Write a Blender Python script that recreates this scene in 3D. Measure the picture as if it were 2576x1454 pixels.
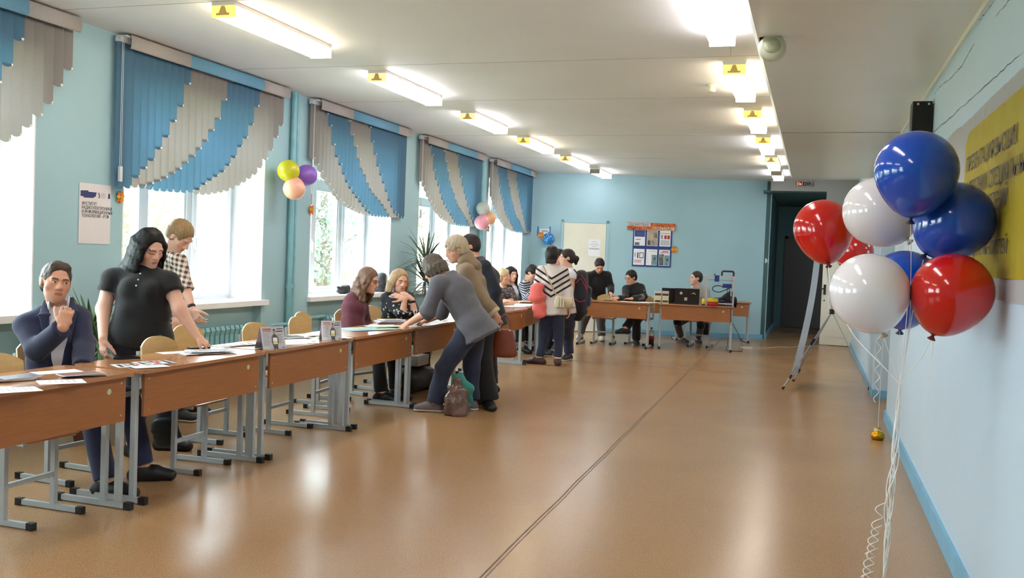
import bpy, bmesh, math, random
import numpy as np
from mathutils import Vector, Matrix

for o in list(bpy.data.objects): bpy.data.objects.remove(o, do_unlink=True)
SC = bpy.context.scene
COL = SC.collection
PI = math.pi

# ---------------------------------------------------------------- camera
CX, CY, FPX, CAMH = 1288.0, 727.0, 2348.83, 1.48
def _basis():
    vy = np.array([2048 - CX, 669 - CY, FPX]); vy /= np.linalg.norm(vy)
    vx = -np.array([-6000 - CX, 350 - CY, FPX]); vx /= np.linalg.norm(vx)
    vx -= vy * vx.dot(vy); vx /= np.linalg.norm(vx)
    return np.array([vx, vy, np.cross(vx, vy)]).T
RC = _basis()                       # camera coordinates (right, down, forward) from world
cam_d = bpy.data.cameras.new('camera'); cam = bpy.data.objects.new('camera', cam_d); COL.objects.link(cam)
cam_d.sensor_fit = 'HORIZONTAL'; cam_d.sensor_width = 36.0; cam_d.lens = FPX / 2576 * 36.0
cam_d.clip_start = 0.05; cam_d.clip_end = 300
_r, _u, _b = RC[0], -RC[1], -RC[2]
cam.matrix_world = Matrix(((_r[0], _u[0], _b[0], 0), (_r[1], _u[1], _b[1], 0), (_r[2], _u[2], _b[2], CAMH), (0, 0, 0, 1)))
SC.camera = cam

# ---------------------------------------------------------------- daylight, exposure
w = bpy.data.worlds.new('overcast_sky'); SC.world = w; w.use_nodes = True
bg = w.node_tree.nodes['Background']; bg.inputs[0].default_value = (0.83, 0.925, 1.0, 1); bg.inputs[1].default_value = 14.5
SC.view_settings.view_transform = 'Standard'; SC.view_settings.look = 'None'
SC.view_settings.gamma = 1.0; SC.view_settings.use_curve_mapping = False
SC.view_settings.exposure = 0.68
LAMP_E = 10.5                       # emission of the fluorescent diffusers

# ---------------------------------------------------------------- points measured in the room
def ray(px, py):
    return RC.T @ np.array([px - CX, py - CY, FPX])
def onz(px, py, z=0.0):
    d = ray(px, py); t = (z - CAMH) / d[2]; return Vector((t * d[0], t * d[1], z))
def onx(px, py, X):
    d = ray(px, py); t = X / d[0]; return Vector((X, t * d[1], CAMH + t * d[2]))
def ony(px, py, Y):
    d = ray(px, py); t = Y / d[1]; return Vector((t * d[0], Y, CAMH + t * d[2]))
def atd(px, py, dep):
    d = ray(px, py) * (dep / FPX); return Vector((d[0], d[1], CAMH + d[2]))
def depth_of(p):
    return float((RC @ np.array([p[0], p[1], p[2] - CAMH]))[2])

# ---------------------------------------------------------------- object helpers
def tag(o, label=None, cat=None, group=None, kind=None):
    if label: o['label'] = label
    if cat: o['category'] = cat
    if group: o['group'] = group
    if kind: o['kind'] = kind
    return o
def thing(name, label, cat, loc=(0, 0, 0), rz=0.0, group=None):
    o = bpy.data.objects.new(name, None); COL.objects.link(o)
    o.empty_display_size = 0.1; o.location = loc; o.rotation_euler = (0, 0, rz)
    return tag(o, label, cat, group)
def mesh_obj(name, me, mats, parent=None, smooth=None):
    if not isinstance(mats, (list, tuple)): mats = [mats]
    for m in mats: me.materials.append(m)
    if smooth is not None:
        for p in me.polygons: p.use_smooth = smooth
    o = bpy.data.objects.new(name, me); COL.objects.link(o)
    if parent is not None: o.parent = parent
    return o
def obj(name, bm, mats, parent=None, smooth=False, bevel=0.0, seg=2):
    if bevel > 0:
        bmesh.ops.bevel(bm, geom=[e for e in bm.edges if e.is_manifold and e.calc_face_angle(0) > 0.6], offset=bevel, segments=seg, affect='EDGES', clamp_overlap=True)
    bmesh.ops.recalc_face_normals(bm, faces=bm.faces[:])
    me = bpy.data.meshes.new(name); bm.to_mesh(me); bm.free()
    return mesh_obj(name, me, mats, parent, smooth)
def dup(root, loc=None, rz=None, label=None, group=None, parent=None):
    r = root.copy(); COL.objects.link(r)
    if parent is not None: r.parent = parent
    if loc is not None: r.location = loc
    if rz is not None: r.rotation_euler = (0, 0, rz)
    if label: r['label'] = label
    if group: r['group'] = group
    for ch in list(root.children): dup(ch, parent=r)
    return r
def NB(): return bmesh.new()
def box(bm, x0, x1, y0, y1, z0, z1, mat=0, M=None):
    v = [bm.verts.new((x, y, z)) for x in (x0, x1) for y in (y0, y1) for z in (z0, z1)]
    if M is not None:
        for q in v: q.co = M @ q.co
    fs = []
    for a in ((0, 1, 3, 2), (4, 6, 7, 5), (0, 4, 5, 1), (2, 3, 7, 6), (0, 2, 6, 4), (1, 5, 7, 3)):
        f = bm.faces.new([v[i] for i in a]); f.material_index = mat; fs.append(f)
    return fs
def frame_for(d):
    d = Vector(d).normalized(); a = Vector((0, 0, 1)) if abs(d.z) < 0.9 else Vector((1, 0, 0))
    u = d.cross(a).normalized(); return u, d.cross(u).normalized()
def tube(bm, pts, r, seg=8, mat=0, caps=True, flat=1.0):
    pts = [Vector(p) for p in pts]; n = len(pts)
    rr = r if isinstance(r, (list, tuple)) else [r] * n
    rings = []; pu = None
    for i, p in enumerate(pts):
        d = (pts[min(i + 1, n - 1)] - pts[max(i - 1, 0)])
        if d.length < 1e-9: d = Vector((0, 0, 1))
        d.normalize()
        if pu is None: u, v = frame_for(d)
        else:
            u = pu - d * pu.dot(d)
            u = u.normalized() if u.length > 1e-6 else frame_for(d)[0]
            v = d.cross(u)
        pu = u
        rings.append([bm.verts.new(p + (u * math.cos(2 * PI * k / seg) + v * math.sin(2 * PI * k / seg) * flat) * rr[i]) for k in range(seg)])
    for i in range(n - 1):
        for k in range(seg):
            f = bm.faces.new((rings[i][k], rings[i][(k + 1) % seg], rings[i + 1][(k + 1) % seg], rings[i + 1][k])); f.material_index = mat; f.smooth = True
    if caps:
        f = bm.faces.new(rings[0][::-1]); f.material_index = mat
        f = bm.faces.new(rings[-1]); f.material_index = mat
def sqbar(bm, a, b, w, h, mat=0, up=(0, 0, 1)):
    a, b = Vector(a), Vector(b); d = (b - a).normalized(); up = Vector(up)
    s = d.cross(up)
    if s.length < 1e-4: s = d.cross(Vector((1, 0, 0)))
    s.normalize(); t = s.cross(d)
    v = [bm.verts.new(p + s * x * w / 2 + t * y * h / 2) for p in (a, b) for x, y in ((-1, -1), (1, -1), (1, 1), (-1, 1))]
    for q in ((0, 1, 2, 3), (7, 6, 5, 4), (0, 4, 5, 1), (1, 5, 6, 2), (2, 6, 7, 3), (3, 7, 4, 0)):
        bm.faces.new([v[i] for i in q]).material_index = mat
def lathe(bm, prof, seg=24, mat=0, M=None):
    """prof: list of (r, z); closed at ends with r=0"""
    rings = []
    for r, z in prof:
        if r < 1e-6: rings.append([bm.verts.new((0, 0, z))])
        else: rings.append([bm.verts.new((r * math.cos(2 * PI * k / seg), r * math.sin(2 * PI * k / seg), z)) for k in range(seg)])
    for a, b in zip(rings[:-1], rings[1:]):
        for k in range(seg):
            q = [a[k % len(a)], a[(k + 1) % len(a)], b[(k + 1) % len(b)], b[k % len(b)]]
            q2 = []
            for x in q:
                if x not in q2: q2.append(x)
            if len(q2) > 2:
                f = bm.faces.new(q2); f.material_index = mat; f.smooth = True
    if M is not None:
        for ring in rings:
            for x in ring: x.co = M @ x.co
def prism(bm, pts2, z0, z1, mat=0, M=None):
    a = [bm.verts.new((x, y, z0)) for x, y in pts2]; b = [bm.verts.new((x, y, z1)) for x, y in pts2]
    n = len(pts2)
    bm.faces.new(a[::-1]).material_index = mat; bm.faces.new(b).material_index = mat
    for i in range(n):
        bm.faces.new((a[i], a[(i + 1) % n], b[(i + 1) % n], b[i])).material_index = mat
    if M is not None:
        for x in a + b: x.co = M @ x.co
def rrect(w, h, r, seg=4):
    out = []
    for cx, cy, a0 in ((w / 2 - r, h / 2 - r, 0), (-w / 2 + r, h / 2 - r, 90), (-w / 2 + r, -h / 2 + r, 180), (w / 2 - r, -h / 2 + r, 270)):
        for k in range(seg + 1):
            a = math.radians(a0 + 90 * k / seg); out.append((cx + r * math.cos(a), cy + r * math.sin(a)))
    return out
_fontcache = {}
def text_mesh(s, size, extrude=0.0, align='LEFT', spacing=1.0, line=1.0, xs=1.0):
    c = bpy.data.curves.new('lettering', 'FONT'); c.body = s; c.size = size; c.extrude = extrude; c.align_x = align
    c.space_character = spacing; c.space_line = line; c.resolution_u = 2
    o = bpy.data.objects.new('lettering', c); COL.objects.link(o)
    dg = bpy.context.evaluated_depsgraph_get()
    me = bpy.data.meshes.new_from_object(o.evaluated_get(dg))
    bpy.data.objects.remove(o); bpy.data.curves.remove(c)
    if xs != 1.0:
        for v in me.vertices: v.co.x *= xs
    me.materials.clear()
    return me
def put_text(s, size, mat, M, parent=None, align='LEFT', ext=0.0008, line=1.0, xs=1.0, name='lettering', bold=0.0):
    me = text_mesh(s, size, ext, align, 1.0, line, xs)
    me.transform(M)
    return mesh_obj(name, me, mat, parent)

# ---------------------------------------------------------------- materials
def srgb(r, g, b):
    f = lambda c: (c / 255 / 12.92) if c / 255 <= 0.04045 else ((c / 255 + 0.055) / 1.055) ** 2.4
    return (f(r), f(g), f(b), 1.0)
def mat(name, col, rough=0.5, metal=0.0, spec=0.5, trans=0.0, var=0.0, vscale=8.0, bump=0.0, bscale=60.0, stretch=None, emit=0.0, coat=0.0, sss=0.0, sheen=0.0):
    m = bpy.data.materials.new(name); m.use_nodes = True
    nt = m.node_tree; p = nt.nodes['Principled BSDF']
    c = srgb(*col) if max(col) > 1.001 else (*col, 1.0)
    p.inputs['Base Color'].default_value = c
    p.inputs['Roughness'].default_value = rough; p.inputs['Metallic'].default_value = metal
    p.inputs['Specular IOR Level'].default_value = spec
    p.inputs['Transmission Weight'].default_value = trans
    p.inputs['Coat Weight'].default_value = coat
    p.inputs['Sheen Weight'].default_value = sheen
    if sss > 0:
        p.inputs['Subsurface Weight'].default_value = sss; p.inputs['Subsurface Radius'].default_value = (0.02, 0.008, 0.004); p.inputs['Subsurface Scale'].default_value = 0.3
    if emit > 0:
        p.inputs['Emission Color'].default_value = c; p.inputs['Emission Strength'].default_value = emit
    if var > 0 or bump > 0:
        tc = nt.nodes.new('ShaderNodeTexCoord'); mp = nt.nodes.new('ShaderNodeMapping')
        nt.links.new(tc.outputs['Object'], mp.inputs['Vector'])
        if stretch: mp.inputs['Scale'].default_value = stretch
    if var > 0:
        n = nt.nodes.new('ShaderNodeTexNoise'); n.inputs['Scale'].default_value = vscale; n.inputs['Detail'].default_value = 5
        nt.links.new(mp.outputs[0], n.inputs['Vector'])
        r = nt.nodes.new('ShaderNodeValToRGB')
        r.color_ramp.elements[0].position = 0.3; r.color_ramp.elements[1].position = 0.7
        r.color_ramp.elements[0].color = (c[0] * (1 - var), c[1] * (1 - var), c[2] * (1 - var), 1)
        r.color_ramp.elements[1].color = (min(1, c[0] * (1 + var)), min(1, c[1] * (1 + var)), min(1, c[2] * (1 + var)), 1)
        nt.links.new(n.outputs['Fac'], r.inputs[0]); nt.links.new(r.outputs[0], p.inputs['Base Color'])
    if bump > 0:
        n2 = nt.nodes.new('ShaderNodeTexNoise'); n2.inputs['Scale'].default_value = bscale; n2.inputs['Detail'].default_value = 4
        nt.links.new(mp.outputs[0], n2.inputs['Vector'])
        b = nt.nodes.new('ShaderNodeBump'); b.inputs['Strength'].default_value = bump; b.inputs['Distance'].default_value = 0.01
        nt.links.new(n2.outputs['Fac'], b.inputs['Height']); nt.links.new(b.outputs[0], p.inputs['Normal'])
    return m
def translucent(name, col, amount=0.4, rough=0.7, var=0.06, vscale=60):
    m = mat(name, col, rough, var=var, vscale=vscale)
    nt = m.node_tree; p = nt.nodes['Principled BSDF']; out = nt.nodes['Material Output']
    t = nt.nodes.new('ShaderNodeBsdfTranslucent'); t.inputs[0].default_value = srgb(*col)
    mx = nt.nodes.new('ShaderNodeMixShader'); mx.inputs[0].default_value = amount
    nt.links.new(p.outputs[0], mx.inputs[1]); nt.links.new(t.outputs[0], mx.inputs[2]); nt.links.new(mx.outputs[0], out.inputs[0])
    return m

PAINT = mat('wall_paint', (164, 199, 209), 0.55, var=0.035, vscale=1.3, bump=0.05, bscale=35)
PAINT_R = mat('wall_paint_pale', (192, 212, 227), 0.5, var=0.03, vscale=1.1, bump=0.05, bscale=30)  # same wall paint, lightened in colour for the glare on this wall
BASEB = mat('baseboard_paint', (120, 178, 208), 0.45, var=0.08, vscale=6)
CEIL = mat('ceiling_whitewash', (230, 226, 224), 0.6, var=0.025, vscale=1.5, bump=0.03, bscale=20)
CEILG = mat('ceiling_gloss_paint', (234, 232, 226), 0.32, var=0.02, vscale=2)
WHITE = mat('white_plastic', (216, 219, 224), 0.35)
SILLW = mat('sill_plastic', (240, 240, 240), 0.3)
REVEAL = mat('reveal_plaster', (238, 239, 242), 0.7)
PIPEP = mat('pipe_paint', (134, 188, 198), 0.35, var=0.08, vscale=12)
TUBE = mat('grey_tube', (176, 182, 184), 0.35, spec=0.6, var=0.04, vscale=20)
CAPB = mat('black_cap', (22, 22, 24), 0.45)
BLACK = mat('black_plastic', (20, 20, 22), 0.4)
BLACKM = mat('black_matte', (18, 18, 20), 0.75)
PAPER = mat('paper_white', (240, 240, 242), 0.6)
INK = mat('ink_black', (40, 40, 48), 0.6)
INKG = mat('ink_grey', (164, 164, 172), 0.6)
INKR = mat('ink_red', (190, 60, 60), 0.6)
INKB = mat('ink_navy', (40, 55, 110), 0.5)
CHROME = mat('chrome', (200, 200, 205), 0.2, metal=1.0)
CREAM = mat('cream_door_paint', (232, 226, 208), 0.45, var=0.03, vscale=3)
DARKD = mat('dark_door', (30, 28, 30), 0.4, var=0.1, vscale=5)
def wood(name, col, rough=0.35, scale=1.0, axis=(2, 14, 14), var=0.12, coat=0.2):
    m = mat(name, col, rough, var=var, vscale=4 * scale, stretch=axis, coat=coat)
    return m
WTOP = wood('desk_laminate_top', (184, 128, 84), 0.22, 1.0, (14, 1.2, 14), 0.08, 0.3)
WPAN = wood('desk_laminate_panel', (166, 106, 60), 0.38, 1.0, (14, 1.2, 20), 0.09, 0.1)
PLY = wood('birch_plywood', (214, 178, 118), 0.4, 1.0, (14, 2.0, 14), 0.08, 0.2)
PLYE = mat('plywood_edge', (240, 228, 200), 0.5)

# floor linoleum: speckled tan brown, worn gloss
def floor_mat():
    m = mat('linoleum', (160, 118, 88), 0.22, spec=0.33)
    nt = m.node_tree; p = nt.nodes['Principled BSDF']
    tc = nt.nodes.new('ShaderNodeTexCoord')
    n1 = nt.nodes.new('ShaderNodeTexNoise'); n1.inputs['Scale'].default_value = 150; n1.inputs['Detail'].default_value = 2
    n2 = nt.nodes.new('ShaderNodeTexNoise'); n2.inputs['Scale'].default_value = 1.1; n2.inputs['Detail'].default_value = 6
    n3 = nt.nodes.new('ShaderNodeTexNoise'); n3.inputs['Scale'].default_value = 28; n3.inputs['Detail'].default_value = 4
    for n in (n1, n2, n3): nt.links.new(tc.outputs['Object'], n.inputs['Vector'])
    r1 = nt.nodes.new('ShaderNodeValToRGB'); e = r1.color_ramp.elements
    e[0].position = 0.36; e[0].color = srgb(150, 113, 77); e[1].position = 0.66; e[1].color = srgb(182, 144, 102)
    k = r1.color_ramp.elements.new(0.5); k.color = srgb(166, 128, 89)
    nt.links.new(n1.outputs['Fac'], r1.inputs[0])
    r3 = nt.nodes.new('ShaderNodeValToRGB'); e = r3.color_ramp.elements
    e[0].position = 0.35; e[0].color = (0.96, 0.955, 0.95, 1); e[1].position = 0.65; e[1].color = (1.02, 1.02, 1.02, 1)
    nt.links.new(n3.outputs['Fac'], r3.inputs[0])
    r2 = nt.nodes.new('ShaderNodeValToRGB'); e = r2.color_ramp.elements
    e[0].position = 0.3; e[0].color = (0.95, 0.945, 0.94, 1); e[1].position = 0.7; e[1].color = (1.04, 1.04, 1.04, 1)
    nt.links.new(n2.outputs['Fac'], r2.inputs[0])
    mx = nt.nodes.new('ShaderNodeMixRGB'); mx.blend_type = 'MULTIPLY'; mx.inputs[0].default_value = 1
    nt.links.new(r1.outputs[0], mx.inputs[1]); nt.links.new(r2.outputs[0], mx.inputs[2])
    mx2 = nt.nodes.new('ShaderNodeMixRGB'); mx2.blend_type = 'MULTIPLY'; mx2.inputs[0].default_value = 1
    nt.links.new(mx.outputs[0], mx2.inputs[1]); nt.links.new(r3.outputs[0], mx2.inputs[2])
    nt.links.new(mx2.outputs[0], p.inputs['Base Color'])
    mr = nt.nodes.new('ShaderNodeMapRange'); mr.inputs['From Min'].default_value = 0.3; mr.inputs['From Max'].default_value = 0.7
    mr.inputs['To Min'].default_value = 0.235; mr.inputs['To Max'].default_value = 0.265
    nt.links.new(n2.outputs['Fac'], mr.inputs[0]); nt.links.new(mr.outputs[0], p.inputs['Roughness'])
    b = nt.nodes.new('ShaderNodeBump'); b.inputs['Strength'].default_value = 0.02; b.inputs['Distance'].default_value = 0.02
    n4 = nt.nodes.new('ShaderNodeTexNoise'); n4.inputs['Scale'].default_value = 3.0; n4.inputs['Detail'].default_value = 2
    nt.links.new(tc.outputs['Object'], n4.inputs['Vector'])
    nt.links.new(n4.outputs['Fac'], b.inputs['Height']); nt.links.new(b.outputs[0], p.inputs['Normal'])
    return m
LINO = floor_mat()
# ================================================================ SETTING
XL, XR, H, HL = -5.35, 0.735, 3.10, 2.80
XF = -5.80                                   # outer face of the window wall
WIN = [(-2.64, -0.6), (0.32, 2.38), (3.28, 5.34), (6.24, 8.28), (9.20, 11.28), (12.16, 14.24), (15.08, 17.12)]
ZS, ZW = 0.86, 2.78                          # under the sill, window head
Y0 = -4.0
def struct(o): o['kind'] = 'structure'; return o

bm = NB(); box(bm, XF, 2.4, Y0 - 0.2, 24.0, -0.12, 0.0)
floor = struct(obj('floor', bm, LINO))
# welded seams in the linoleum
SEAM = mat('linoleum_weld', (96, 76, 46), 0.5)
SEAM2 = mat('linoleum_weld_light', (128, 98, 72), 0.45)
a, b = onz(1205, 1454), onz(1690, 975); d = (b - a).normalized()
for off, m, wd in ((0.0, SEAM, 0.008), (0.02, SEAM2, 0.007)):
    bm = NB(); n = 40
    p0 = a - d * 3.0; 
    pr = []
    for i in range(n + 1):
        p = p0 + d * (20.0 * i / n); jit = 0.004 * math.sin(i * 2.3)
        pr.append((bm.verts.new((p.x + off - wd / 2 + jit, p.y, 0.0012)), bm.verts.new((p.x + off + wd / 2 + jit, p.y, 0.0012))))
    for q, r in zip(pr[:-1], pr[1:]): bm.faces.new((q[0], q[1], r[1], r[0]))
    obj('seam', bm, m, floor)
bm = NB(); box(bm, -5.3, 0.7, 12.86, 12.866, 0, 0.0012); obj('seam', bm, SEAM2, floor)

# ceiling: whitewashed slab over the hall, lowered glossy soffit along the right side
bm = NB(); box(bm, XF, -0.40, Y0 - 0.2, 19.6, H, H + 0.2)
box(bm, -0.40, 2.4, 14.75, 24.0, H, H + 0.2)
ceiling = struct(obj('ceiling', bm, CEIL))
for yy in (2.6, 5.42, 7.55, 9.4, 12.2, 15.0):          # grey joint lines between the slabs
    bm = NB(); box(bm, -5.2, -0.45, yy - 0.003, yy + 0.003, H - 0.0012, H + 0.001); obj('slab_joint', bm, mat('joint_shadow', (168, 160, 152), 0.9), ceiling)
bm = NB()
prof = [(-0.405, 3.12), (-0.405, 2.825), (-0.38, 2.80), (2.4, 2.80), (2.4, 3.12)]
for ya, yb in ((Y0 - 0.2, 9.748), (9.752, 14.75)):
    f0 = [bm.verts.new((x, ya, z)) for x, z in prof]; f1 = [bm.verts.new((x, yb, z)) for x, z in prof]
    for i in range(len(prof)): bm.faces.new((f0[i], f0[(i + 1) % 5], f1[(i + 1) % 5], f1[i]))
    bm.faces.new(f0); bm.faces.new(f1[::-1])
soffit = struct(obj('ceiling_soffit', bm, CEILG))
bm = NB(); box(bm, -0.38, 0.735, 9.735, 9.765, HL - 0.004, HL + 0.01); obj('joint_strip', bm, mat('soffit_joint', (180, 178, 172), 0.6), soffit)

# left wall with deep window openings
bm = NB(); edges = [Y0 - 0.2] + [v for w_ in WIN for v in w_] + [18.2]
for i in range(0, len(edges), 2): box(bm, XF, XL, edges[i], edges[i + 1], 0, H)
for ya, yb in WIN:
    box(bm, XF, XL, ya, yb, ZW, H); box(bm, XF, XL - 0.10, ya, yb, 0, ZS)
wall_left = struct(obj('wall_left', bm, PAINT))
# white plastered reveals of the windows, sill boards, windows
for k, (ya, yb) in enumerate(WIN):
    n = [6, 7, 1, 2, 3, 4, 5][k]
    t = bpy.data.objects.new('window_%d' % n, None); COL.objects.link(t); t.location = (XL, ya, 0); struct(t)
    def LB(bm, x0, x1, y0, y1, z0, z1): box(bm, x0 - XL, x1 - XL, y0 - ya, y1 - ya, z0, z1)
    for y0, y1 in ((ya, ya + 0.012), (yb - 0.012, yb)):
        bm = NB(); LB(bm, -5.74, XL + 0.001, y0, y1, ZS, ZW); obj('reveal', bm, REVEAL, t)
    bm = NB(); LB(bm, -5.74, XL + 0.001, ya, yb, ZW - 0.012, ZW); obj('reveal', bm, REVEAL, t)
    bm = NB(); LB(bm, -5.72, XL + 0.055, ya - 0.03, yb + 0.06, ZS, 0.912); obj('sill_board', bm, SILLW, t, bevel=0.008)
    # frame: outer frame, transom, mullions, sashes
    fx0, fx1 = -5.79, -5.72; zt = 2.18
    bm = NB()
    LB(bm, fx0, fx1, ya, ya + 0.07, 0.912, ZW); LB(bm, fx0, fx1, yb - 0.07, yb, 0.912, ZW)
    W = yb - ya; c1, c2 = ya + W * 0.345, ya + W * 0.655
    for c in (c1, c2): LB(bm, fx0, fx1, c - 0.035, c + 0.035, 0.912, ZW)
    for u0, u1 in ((ya + 0.07, c1 - 0.035), (c1 + 0.035, c2 - 0.035), (c2 + 0.035, yb - 0.07)):
        for z0, z1 in ((0.912, 0.96), (ZW - 0.07, ZW), (zt, zt + 0.07)): LB(bm, fx0, fx1 - 0.001, u0, u1, z0, z1)
    obj('window_frame', bm, WHITE, t)
    cols = [(ya + 0.07, c1 - 0.035), (c1 + 0.035, c2 - 0.035), (c2 + 0.035, yb - 0.07)]
    for ci, (u0, u1) in enumerate(cols):
        for z0, z1 in ((0.96, zt), (zt + 0.07, ZW - 0.07)):
            bm = NB(); sw = 0.055 if ci != 1 else 0.03; x0, x1 = -5.775, -5.70 if ci != 1 else -5.73
            LB(bm, x0, x1, u0, u0 + sw, z0, z1); LB(bm, x0, x1, u1 - sw, u1, z0, z1); LB(bm, x0, x1 - 0.001, u0 + sw, u1 - sw, z0, z0 + sw); LB(bm, x0, x1 - 0.001, u0 + sw, u1 - sw, z1 - sw, z1)
            s = obj('sash', bm, WHITE, t)
            bm = NB(); LB(bm, -5.752, -5.746, u0 + sw, u1 - sw, z0 + sw, z1 - sw)
            GLS = bpy.data.materials.get('window_glass')
            if GLS is None:
                GLS = bpy.data.materials.new('window_glass'); GLS.use_nodes = True; nt = GLS.node_tree
                nt.nodes.remove(nt.nodes['Principled BSDF'])
                tr = nt.nodes.new('ShaderNodeBsdfTransparent'); gl = nt.nodes.new('ShaderNodeBsdfGlossy'); gl.inputs['Roughness'].default_value = 0.02
                mx = nt.nodes.new('ShaderNodeMixShader'); mx.inputs[0].default_value = 0.07
                tr.inputs[0].default_value = (0.93, 0.96, 0.95, 1)
                nt.links.new(tr.outputs[0], mx.inputs[1]); nt.links.new(gl.outputs[0], mx.inputs[2])
                nt.links.new(mx.outputs[0], nt.nodes['Material Output'].inputs[0])
            obj('pane', bm, GLS, s)
            if ci != 1 and z0 < 1:
                bm = NB(); hy = u0 + 0.028 if ci == 2 else u1 - 0.028
                LB(bm, -5.70, -5.688, hy - 0.012, hy + 0.012, 1.42, 1.56); LB(bm, -5.688, -5.675, hy - 0.009, hy + 0.009, 1.40, 1.53)
                obj('window_handle', bm, WHITE, s)

# far wall (runs askew), its door, corridor opening
BO, BE = Vector((-5.35, 17.66, 0)), Vector((-0.85, 19.05, 0))
BD = (BE - BO).normalized(); BN = Vector((BD.y, -BD.x, 0)); BA = math.atan2(BD.y, BD.x)
BL = (BE - BO).length
MB_ = Matrix.Translation(BO) @ Matrix.Rotation(BA, 4, 'Z')          # wall frame: x along, -y towards the hall
def WB(bm, u0, u1, d0, d1, z0, z1, mat=0): box(bm, u0, u1, -d1, -d0, z0, z1, mat, MB_)
bm = NB(); WB(bm, -0.3, 0.64, -0.2, 0, 0, H); WB(bm, 1.50, BL, -0.2, 0, 0, H); WB(bm, 0.64, 1.50, -0.2, 0, 2.16, H); WB(bm, 0.64, 1.50, -0.2, -0.12, 0, 2.16)
wall_far = struct(obj('wall_far', bm, PAINT))
bm = NB(); WB(bm, 0.05, 0.60, 0, 0.014, 0, 0.085); WB(bm, 1.56, BL + 0.014, 0, 0.014, 0, 0.085); WB(bm, BL, BL + 0.014, -0.2, 0.014, 0, 0.085)
struct(obj('baseboard_far', bm, BASEB, bevel=0.004))
t = bpy.data.objects.new('door_1', None); COL.objects.link(t); t.matrix_world = MB_; struct(t)
bm = NB(); box(bm, 0.655, 1.485, -0.004, 0.04, 0.01, 2.145); leaf = obj('door_leaf', bm, CREAM, t, bevel=0.004)
bm = NB(); box(bm, 0.60, 0.652, -0.012, 0.05, 0, 2.20); box(bm, 1.488, 1.545, -0.012, 0.05, 0, 2.20); box(bm, 0.60, 1.545, -0.012, 0.05, 2.148, 2.20)
obj('door_frame', bm, PAINT, t)
bm = NB(); tube(bm, [(0.72, -0.004, 1.02), (0.72, -0.05, 1.02), (0.84, -0.05, 1.02)], 0.009, 8); obj('door_handle', bm, CHROME, leaf)
bm = NB(); box(bm, 1.545, 1.552, -0.003, 0.0, 0, 3.1); obj('cable_channel', bm, PAINT, wall_far)

# right wall: paint lightened for glare, stops at the recess, goes on behind it
bm = NB(); box(bm, XR, XR + 0.25, Y0 - 0.2, 9.73, 0, H); box(bm, XR - 0.02, 2.2, 11.42, 11.6, 0, H); box(bm, XR - 0.02, XR + 0.25, 11.6, 18.5, 0, H); box(bm, 2.2, 2.4, 9.0, 11.6, 0, H); box(bm, XR + 0.25, 2.2, 9.55, 9.73, 0, H)
wall_right = struct(obj('wall_right', bm, PAINT_R))
bm = NB(); box(bm, XR - 0.02, XR, Y0, 9.73, 0, 0.108); box(bm, XR - 0.02, XR + 0.25, 9.73, 9.745, 0, 0.10)
struct(obj('baseboard_right', bm, BASEB, bevel=0.006))
bm = NB(); box(bm, XR - 0.034, XR - 0.02, 11.42, 18.4, 0, 0.09); box(bm, XR - 0.034, 2.2, 11.405, 11.42, 0, 0.09)
struct(obj('baseboard_recess', bm, BASEB, bevel=0.004))
# hairline cracks in the plaster of the right wall
CRK = mat('plaster_crack', (86, 100, 108), 0.9)
def crack(pix, wd, seedv, parent=wall_right):
    rnd = random.Random(seedv); bm = NB(); P = [onx(px, py, XR) for px, py in pix]
    pts = []
    for q, r in zip(P[:-1], P[1:]):
        for i in range(8):
            p = q.lerp(r, i / 8); pts.append(Vector((XR - 0.0012, p.y + rnd.uniform(-.004, .004), p.z + rnd.uniform(-.006, .006))))
    pts.append(P[-1]); pts[-1].x = XR - 0.0012; pv = None
    for i, p in enumerate(pts):
        hw = wd * rnd.uniform(0.25, 1.0) * (0.3 if i in (0, len(pts) - 1) else 1)
        c = (bm.verts.new(p - Vector((0, 0, hw))), bm.verts.new(p + Vector((0, 0, hw))))
        if pv: bm.faces.new((pv[0], pv[1], c[1], c[0]))
        pv = c
    obj('crack', bm, CRK, parent)
crack([(2345, 335), (2420, 270), (2500, 196), (2576, 130)], 0.0035, 1)
crack([(2349, 262), (2352, 235), (2362, 220), (2395, 195), (2420, 165), (2440, 128), (2452, 108)], 0.003, 2)
crack([(2462, 54), (2490, 18), (2500, 5)], 0.0025, 3)
crack([(2505, 40), (2540, 0)], 0.0025, 4)
crack([(2355, 215), (2360, 195)], 0.003, 5)
bm = NB(); box(bm, XR - 0.012, XR, Y0, 9.7, 2.765, 2.80); obj('cornice_strip', bm, CEILG, wall_right)

# hall behind the camera
bm = NB(); box(bm, XF, 2.4, Y0 - 0.2, Y0, 0, H); struct(obj('wall_rear', bm, PAINT))
# end of the hall on the right: header, white door, dark corridor
bm = NB(); box(bm, -0.86, 0.16, 18.5, 18.66, 2.88, H); box(bm, 0.16, XR + 0.3, 18.5, 18.66, 0, H)
struct(obj('wall_header', bm, mat('header_paint', (150, 150, 146), 0.5)))
DIM = mat('corridor_paint', (58, 92, 96), 0.6)  # wall teal darkened in the colour to stand for the unlit corridor
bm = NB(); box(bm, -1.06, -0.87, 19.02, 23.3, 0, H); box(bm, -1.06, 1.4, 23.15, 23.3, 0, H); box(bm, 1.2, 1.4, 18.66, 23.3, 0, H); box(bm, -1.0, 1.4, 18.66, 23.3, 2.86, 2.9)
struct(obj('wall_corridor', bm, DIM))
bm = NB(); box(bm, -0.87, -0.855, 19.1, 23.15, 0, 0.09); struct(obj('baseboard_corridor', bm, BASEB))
t = bpy.data.objects.new('door_2', None); COL.objects.link(t); t.location = (-0.62, 23.1, 0); struct(t)
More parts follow.
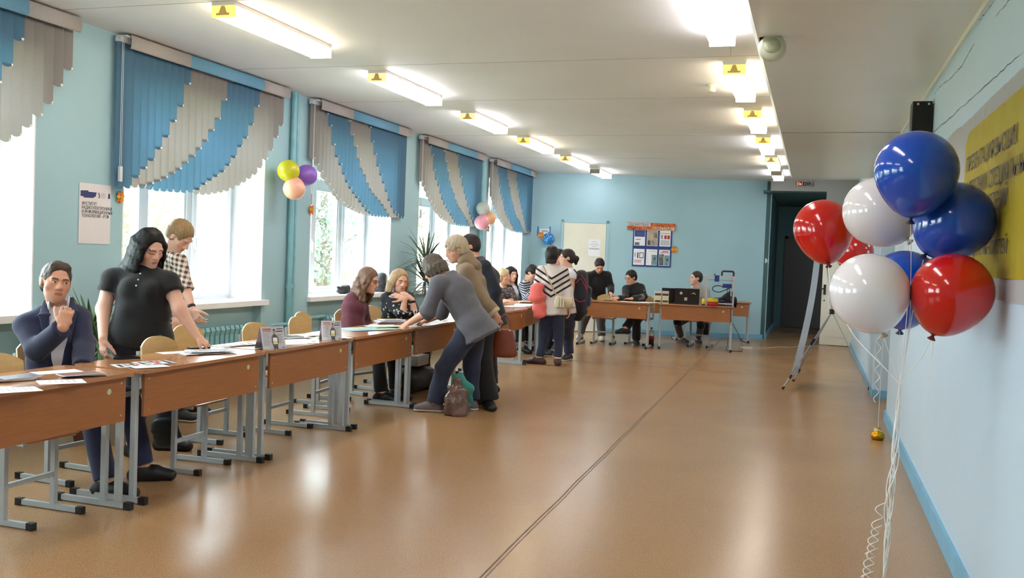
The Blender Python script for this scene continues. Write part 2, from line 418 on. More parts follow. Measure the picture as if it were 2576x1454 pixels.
bm = NB(); box(bm, 0, 0.95, 0, 0.05, 0.01, 2.1); leaf = obj('door_leaf', bm, DARKD, t)
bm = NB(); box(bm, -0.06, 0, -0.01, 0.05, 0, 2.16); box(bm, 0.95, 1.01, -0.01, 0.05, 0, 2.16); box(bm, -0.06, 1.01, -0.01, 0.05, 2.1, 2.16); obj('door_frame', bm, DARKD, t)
t = bpy.data.objects.new('door_3', None); COL.objects.link(t); t.location = (0.16, 18.46, 0); struct(t)
bm = NB(); box(bm, 0, 0.56, 0, 0.04, 0.012, 2.06)
leaf = obj('door_leaf', bm, CREAM, t, bevel=0.003)
for z0, z1 in ((0.16, 0.62), (0.80, 1.9)):
    bm = NB(); box(bm, 0.09, 0.47, -0.008, 0.0, z0, z1); obj('door_panel', bm, CREAM, leaf, bevel=0.006)
bm = NB(); tube(bm, [(0.05, 0, 1.06), (0.05, -0.05, 1.06), (-0.09, -0.05, 1.06)], 0.011, 8); box(bm, 0.03, 0.07, -0.012, 0, 0.95, 1.14); obj('door_handle', bm, BLACK, leaf)
bm = NB(); lathe(bm, [(0, 0), (0.014, 0.0), (0.014, 0.01), (0, 0.01)], 12, 0, Matrix.Translation((0.05, -0.001, 0.84)) @ Matrix.Rotation(PI / 2, 4, 'X')); obj('door_lock', bm, BLACK, leaf)

# exit sign
t = thing('exit_sign', 'small framed black exit sign above the dark corridor', 'sign', (-0.265, 18.46, 2.965))
bm = NB(); box(bm, -0.155, 0.155, -0.02, 0.02, 0, 0.1); obj('sign_frame', bm, mat('sign_frame_grey', (165, 160, 155), 0.5), t)
bm = NB(); box(bm, -0.14, 0.14, -0.024, -0.018, 0.012, 0.088); obj('sign_face', bm, mat('sign_black', (24, 18, 18), 0.5), t)
RX = Matrix.Rotation(PI / 2, 4, 'X')
put_text('ВЫ', 0.084, mat('sign_lit_orange', (250, 150, 110), 0.5, emit=0.6), Matrix.Translation((-0.128, -0.026, 0.02)) @ RX, t, xs=0.9)
put_text('ХОД', 0.084, mat('sign_unlit', (150, 140, 135), 0.5), Matrix.Translation((0.0, -0.026, 0.02)) @ RX, t, xs=0.80)

# outside: lawn, trees, pale block of flats
GR = mat('lawn', (150, 165, 120), 0.9, var=0.2, vscale=2)
bm = NB(); box(bm, -60, XF - 0.02, -30, 60, -1.6, -1.5); struct(obj('ground_outside', bm, GR))
LEAFM = [translucent('leaves_%d' % i, c, 0.2, 0.7, 0.25, 3) for i, c in enumerate([(112, 124, 104), (132, 138, 104), (108, 126, 112), (146, 140, 96)])]
BARK = mat('bark', (96, 86, 74), 0.9, var=0.3, vscale=12)
def tree(x, y, h, r, seedv, lm, label):
    rnd = random.Random(seedv)
    t = thing('tree', label, 'tree', (x, y, -1.5), 0, 'trees outside the windows')
    bm = NB(); tube(bm, [(0, 0, 0), (0.1, 0.05, h * 0.35), (-0.05, 0.1, h * 0.7), (0, 0, h * 0.95)], [0.16, 0.13, 0.08, 0.03], 8)
    for k in range(9):
        z = h * rnd.uniform(0.3, 0.8); a_ = rnd.uniform(0, 6.28); L = r * rnd.uniform(0.6, 1.0)
        tube(bm, [(0, 0, z), (math.cos(a_) * L * .5, math.sin(a_) * L * .5, z + L * .3), (math.cos(a_) * L, math.sin(a_) * L, z + L * .45)], [0.05, 0.03, 0.01], 6)
    obj('trunk', bm, BARK, t)
    n = 5200; vs = []; fs = []
    for k in range(n):
        while True:
            p = Vector((rnd.uniform(-1, 1), rnd.uniform(-1, 1), rnd.uniform(-1, 1)))
            if p.length < 1: break
        lump = 0.75 + 0.25 * math.sin(p.x * 7 + seedv) * math.sin(p.y * 6) * math.sin(p.z * 8)
        c = Vector((p.x * r * lump, p.y * r * lump, h * 0.62 + p.z * h * 0.42 * lump)); s = rnd.uniform(0.035, 0.075)
        u = Vector((rnd.gauss(0, 1), rnd.gauss(0, 1), rnd.gauss(0, 1))).normalized(); v = u.orthogonal().normalized()
        i = len(vs); vs += [c - u * s, c + v * s * .5, c + u * s, c - v * s * .5]; fs.append((i, i + 1, i + 2, i + 3))
    me = bpy.data.meshes.new('foliage'); me.from_pydata([tuple(q) for q in vs], [], fs)
    f = mesh_obj('foliage', me, lm, t); f['kind'] = 'stuff'
    return t
tree(-11.5, 11.0, 5.6, 2.1, 1, LEAFM[0], 'grey-green leafy tree outside the window behind the black-haired woman')
tree(-13.5, 16.2, 5.0, 2.2, 2, LEAFM[1], 'broad olive-green tree to the right of the pale flats outside')
tree(-10.5, 18.6, 6.2, 2.0, 3, LEAFM[2], 'blue-green tree seen through the window behind the girl in burgundy')
tree(-12.0, 23.5, 4.2, 2.0, 4, LEAFM[3], 'low yellowish bush outside the window above the camera bag')
tree(-13.5, 30.0, 6.0, 2.4, 5, LEAFM[1], 'tall pale tree outside the window behind the spiky plant')
FL = mat('flats_plaster', (214, 216, 222), 0.8, var=0.04, vscale=1); FLW = mat('flats_window', (150, 165, 185), 0.2)
t = thing('apartment_building', 'pale block of flats with balconies far outside', 'building', (-34, 34, -1.5), 0)
bm = NB(); box(bm, -5, 5, -12, 14, 0, 15); obj('wall', bm, FL, t)
for fz in range(5):
    for k in range(8):
        yy = -10.5 + k * 3.0
        bm = NB(); box(bm, 4.98, 5.04, yy, yy + 1.5, 1.0 + fz * 2.9, 2.5 + fz * 2.9); obj('window', bm, FLW, t)
        if k % 2 == 0:
            bm = NB(); box(bm, 5.0, 6.1, yy - 0.4, yy + 1.9, 0.2 + fz * 2.9, 1.2 + fz * 2.9); obj('balcony', bm, FL, t)
# ================================================================ CEILING LIGHTS
def lamp_mat(name, col, e):
    m = mat(name, col, 0.4); p = m.node_tree.nodes['Principled BSDF']
    p.inputs['Emission Color'].default_value = srgb(*col); p.inputs['Emission Strength'].default_value = e; return m
DIFF_W = lamp_mat('diffuser_neutral', (252, 250, 255), LAMP_E)
DIFF_Y = lamp_mat('diffuser_warm', (255, 240, 212), LAMP_E)
CAPY = lamp_mat('end_cap_yellowed', (214, 186, 96), 1.0)
CAPY2 = lamp_mat('end_cap_pale', (206, 192, 140), 0.75)
CAPG = mat('end_cap_unlit', (150, 138, 120), 0.5)
HOLDER_SHADE = mat('lamp_holder', (190, 156, 84), 0.5, emit=0.12)  # shadow of the tube socket through the cap, drawn as glowing brown plate
FIXW = mat('fixture_tray', (225, 222, 215), 0.5)
def light(x, y0, y1, diff, capm, label, holder_shade=True):
    L = y1 - y0
    t = thing('ceiling_light', label, 'ceiling light', (x, y0, H), 0, 'fluorescent ceiling lights')
    bm = NB(); box(bm, -0.09, 0.09, 0, L, -0.028, 0); obj('tray', bm, FIXW, t, bevel=0.004)
    bm = NB(); pr = [(-0.086, -0.03), (0.086, -0.03), (0.086, -0.085), (0.07, -0.105), (-0.07, -0.105), (-0.086, -0.085)]
    a_ = [bm.verts.new((x_, 0.02, z_)) for x_, z_ in pr]; b_ = [bm.verts.new((x_, L - 0.02, z_)) for x_, z_ in pr]
    bm.faces.new(a_); bm.faces.new(b_[::-1])
    for i in range(6): bm.faces.new((a_[i], b_[i], b_[(i + 1) % 6], a_[(i + 1) % 6]))
    obj('diffuser', bm, diff, t)
    for yy in (0.0, L - 0.02):
        bm = NB(); pr2 = [(-0.09, -0.026), (0.09, -0.026), (0.088, -0.104), (-0.088, -0.104)]
        a_ = [bm.verts.new((x_, yy, z_)) for x_, z_ in pr2]; b_ = [bm.verts.new((x_, yy + 0.02, z_)) for x_, z_ in pr2]
        bm.faces.new(a_); bm.faces.new(b_[::-1])
        for i in range(4): bm.faces.new((a_[i], b_[i], b_[(i + 1) % 4], a_[(i + 1) % 4]))
        cap = obj('end_cap', bm, capm if yy == 0 else diff, t)
        if yy == 0 and holder_shade:
            bm = NB(); box(bm, -0.05, 0.05, -0.004, 0, -0.092, -0.078); prism(bm, [(-0.012, -0.03), (0.012, -0.03), (0.03, -0.078), (-0.03, -0.078)], 0, 0.004, 0, Matrix.Rotation(PI / 2, 4, 'X'))
            obj('tube_holder', bm, HOLDER_SHADE, cap)  # socket shadow laid on the cap as a thin shape
    return t
LY = [(0.7, 2.05), (3.08, 4.42), (5.42, 6.74), (7.74, 9.09), (10.08, 11.28), (12.23, 13.5), (14.5, 15.8), (16.62, 17.66)]
ord_ = ['', '', 'nearest', 'second', 'third', 'fourth', 'fifth', 'farthest']
for i, (ya, yb) in enumerate(LY):
    warmL = i in (0, 2, 5); warmR = i in (3, 4, 6)
    la = 'long %s fluorescent light, %s in the row nearer the windows' % ('warm' if warmL else 'white', ord_[i]) if i >= 2 else 'fluorescent light %s behind the camera in the row nearer the windows' % ('well', 'just')[i]
    lb = 'long %s fluorescent light, %s in the row beside the lowered ceiling' % ('warm' if warmR else 'white', ord_[i]) if i >= 2 else 'fluorescent light %s behind the camera beside the lowered ceiling' % ('well', 'just')[i]
    light(-3.865, ya, yb, DIFF_Y if warmL else DIFF_W, CAPG if i == 7 else CAPY if i < 3 or i == 5 else CAPY2, la, i != 7)
    light(-0.69, ya, yb, DIFF_Y if warmR else DIFF_W, CAPG if i == 7 else CAPY if i < 6 else CAPY2, lb, i != 7)
# round loudspeaker under the soffit, detector, cord
p = onz(1943, 125, 2.73)
t = thing('ceiling_loudspeaker', 'round cream loudspeaker bracketed under the lowered ceiling', 'loudspeaker', (p.x, p.y, p.z))
OLDW = mat('aged_cream_plastic', (205, 205, 184), 0.4); OLDW2 = mat('aged_cream_mesh', (188, 190, 160), 0.6)
MY = Matrix.Rotation(PI / 2 - 0.25, 4, 'X')
bm = NB(); lathe(bm, [(0, -0.02), (0.06, -0.02), (0.078, 0.0), (0.08, 0.03), (0.074, 0.045), (0.05, 0.05), (0, 0.05)], 28, 0, MY); obj('housing', bm, OLDW, t, True)
bm = NB(); lathe(bm, [(0, 0.052), (0.046, 0.0505), (0.046, 0.058), (0.02, 0.062), (0, 0.062)], 24, 0, MY); g = obj('grille', bm, OLDW2, t, True)
bm = NB(); lathe(bm, [(0, 0.06), (0.004, 0.063), (0, 0.066)], 8, 0, MY); obj('screw', bm, OLDW, g)
bm = NB(); box(bm, -0.075, 0.03, -0.02, 0.03, 0.055, 0.07); obj('bracket', bm, BLACKM, t)
p = onz(1790, 222, 3.07)
t = thing('smoke_detector', 'small white smoke detector on the ceiling beside the lights', 'smoke detector', (p.x, p.y, H))
bm = NB(); lathe(bm, [(0, 0), (0.052, 0), (0.052, -0.016), (0.034, -0.018), (0.034, -0.026), (0, -0.026)], 20); obj('base', bm, OLDW, t, True)
bm = NB(); lathe(bm, [(0, -0.02), (0.03, -0.02), (0.04, -0.034), (0.037, -0.058), (0.026, -0.066), (0, -0.066)], 20); obj('sensor_head', bm, OLDW, t, True)
bm = NB(); tube(bm, [(-0.66, 6.74, H - 0.02), (-0.655, 6.9, H - 0.012), (-0.66, 7.05, H - 0.03), (-0.69, 7.4, H - 0.03)], 0.004, 6)
tag(obj('lamp_cord', bm, mat('cord_beige', (190, 178, 160), 0.6)), 'short beige cord joining two lights beside the lowered ceiling', 'cord')
# black loudspeaker on the right wall
p = onx(2330, 320, XR)
t = thing('wall_loudspeaker', 'black box loudspeaker high on the right wall above the balloons', 'loudspeaker', (XR - 0.012, 7.15, 2.36))
bm = NB(); box(bm, -0.125, 0, -0.09, 0.09, 0, 0.29); bod = obj('cabinet', bm, BLACK, t, bevel=0.006)
bm = NB(); box(bm, -0.115, -0.012, -0.096, -0.09, 0.012, 0.278); obj('front_grille', bm, BLACKM, t)
bm = NB(); box(bm, -0.10, -0.085, -0.099, -0.094, 0.262, 0.276); box(bm, -0.03, -0.016, -0.099, -0.094, 0.262, 0.276); obj('corner_clip', bm, CHROME, t)
# window-wall pipes, radiators
def pipes(yc, label, r1=0.03, r2=0.022, radlen=None):
    t = thing('heating_riser', label, 'pipe', (XL + 0.045, yc, 0))
    for dy, r in ((-0.03, r1), (0.042, r2)):
        bm = NB(); tube(bm, [(0, dy, 0), (0, dy, H)], r, 12); q = obj('pipe', bm, PIPEP, t)
        for z in (1.02, 0.30):
            bm = NB(); tube(bm, [(0, dy, z), (0, dy, z + 0.05)], r * 1.28, 12); obj('coupling', bm, PIPEP, q)
    return t
t = pipes(8.76, 'pair of blue-painted heating pipes behind the yellow and purple balloons')
bm = NB(); tube(bm, [(0, -0.03, 0.64), (-0.05, -0.2, 0.635), (-0.09, -0.48, 0.63)], 0.02, 10); obj('branch_pipe', bm, PIPEP, t)
bm = NB(); tube(bm, [(0, 0.042, 0.68), (-0.05, 0.3, 0.675), (-0.09, 0.9, 0.67)], 0.02, 10); obj('branch_pipe', bm, PIPEP, t)
pipes(14.66, 'pair of blue-painted heating pipes behind the pink and orange balloons')
pipes(2.8, 'pair of blue-painted heating pipes beside the leftmost window')
def radiator(y0, n, label):
    t = thing('radiator', label, 'radiator', (XL - 0.055, y0, 0.12))
    bm0 = NB(); pr = [(-0.04, 0.0), (0.04, 0.0), (0.045, 0.03), (0.032, 0.07), (0.03, 0.47), (0.045, 0.52), (0.03, 0.555), (-0.03, 0.555), (-0.045, 0.52), (-0.03, 0.47), (-0.032, 0.07), (-0.045, 0.03)]
    a_ = [bm0.verts.new((x, -0.028, z)) for x, z in pr]; b_ = [bm0.verts.new((x, 0.028, z)) for x, z in pr]
    bm0.faces.new(a_); bm0.faces.new(b_[::-1])
    for i in range(len(pr)): bm0.faces.new((a_[i], b_[i], b_[(i + 1) % len(pr)], a_[(i + 1) % len(pr)]))
    s = obj('section', bm0, PIPEP, t, bevel=0.012)
    for k in range(1, n):
        c = s.copy(); COL.objects.link(c); c.location = (0, k * 0.078, 0)
    bm = NB(); tube(bm, [(0, -0.05, 0.51), (0, n * 0.078 + 0.02, 0.51)], 0.018, 8); tube(bm, [(0, -0.05, 0.04), (0, n * 0.078 + 0.02, 0.04)], 0.018, 8); obj('header_pipe', bm, PIPEP, t)
radiator(7.2, 12, 'ribbed blue-green radiator behind the chair with a strap')
radiator(9.7, 12, 'ribbed blue-green radiator behind the girl in burgundy')
radiator(12.7, 12, 'ribbed blue-green radiator under the window with the spiky plant')
radiator(4.1, 12, 'ribbed blue-green radiator behind the man in the navy jacket')
# ================================================================ VERTICAL BLINDS
BLUE = translucent('slat_blue', (82, 122, 150), 0.23, 0.75, 0.05, 90)
GREY = translucent('slat_grey', (148, 141, 138), 0.24, 0.75, 0.05, 90)
WGT_GLEAM = mat('slat_weight', (240, 240, 240), 0.4)
VALG = mat('valance_grey', (178, 172, 168), 0.55, var=0.05, vscale=50); VALB = mat('valance_blue', (110, 168, 200), 0.55, var=0.05, vscale=50)
def curve_from(pix):
    P = sorted([(onx(x, y, XL + 0.06).y, onx(x, y, XL + 0.06).z) for x, y in pix])
    return P
def ev(P, y):
    if y <= P[0][0]: return None if y < P[0][0] - 0.06 else P[0][1]
    if y >= P[-1][0]: return None if y > P[-1][0] + 0.06 else P[-1][1]
    return float(np.interp(y, [p[0] for p in P], [p[1] for p in P]))
C2 = [curve_from(c) for c in (
    [(475, 185), (467, 215), (450, 265), (412, 345), (378, 397), (359, 418), (335, 445)],
    [(575, 200), (569, 225), (555, 265), (543, 302), (509, 357), (478, 392), (447, 421), (412, 443), (378, 457), (356, 463)],
    [(655, 222), (646, 256), (632, 301), (622, 332), (601, 363), (581, 400), (553, 431), (516, 454), (495, 471), (474, 479)],
    [(700, 310), (691, 344), (680, 371), (657, 411), (636, 437), (605, 457), (567, 476), (516, 485), (457, 478), (395, 474), (344, 464), (283, 470)])]
C3 = [curve_from(c) for c in (
    [(824, 285), (828, 310), (835, 355), (844, 387), (855, 413), (867, 446), (882, 474), (900, 498), (924, 531)],
    [(876, 300), (879, 319), (890, 355), (897, 389), (905, 416), (915, 437), (924, 461), (937, 483), (958, 507), (976, 537)],
    [(930, 318), (934, 349), (943, 389), (952, 425), (961, 449), (970, 477), (979, 507), (994, 538)],
    [(770, 360), (773, 371), (785, 395), (800, 419), (812, 443), (828, 467), (846, 495), (870, 516), (906, 533), (943, 540), (1010, 545)])]
def blind(ya, yb, curves, shift, order, label, val):
    t = thing('vertical_blind', label, 'blind', (XL + 0.06, ya, 0), 0, 'vertical blinds on the windows')
    bm = NB(); box(bm, -0.03, 0.02, 0, yb - ya, 3.03, 3.07); obj('rail', bm, WHITE, t)
    # curved valance in front, in coloured lengths
    for u0, u1, m in val:
        bm = NB(); rings = []
        for k in range(9):
            a_ = PI * k / 8; zz = 3.035 + 0.055 * math.cos(a_); xx = 0.075 + 0.014 * math.sin(a_)
            rings.append([bm.verts.new((xx + q, (yb - ya) * u0 if e == 0 else (yb - ya) * u1, zz)) for e in (0, 1) for q in (0, -0.003)])
        for a_, b_ in zip(rings[:-1], rings[1:]):
            bm.faces.new((a_[0], a_[2], b_[2], b_[0])); bm.faces.new((a_[1], b_[1], b_[3], a_[3])); bm.faces.new((a_[0], b_[0], b_[1], a_[1])); bm.faces.new((a_[2], a_[3], b_[3], b_[2]))
        bm.faces.new(rings[0]); bm.faces.new(rings[-1])
        obj('valance', bm, m, t, True)
    bm = NB(); box(bm, -0.02, 0.07, 0, yb - ya, 3.068, 3.078); obj('valance_bracket', bm, WHITE, t)
    pitch = 0.087; n = int((yb - ya) / pitch); n += 0
    for k in range(n):
        yc = ya + (k + 0.5) * (yb - ya) / n
        zh = ev(curves[3], yc - shift)
        if zh is None: continue
        cuts = []
        for ci in range(3):
            z = ev(curves[ci], yc - shift)
            cuts.append(z)
        # top to bottom sequence of colours
        seq = []
        top = 3.04
        cols = order                      # colour indices of the zones 0..3
        # zone 0 above curve 0 ... zone 3 below curve 2
        zs = []
        for ci in range(3):
            z = cuts[ci]
            if z is None:
                cy = curves[ci]
                inside_after = (yc - shift) > cy[-1][0]
                # past the upper end of the curve: boundary is above the rail; past the lower end: below the hem
                hi_end_right = cy[-1][1] > cy[0][1]
                z = 9.0 if (inside_after == hi_end_right) else -9.0
            zs.append(z)
        zz = top; bounds = []
        for zone in range(4):
            zb = zs[zone] if zone < 3 else zh
            zb = max(zh, min(top, zb))
            if zz - zb > 0.012: bounds.append((zz, zb, cols[zone])); zz = zb
        bm = NB(); ang = math.radians(-11 + 2.5 * math.sin(k * 1.7)); hw = 0.0475
        Mr = Matrix.Rotation(ang, 4, 'Z')
        for si, (z1, z0, ci) in enumerate(bounds):
            off = -0.004 * si
            pv = None
            for q in range(7):
                s_ = -1 + 2 * q / 6; p = Mr @ Vector((0.009 * (1 - s_ * s_) + off, s_ * hw, 0))
                sag = 0.026 * (1 - s_ * s_)
                c = (bm.verts.new((p.x, p.y, z0 - sag)), bm.verts.new((p.x, p.y, z1)))
                if pv:
                    f = bm.faces.new((pv[0], c[0], c[1], pv[1])); f.material_index = ci; f.smooth = True
                pv = c
            if True:                       # white weight plate, doubling as the bright spot of light through the gap
                p = Mr @ Vector((0.011 + off, 0, 0)); wv = 0.02 if (k + si) % 2 else 0.012
                p1 = Mr @ Vector((0.006 + off, hw * 0.95, 0))
                box(bm, p.x - 0.001, p.x + 0.003, p1.y - wv, p1.y, z0 - 0.014, z0 + 0.002, 2)
        bmesh.ops.recalc_face_normals(bm, faces=bm.faces[:])
        me = bpy.data.meshes.new('slat'); bm.to_mesh(me); bm.free()
        s = mesh_obj('slat', me, [BLUE, GREY, WGT_GLEAM], t); s.location = (0, yc - ya, 0)
    # control chain with weight at the far-left end
    bm = NB(); tube(bm, [(0.03, 0.012, 3.03), (0.03, 0.012, 2.02)], 0.0022, 5); tube(bm, [(0.03, 0.028, 3.03), (0.03, 0.028, 2.02)], 0.0022, 5); obj('control_chain', bm, WHITE, t)
    bm = NB(); box(bm, 0.02, 0.04, 0.005, 0.035, 1.93, 2.05); obj('chain_weight', bm, WHITE, t, bevel=0.006)
    return t
BLU_FIRST = [0, 1, 0, 1]; GREY_FIRST = [0, 1, 0, 1]
VAL2 = [(0.02, 0.33, VALG), (0.33, 0.80, VALB), (0.80, 1.0, VALG)]
blind(6.08, 8.48, C2, 0.0, [0, 1, 0, 1], 'blue and grey vertical blind stepped up to the right, above the black-haired woman', VAL2)
blind(3.18, 5.60, C2, -2.88, [0, 1, 0, 1], 'blue and grey vertical blind cut off by the left edge of the photo', [(0.02, 0.3, VALG), (0.3, 0.80, VALB), (0.80, 1.0, VALG)])
blind(0.28, 2.7, C2, -5.78, [0, 1, 0, 1], 'blue and grey vertical blind behind the camera', VAL2)
# mirrored blinds: zone order counted from the right-hand blue field
VAL3 = [(0.03, 0.33, VALG), (0.33, 0.83, VALB), (0.83, 1.0, VALG)]
C3r = [C3[2], C3[1], C3[0], C3[3]]
blind(9.05, 11.54, C3r, 0.0, [0, 1, 0, 1], 'grey and blue vertical blind right of the yellow and purple balloons', VAL3)
blind(12.02, 14.53, C3r, 2.975, [0, 1, 0, 1], 'grey and blue vertical blind left of the pink and orange balloons', VAL3)
blind(14.99, 17.47, C3r, 5.94, [0, 1, 0, 1], 'grey and blue vertical blind farthest away, by the far wall', VAL3)
# ================================================================ SCHOOL DESKS AND CHAIRS
ZT = 0.757
STICK = mat('pale_green_sticker', (196, 208, 168), 0.6)
SCREW = mat('steel_screw', (205, 205, 200), 0.3, metal=0.6)
def make_desk():
    t = thing('school_desk', 'desk', 'desk')
    bm = NB(); prism(bm, rrect(0.50, 1.235, 0.045), ZT - 0.02, ZT); obj('desktop', bm, WTOP, t, bevel=0.004)
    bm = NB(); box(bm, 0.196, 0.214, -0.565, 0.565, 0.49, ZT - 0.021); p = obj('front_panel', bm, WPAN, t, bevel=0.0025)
    for y in (-0.53, 0.53):
        for z in (0.525, 0.70):
            bm = NB(); lathe(bm, [(0, 0), (0.006, 0.0), (0.0045, 0.003), (0, 0.0035)], 10, 0, Matrix.Translation((0.214, y, z)) @ Matrix.Rotation(PI / 2, 4, 'Y')); obj('screw', bm, SCREW, p)
    bm = NB(); lathe(bm, [(0, 0), (0.016, 0.0), (0.015, 0.0012), (0, 0.0012)], 16, 0, Matrix.Translation((0.214, 0.44, 0.665)) @ Matrix.Rotation(PI / 2, 4, 'Y')); obj('height_mark', bm, STICK, p)
    for s in (-1, 1):
        y = s * 0.582
        bm = NB(); sqbar(bm, (0.225, y, 0.022), (-0.225, y, 0.022), 0.026, 0.03); fb = obj('foot_bar', bm, TUBE, t, bevel=0.004)
        for x in (0.235, -0.235):
            bm = NB(); box(bm, x - 0.022, x + 0.022, y - 0.0165, y + 0.0165, 0.0, 0.041); obj('foot_cap', bm, CAPB, fb, bevel=0.004)
        for x, zt in ((0.165, ZT - 0.021), (0.07, ZT - 0.021)):
            bm = NB(); sqbar(bm, (x, y, 0.037), (x, y, zt), 0.028, 0.032, 0, (1, 0, 0)); obj('leg', bm, TUBE, t, bevel=0.004)
        bm = NB(); sqbar(bm, (0.19, y, ZT - 0.034), (-0.2, y, ZT - 0.034), 0.024, 0.024); obj('top_rail', bm, TUBE, t)
    bm = NB(); sqbar(bm, (0.07, -0.57, 0.60), (0.07, 0.57, 0.60), 0.022, 0.026); obj('cross_rail', bm, TUBE, t)
    return t
desk0 = make_desk()
DESKS = [
    ((-3.735, 3.60), 0, 'nearest wooden school desk, cut off by the left edge of the photo'),
    ((-3.735, 4.88), 0, 'wooden school desk with a black phone, under the hand of the black-haired woman'),
    ((-3.735, 6.145), 0, 'wooden school desk carrying two folded tent cards'),
    ((-3.745, 7.415), 0, 'wooden school desk with a blue map, in front of the girl in burgundy'),
    ((-3.76, 8.66), 0, 'shaded wooden school desk that the woman in grey bends over'),
    ((-3.80, 9.93), 0, 'wooden school desk hidden behind the two women bending forward'),
    ((-3.87, 11.36), 0, 'wooden school desk just left of the girl in chevrons, beside the brown handbag'),
    ((-3.98, 12.72), 5, 'wooden school desk with an open book behind the girl in chevrons'),
    ((-4.12, 14.0), 3, 'wooden school desk in front of the boy in a striped shirt'),
    ((-3.15, 15.52), -90, 'wooden school desk in front of the man in glasses'),
    ((-1.86, 15.86), -90 + 11, 'wooden school desk with laptops and a printer frame'),
    ((-2.98, 17.42), -90 + 17.2, 'wooden school desk against the far wall behind the man in glasses'),
    ((-1.72, 17.86), -90 + 17.2, 'wooden school desk against the far wall behind the printer frame'),
]
for i, ((x, y), r, lab) in enumerate(DESKS):
    o = desk0 if i == 0 else dup(desk0)
    o.location = (x, y, 0); o.rotation_euler = (0, 0, math.radians(r)); tag(o, lab, None, 'wooden school desks')

def make_chair():
    t = thing('school_chair', 'chair', 'chair')
    # seat: bent plywood
    bm = NB(); n = 10; up = []; dn = []
    out = rrect(0.38, 0.38, 0.05, 4)
    def zs(x): return 0.452 + (0.03 * max(0, (-x - 0.08)) / 0.11) ** 1 * 0.6 - 0.10 * max(0, x - 0.13) ** 1 * 0.9
    a_ = [bm.verts.new((x, y, zs(x))) for x, y in out]; b_ = [bm.verts.new((x, y, zs(x) - 0.011)) for x, y in out]
    bm.faces.new(a_); bm.faces.new(b_[::-1])
    for i in range(len(out)): bm.faces.new((a_[i], b_[i], b_[(i + 1) % len(out)], a_[(i + 1) % len(out)]))
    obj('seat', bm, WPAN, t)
    # backrest: curved panel with a domed top
    bm = NB(); cols = 13; rows = []
    for j in range(6):
        row = []
        for i in range(cols):
            s = -1 + 2 * i / (cols - 1); y = s * 0.185
            ztop = 0.845 - 0.055 * abs(s) ** 2.6; zbot = 0.625 + 0.012 * abs(s) ** 3
            z = zbot + (ztop - zbot) * j / 5
            x = -0.235 - 0.10 * (z - 0.62) + 0.028 * s * s
            row.append((x, y, z))
        rows.append(row)
    F = [[bm.verts.new(p) for p in r] for r in rows]; B = [[bm.verts.new((p[0] - 0.011, p[1], p[2])) for p in r] for r in rows]
    for j in range(5):
        for i in range(cols - 1):
            bm.faces.new((F[j][i], F[j][i + 1], F[j + 1][i + 1], F[j + 1][i])).smooth = True
            bm.faces.new((B[j][i], B[j + 1][i], B[j + 1][i + 1], B[j][i + 1])).smooth = True
    loop = [(0, i) for i in range(cols)] + [(j, cols - 1) for j in range(1, 6)] + [(5, i) for i in range(cols - 2, -1, -1)] + [(j, 0) for j in range(4, 0, -1)]
    for (j, i), (j2, i2) in zip(loop, loop[1:] + loop[:1]):
        f = bm.faces.new((F[j][i], B[j][i], B[j2][i2], F[j2][i2])); f.material_index = 1
    obj('backrest', bm, [PLY, PLYE], t)
    for s in (-1, 1):
        y = s * 0.165
        bm = NB(); sqbar(bm, (0.19, y, 0.02), (-0.2, y, 0.02), 0.024, 0.028); fb = obj('foot_bar', bm, TUBE, t, bevel=0.004)
        for x in (0.20, -0.21):
            bm = NB(); box(bm, x - 0.02, x + 0.02, y - 0.0155, y + 0.0155, 0, 0.038); obj('foot_cap', bm, CAPB, fb, bevel=0.004)
        bm = NB(); sqbar(bm, (0.02, y, 0.034), (0.02, y, 0.425), 0.026, 0.03, 0, (1, 0, 0)); obj('leg', bm, TUBE, t, bevel=0.004)
        bm = NB(); sqbar(bm, (0.15, y, 0.428), (-0.225, y, 0.445), 0.022, 0.022); obj('seat_rail', bm, TUBE, t)
        bm = NB(); sqbar(bm, (-0.225, y, 0.437), (-0.262, y, 0.76), 0.02, 0.024, 0, (1, 0, 0)); obj('back_post', bm, TUBE, t, bevel=0.003)
    bm = NB(); sqbar(bm, (0.02, -0.16, 0.20), (0.02, 0.16, 0.20), 0.02, 0.024); obj('cross_bar', bm, TUBE, t)
    return t
chair0 = make_chair()
CHAIRS = [
    ((-3.87, 3.85), 0, 'plywood school chair tucked under the nearest desk at the left edge'),
    ((-4.31, 4.60), -4, 'school chair under the man in the navy jacket'),
    ((-3.85, 5.14), 2, 'plywood school chair with a dark strap hung across its back'),
    ((-4.27, 5.98), 0, 'plywood school chair behind the reaching hand of the black-haired woman'),
    ((-4.03, 6.52), 0, 'plywood school chair behind the nearer tent card'),
    ((-4.13, 7.36), 4, 'plywood school chair, front one of the two overlapping before the pipes'),
    ((-4.40, 7.90), 6, 'plywood school chair, rear one of the two overlapping before the pipes'),
    ((-4.36, 8.62), -14, 'plywood school chair under the girl in burgundy'),
    ((-4.42, 9.42), 0, 'school chair under the girl in a spotted dress'),
    ((-4.50, 13.42), -10, 'school chair under the woman in a floral blouse'),
    ((-4.70, 14.3), -8, 'school chair under the long-haired woman in black'),
    ((-4.56, 14.85), -8, 'school chair under the boy in a striped shirt'),
    ((-3.40, 15.80), -90, 'empty pale plywood chair in front of the man in a black shirt'),
    ((-2.84, 16.10), -100, 'school chair under the man in glasses'),
    ((-1.83, 16.46), -95, 'school chair under the young man by the printer frame'),
]
for i, ((x, y), r, lab) in enumerate(CHAIRS):
    o = chair0 if i == 0 else dup(chair0)
    o.location = (x, y, 0); o.rotation_euler = (0, 0, math.radians(r)); tag(o, lab, None, 'plywood school chairs')
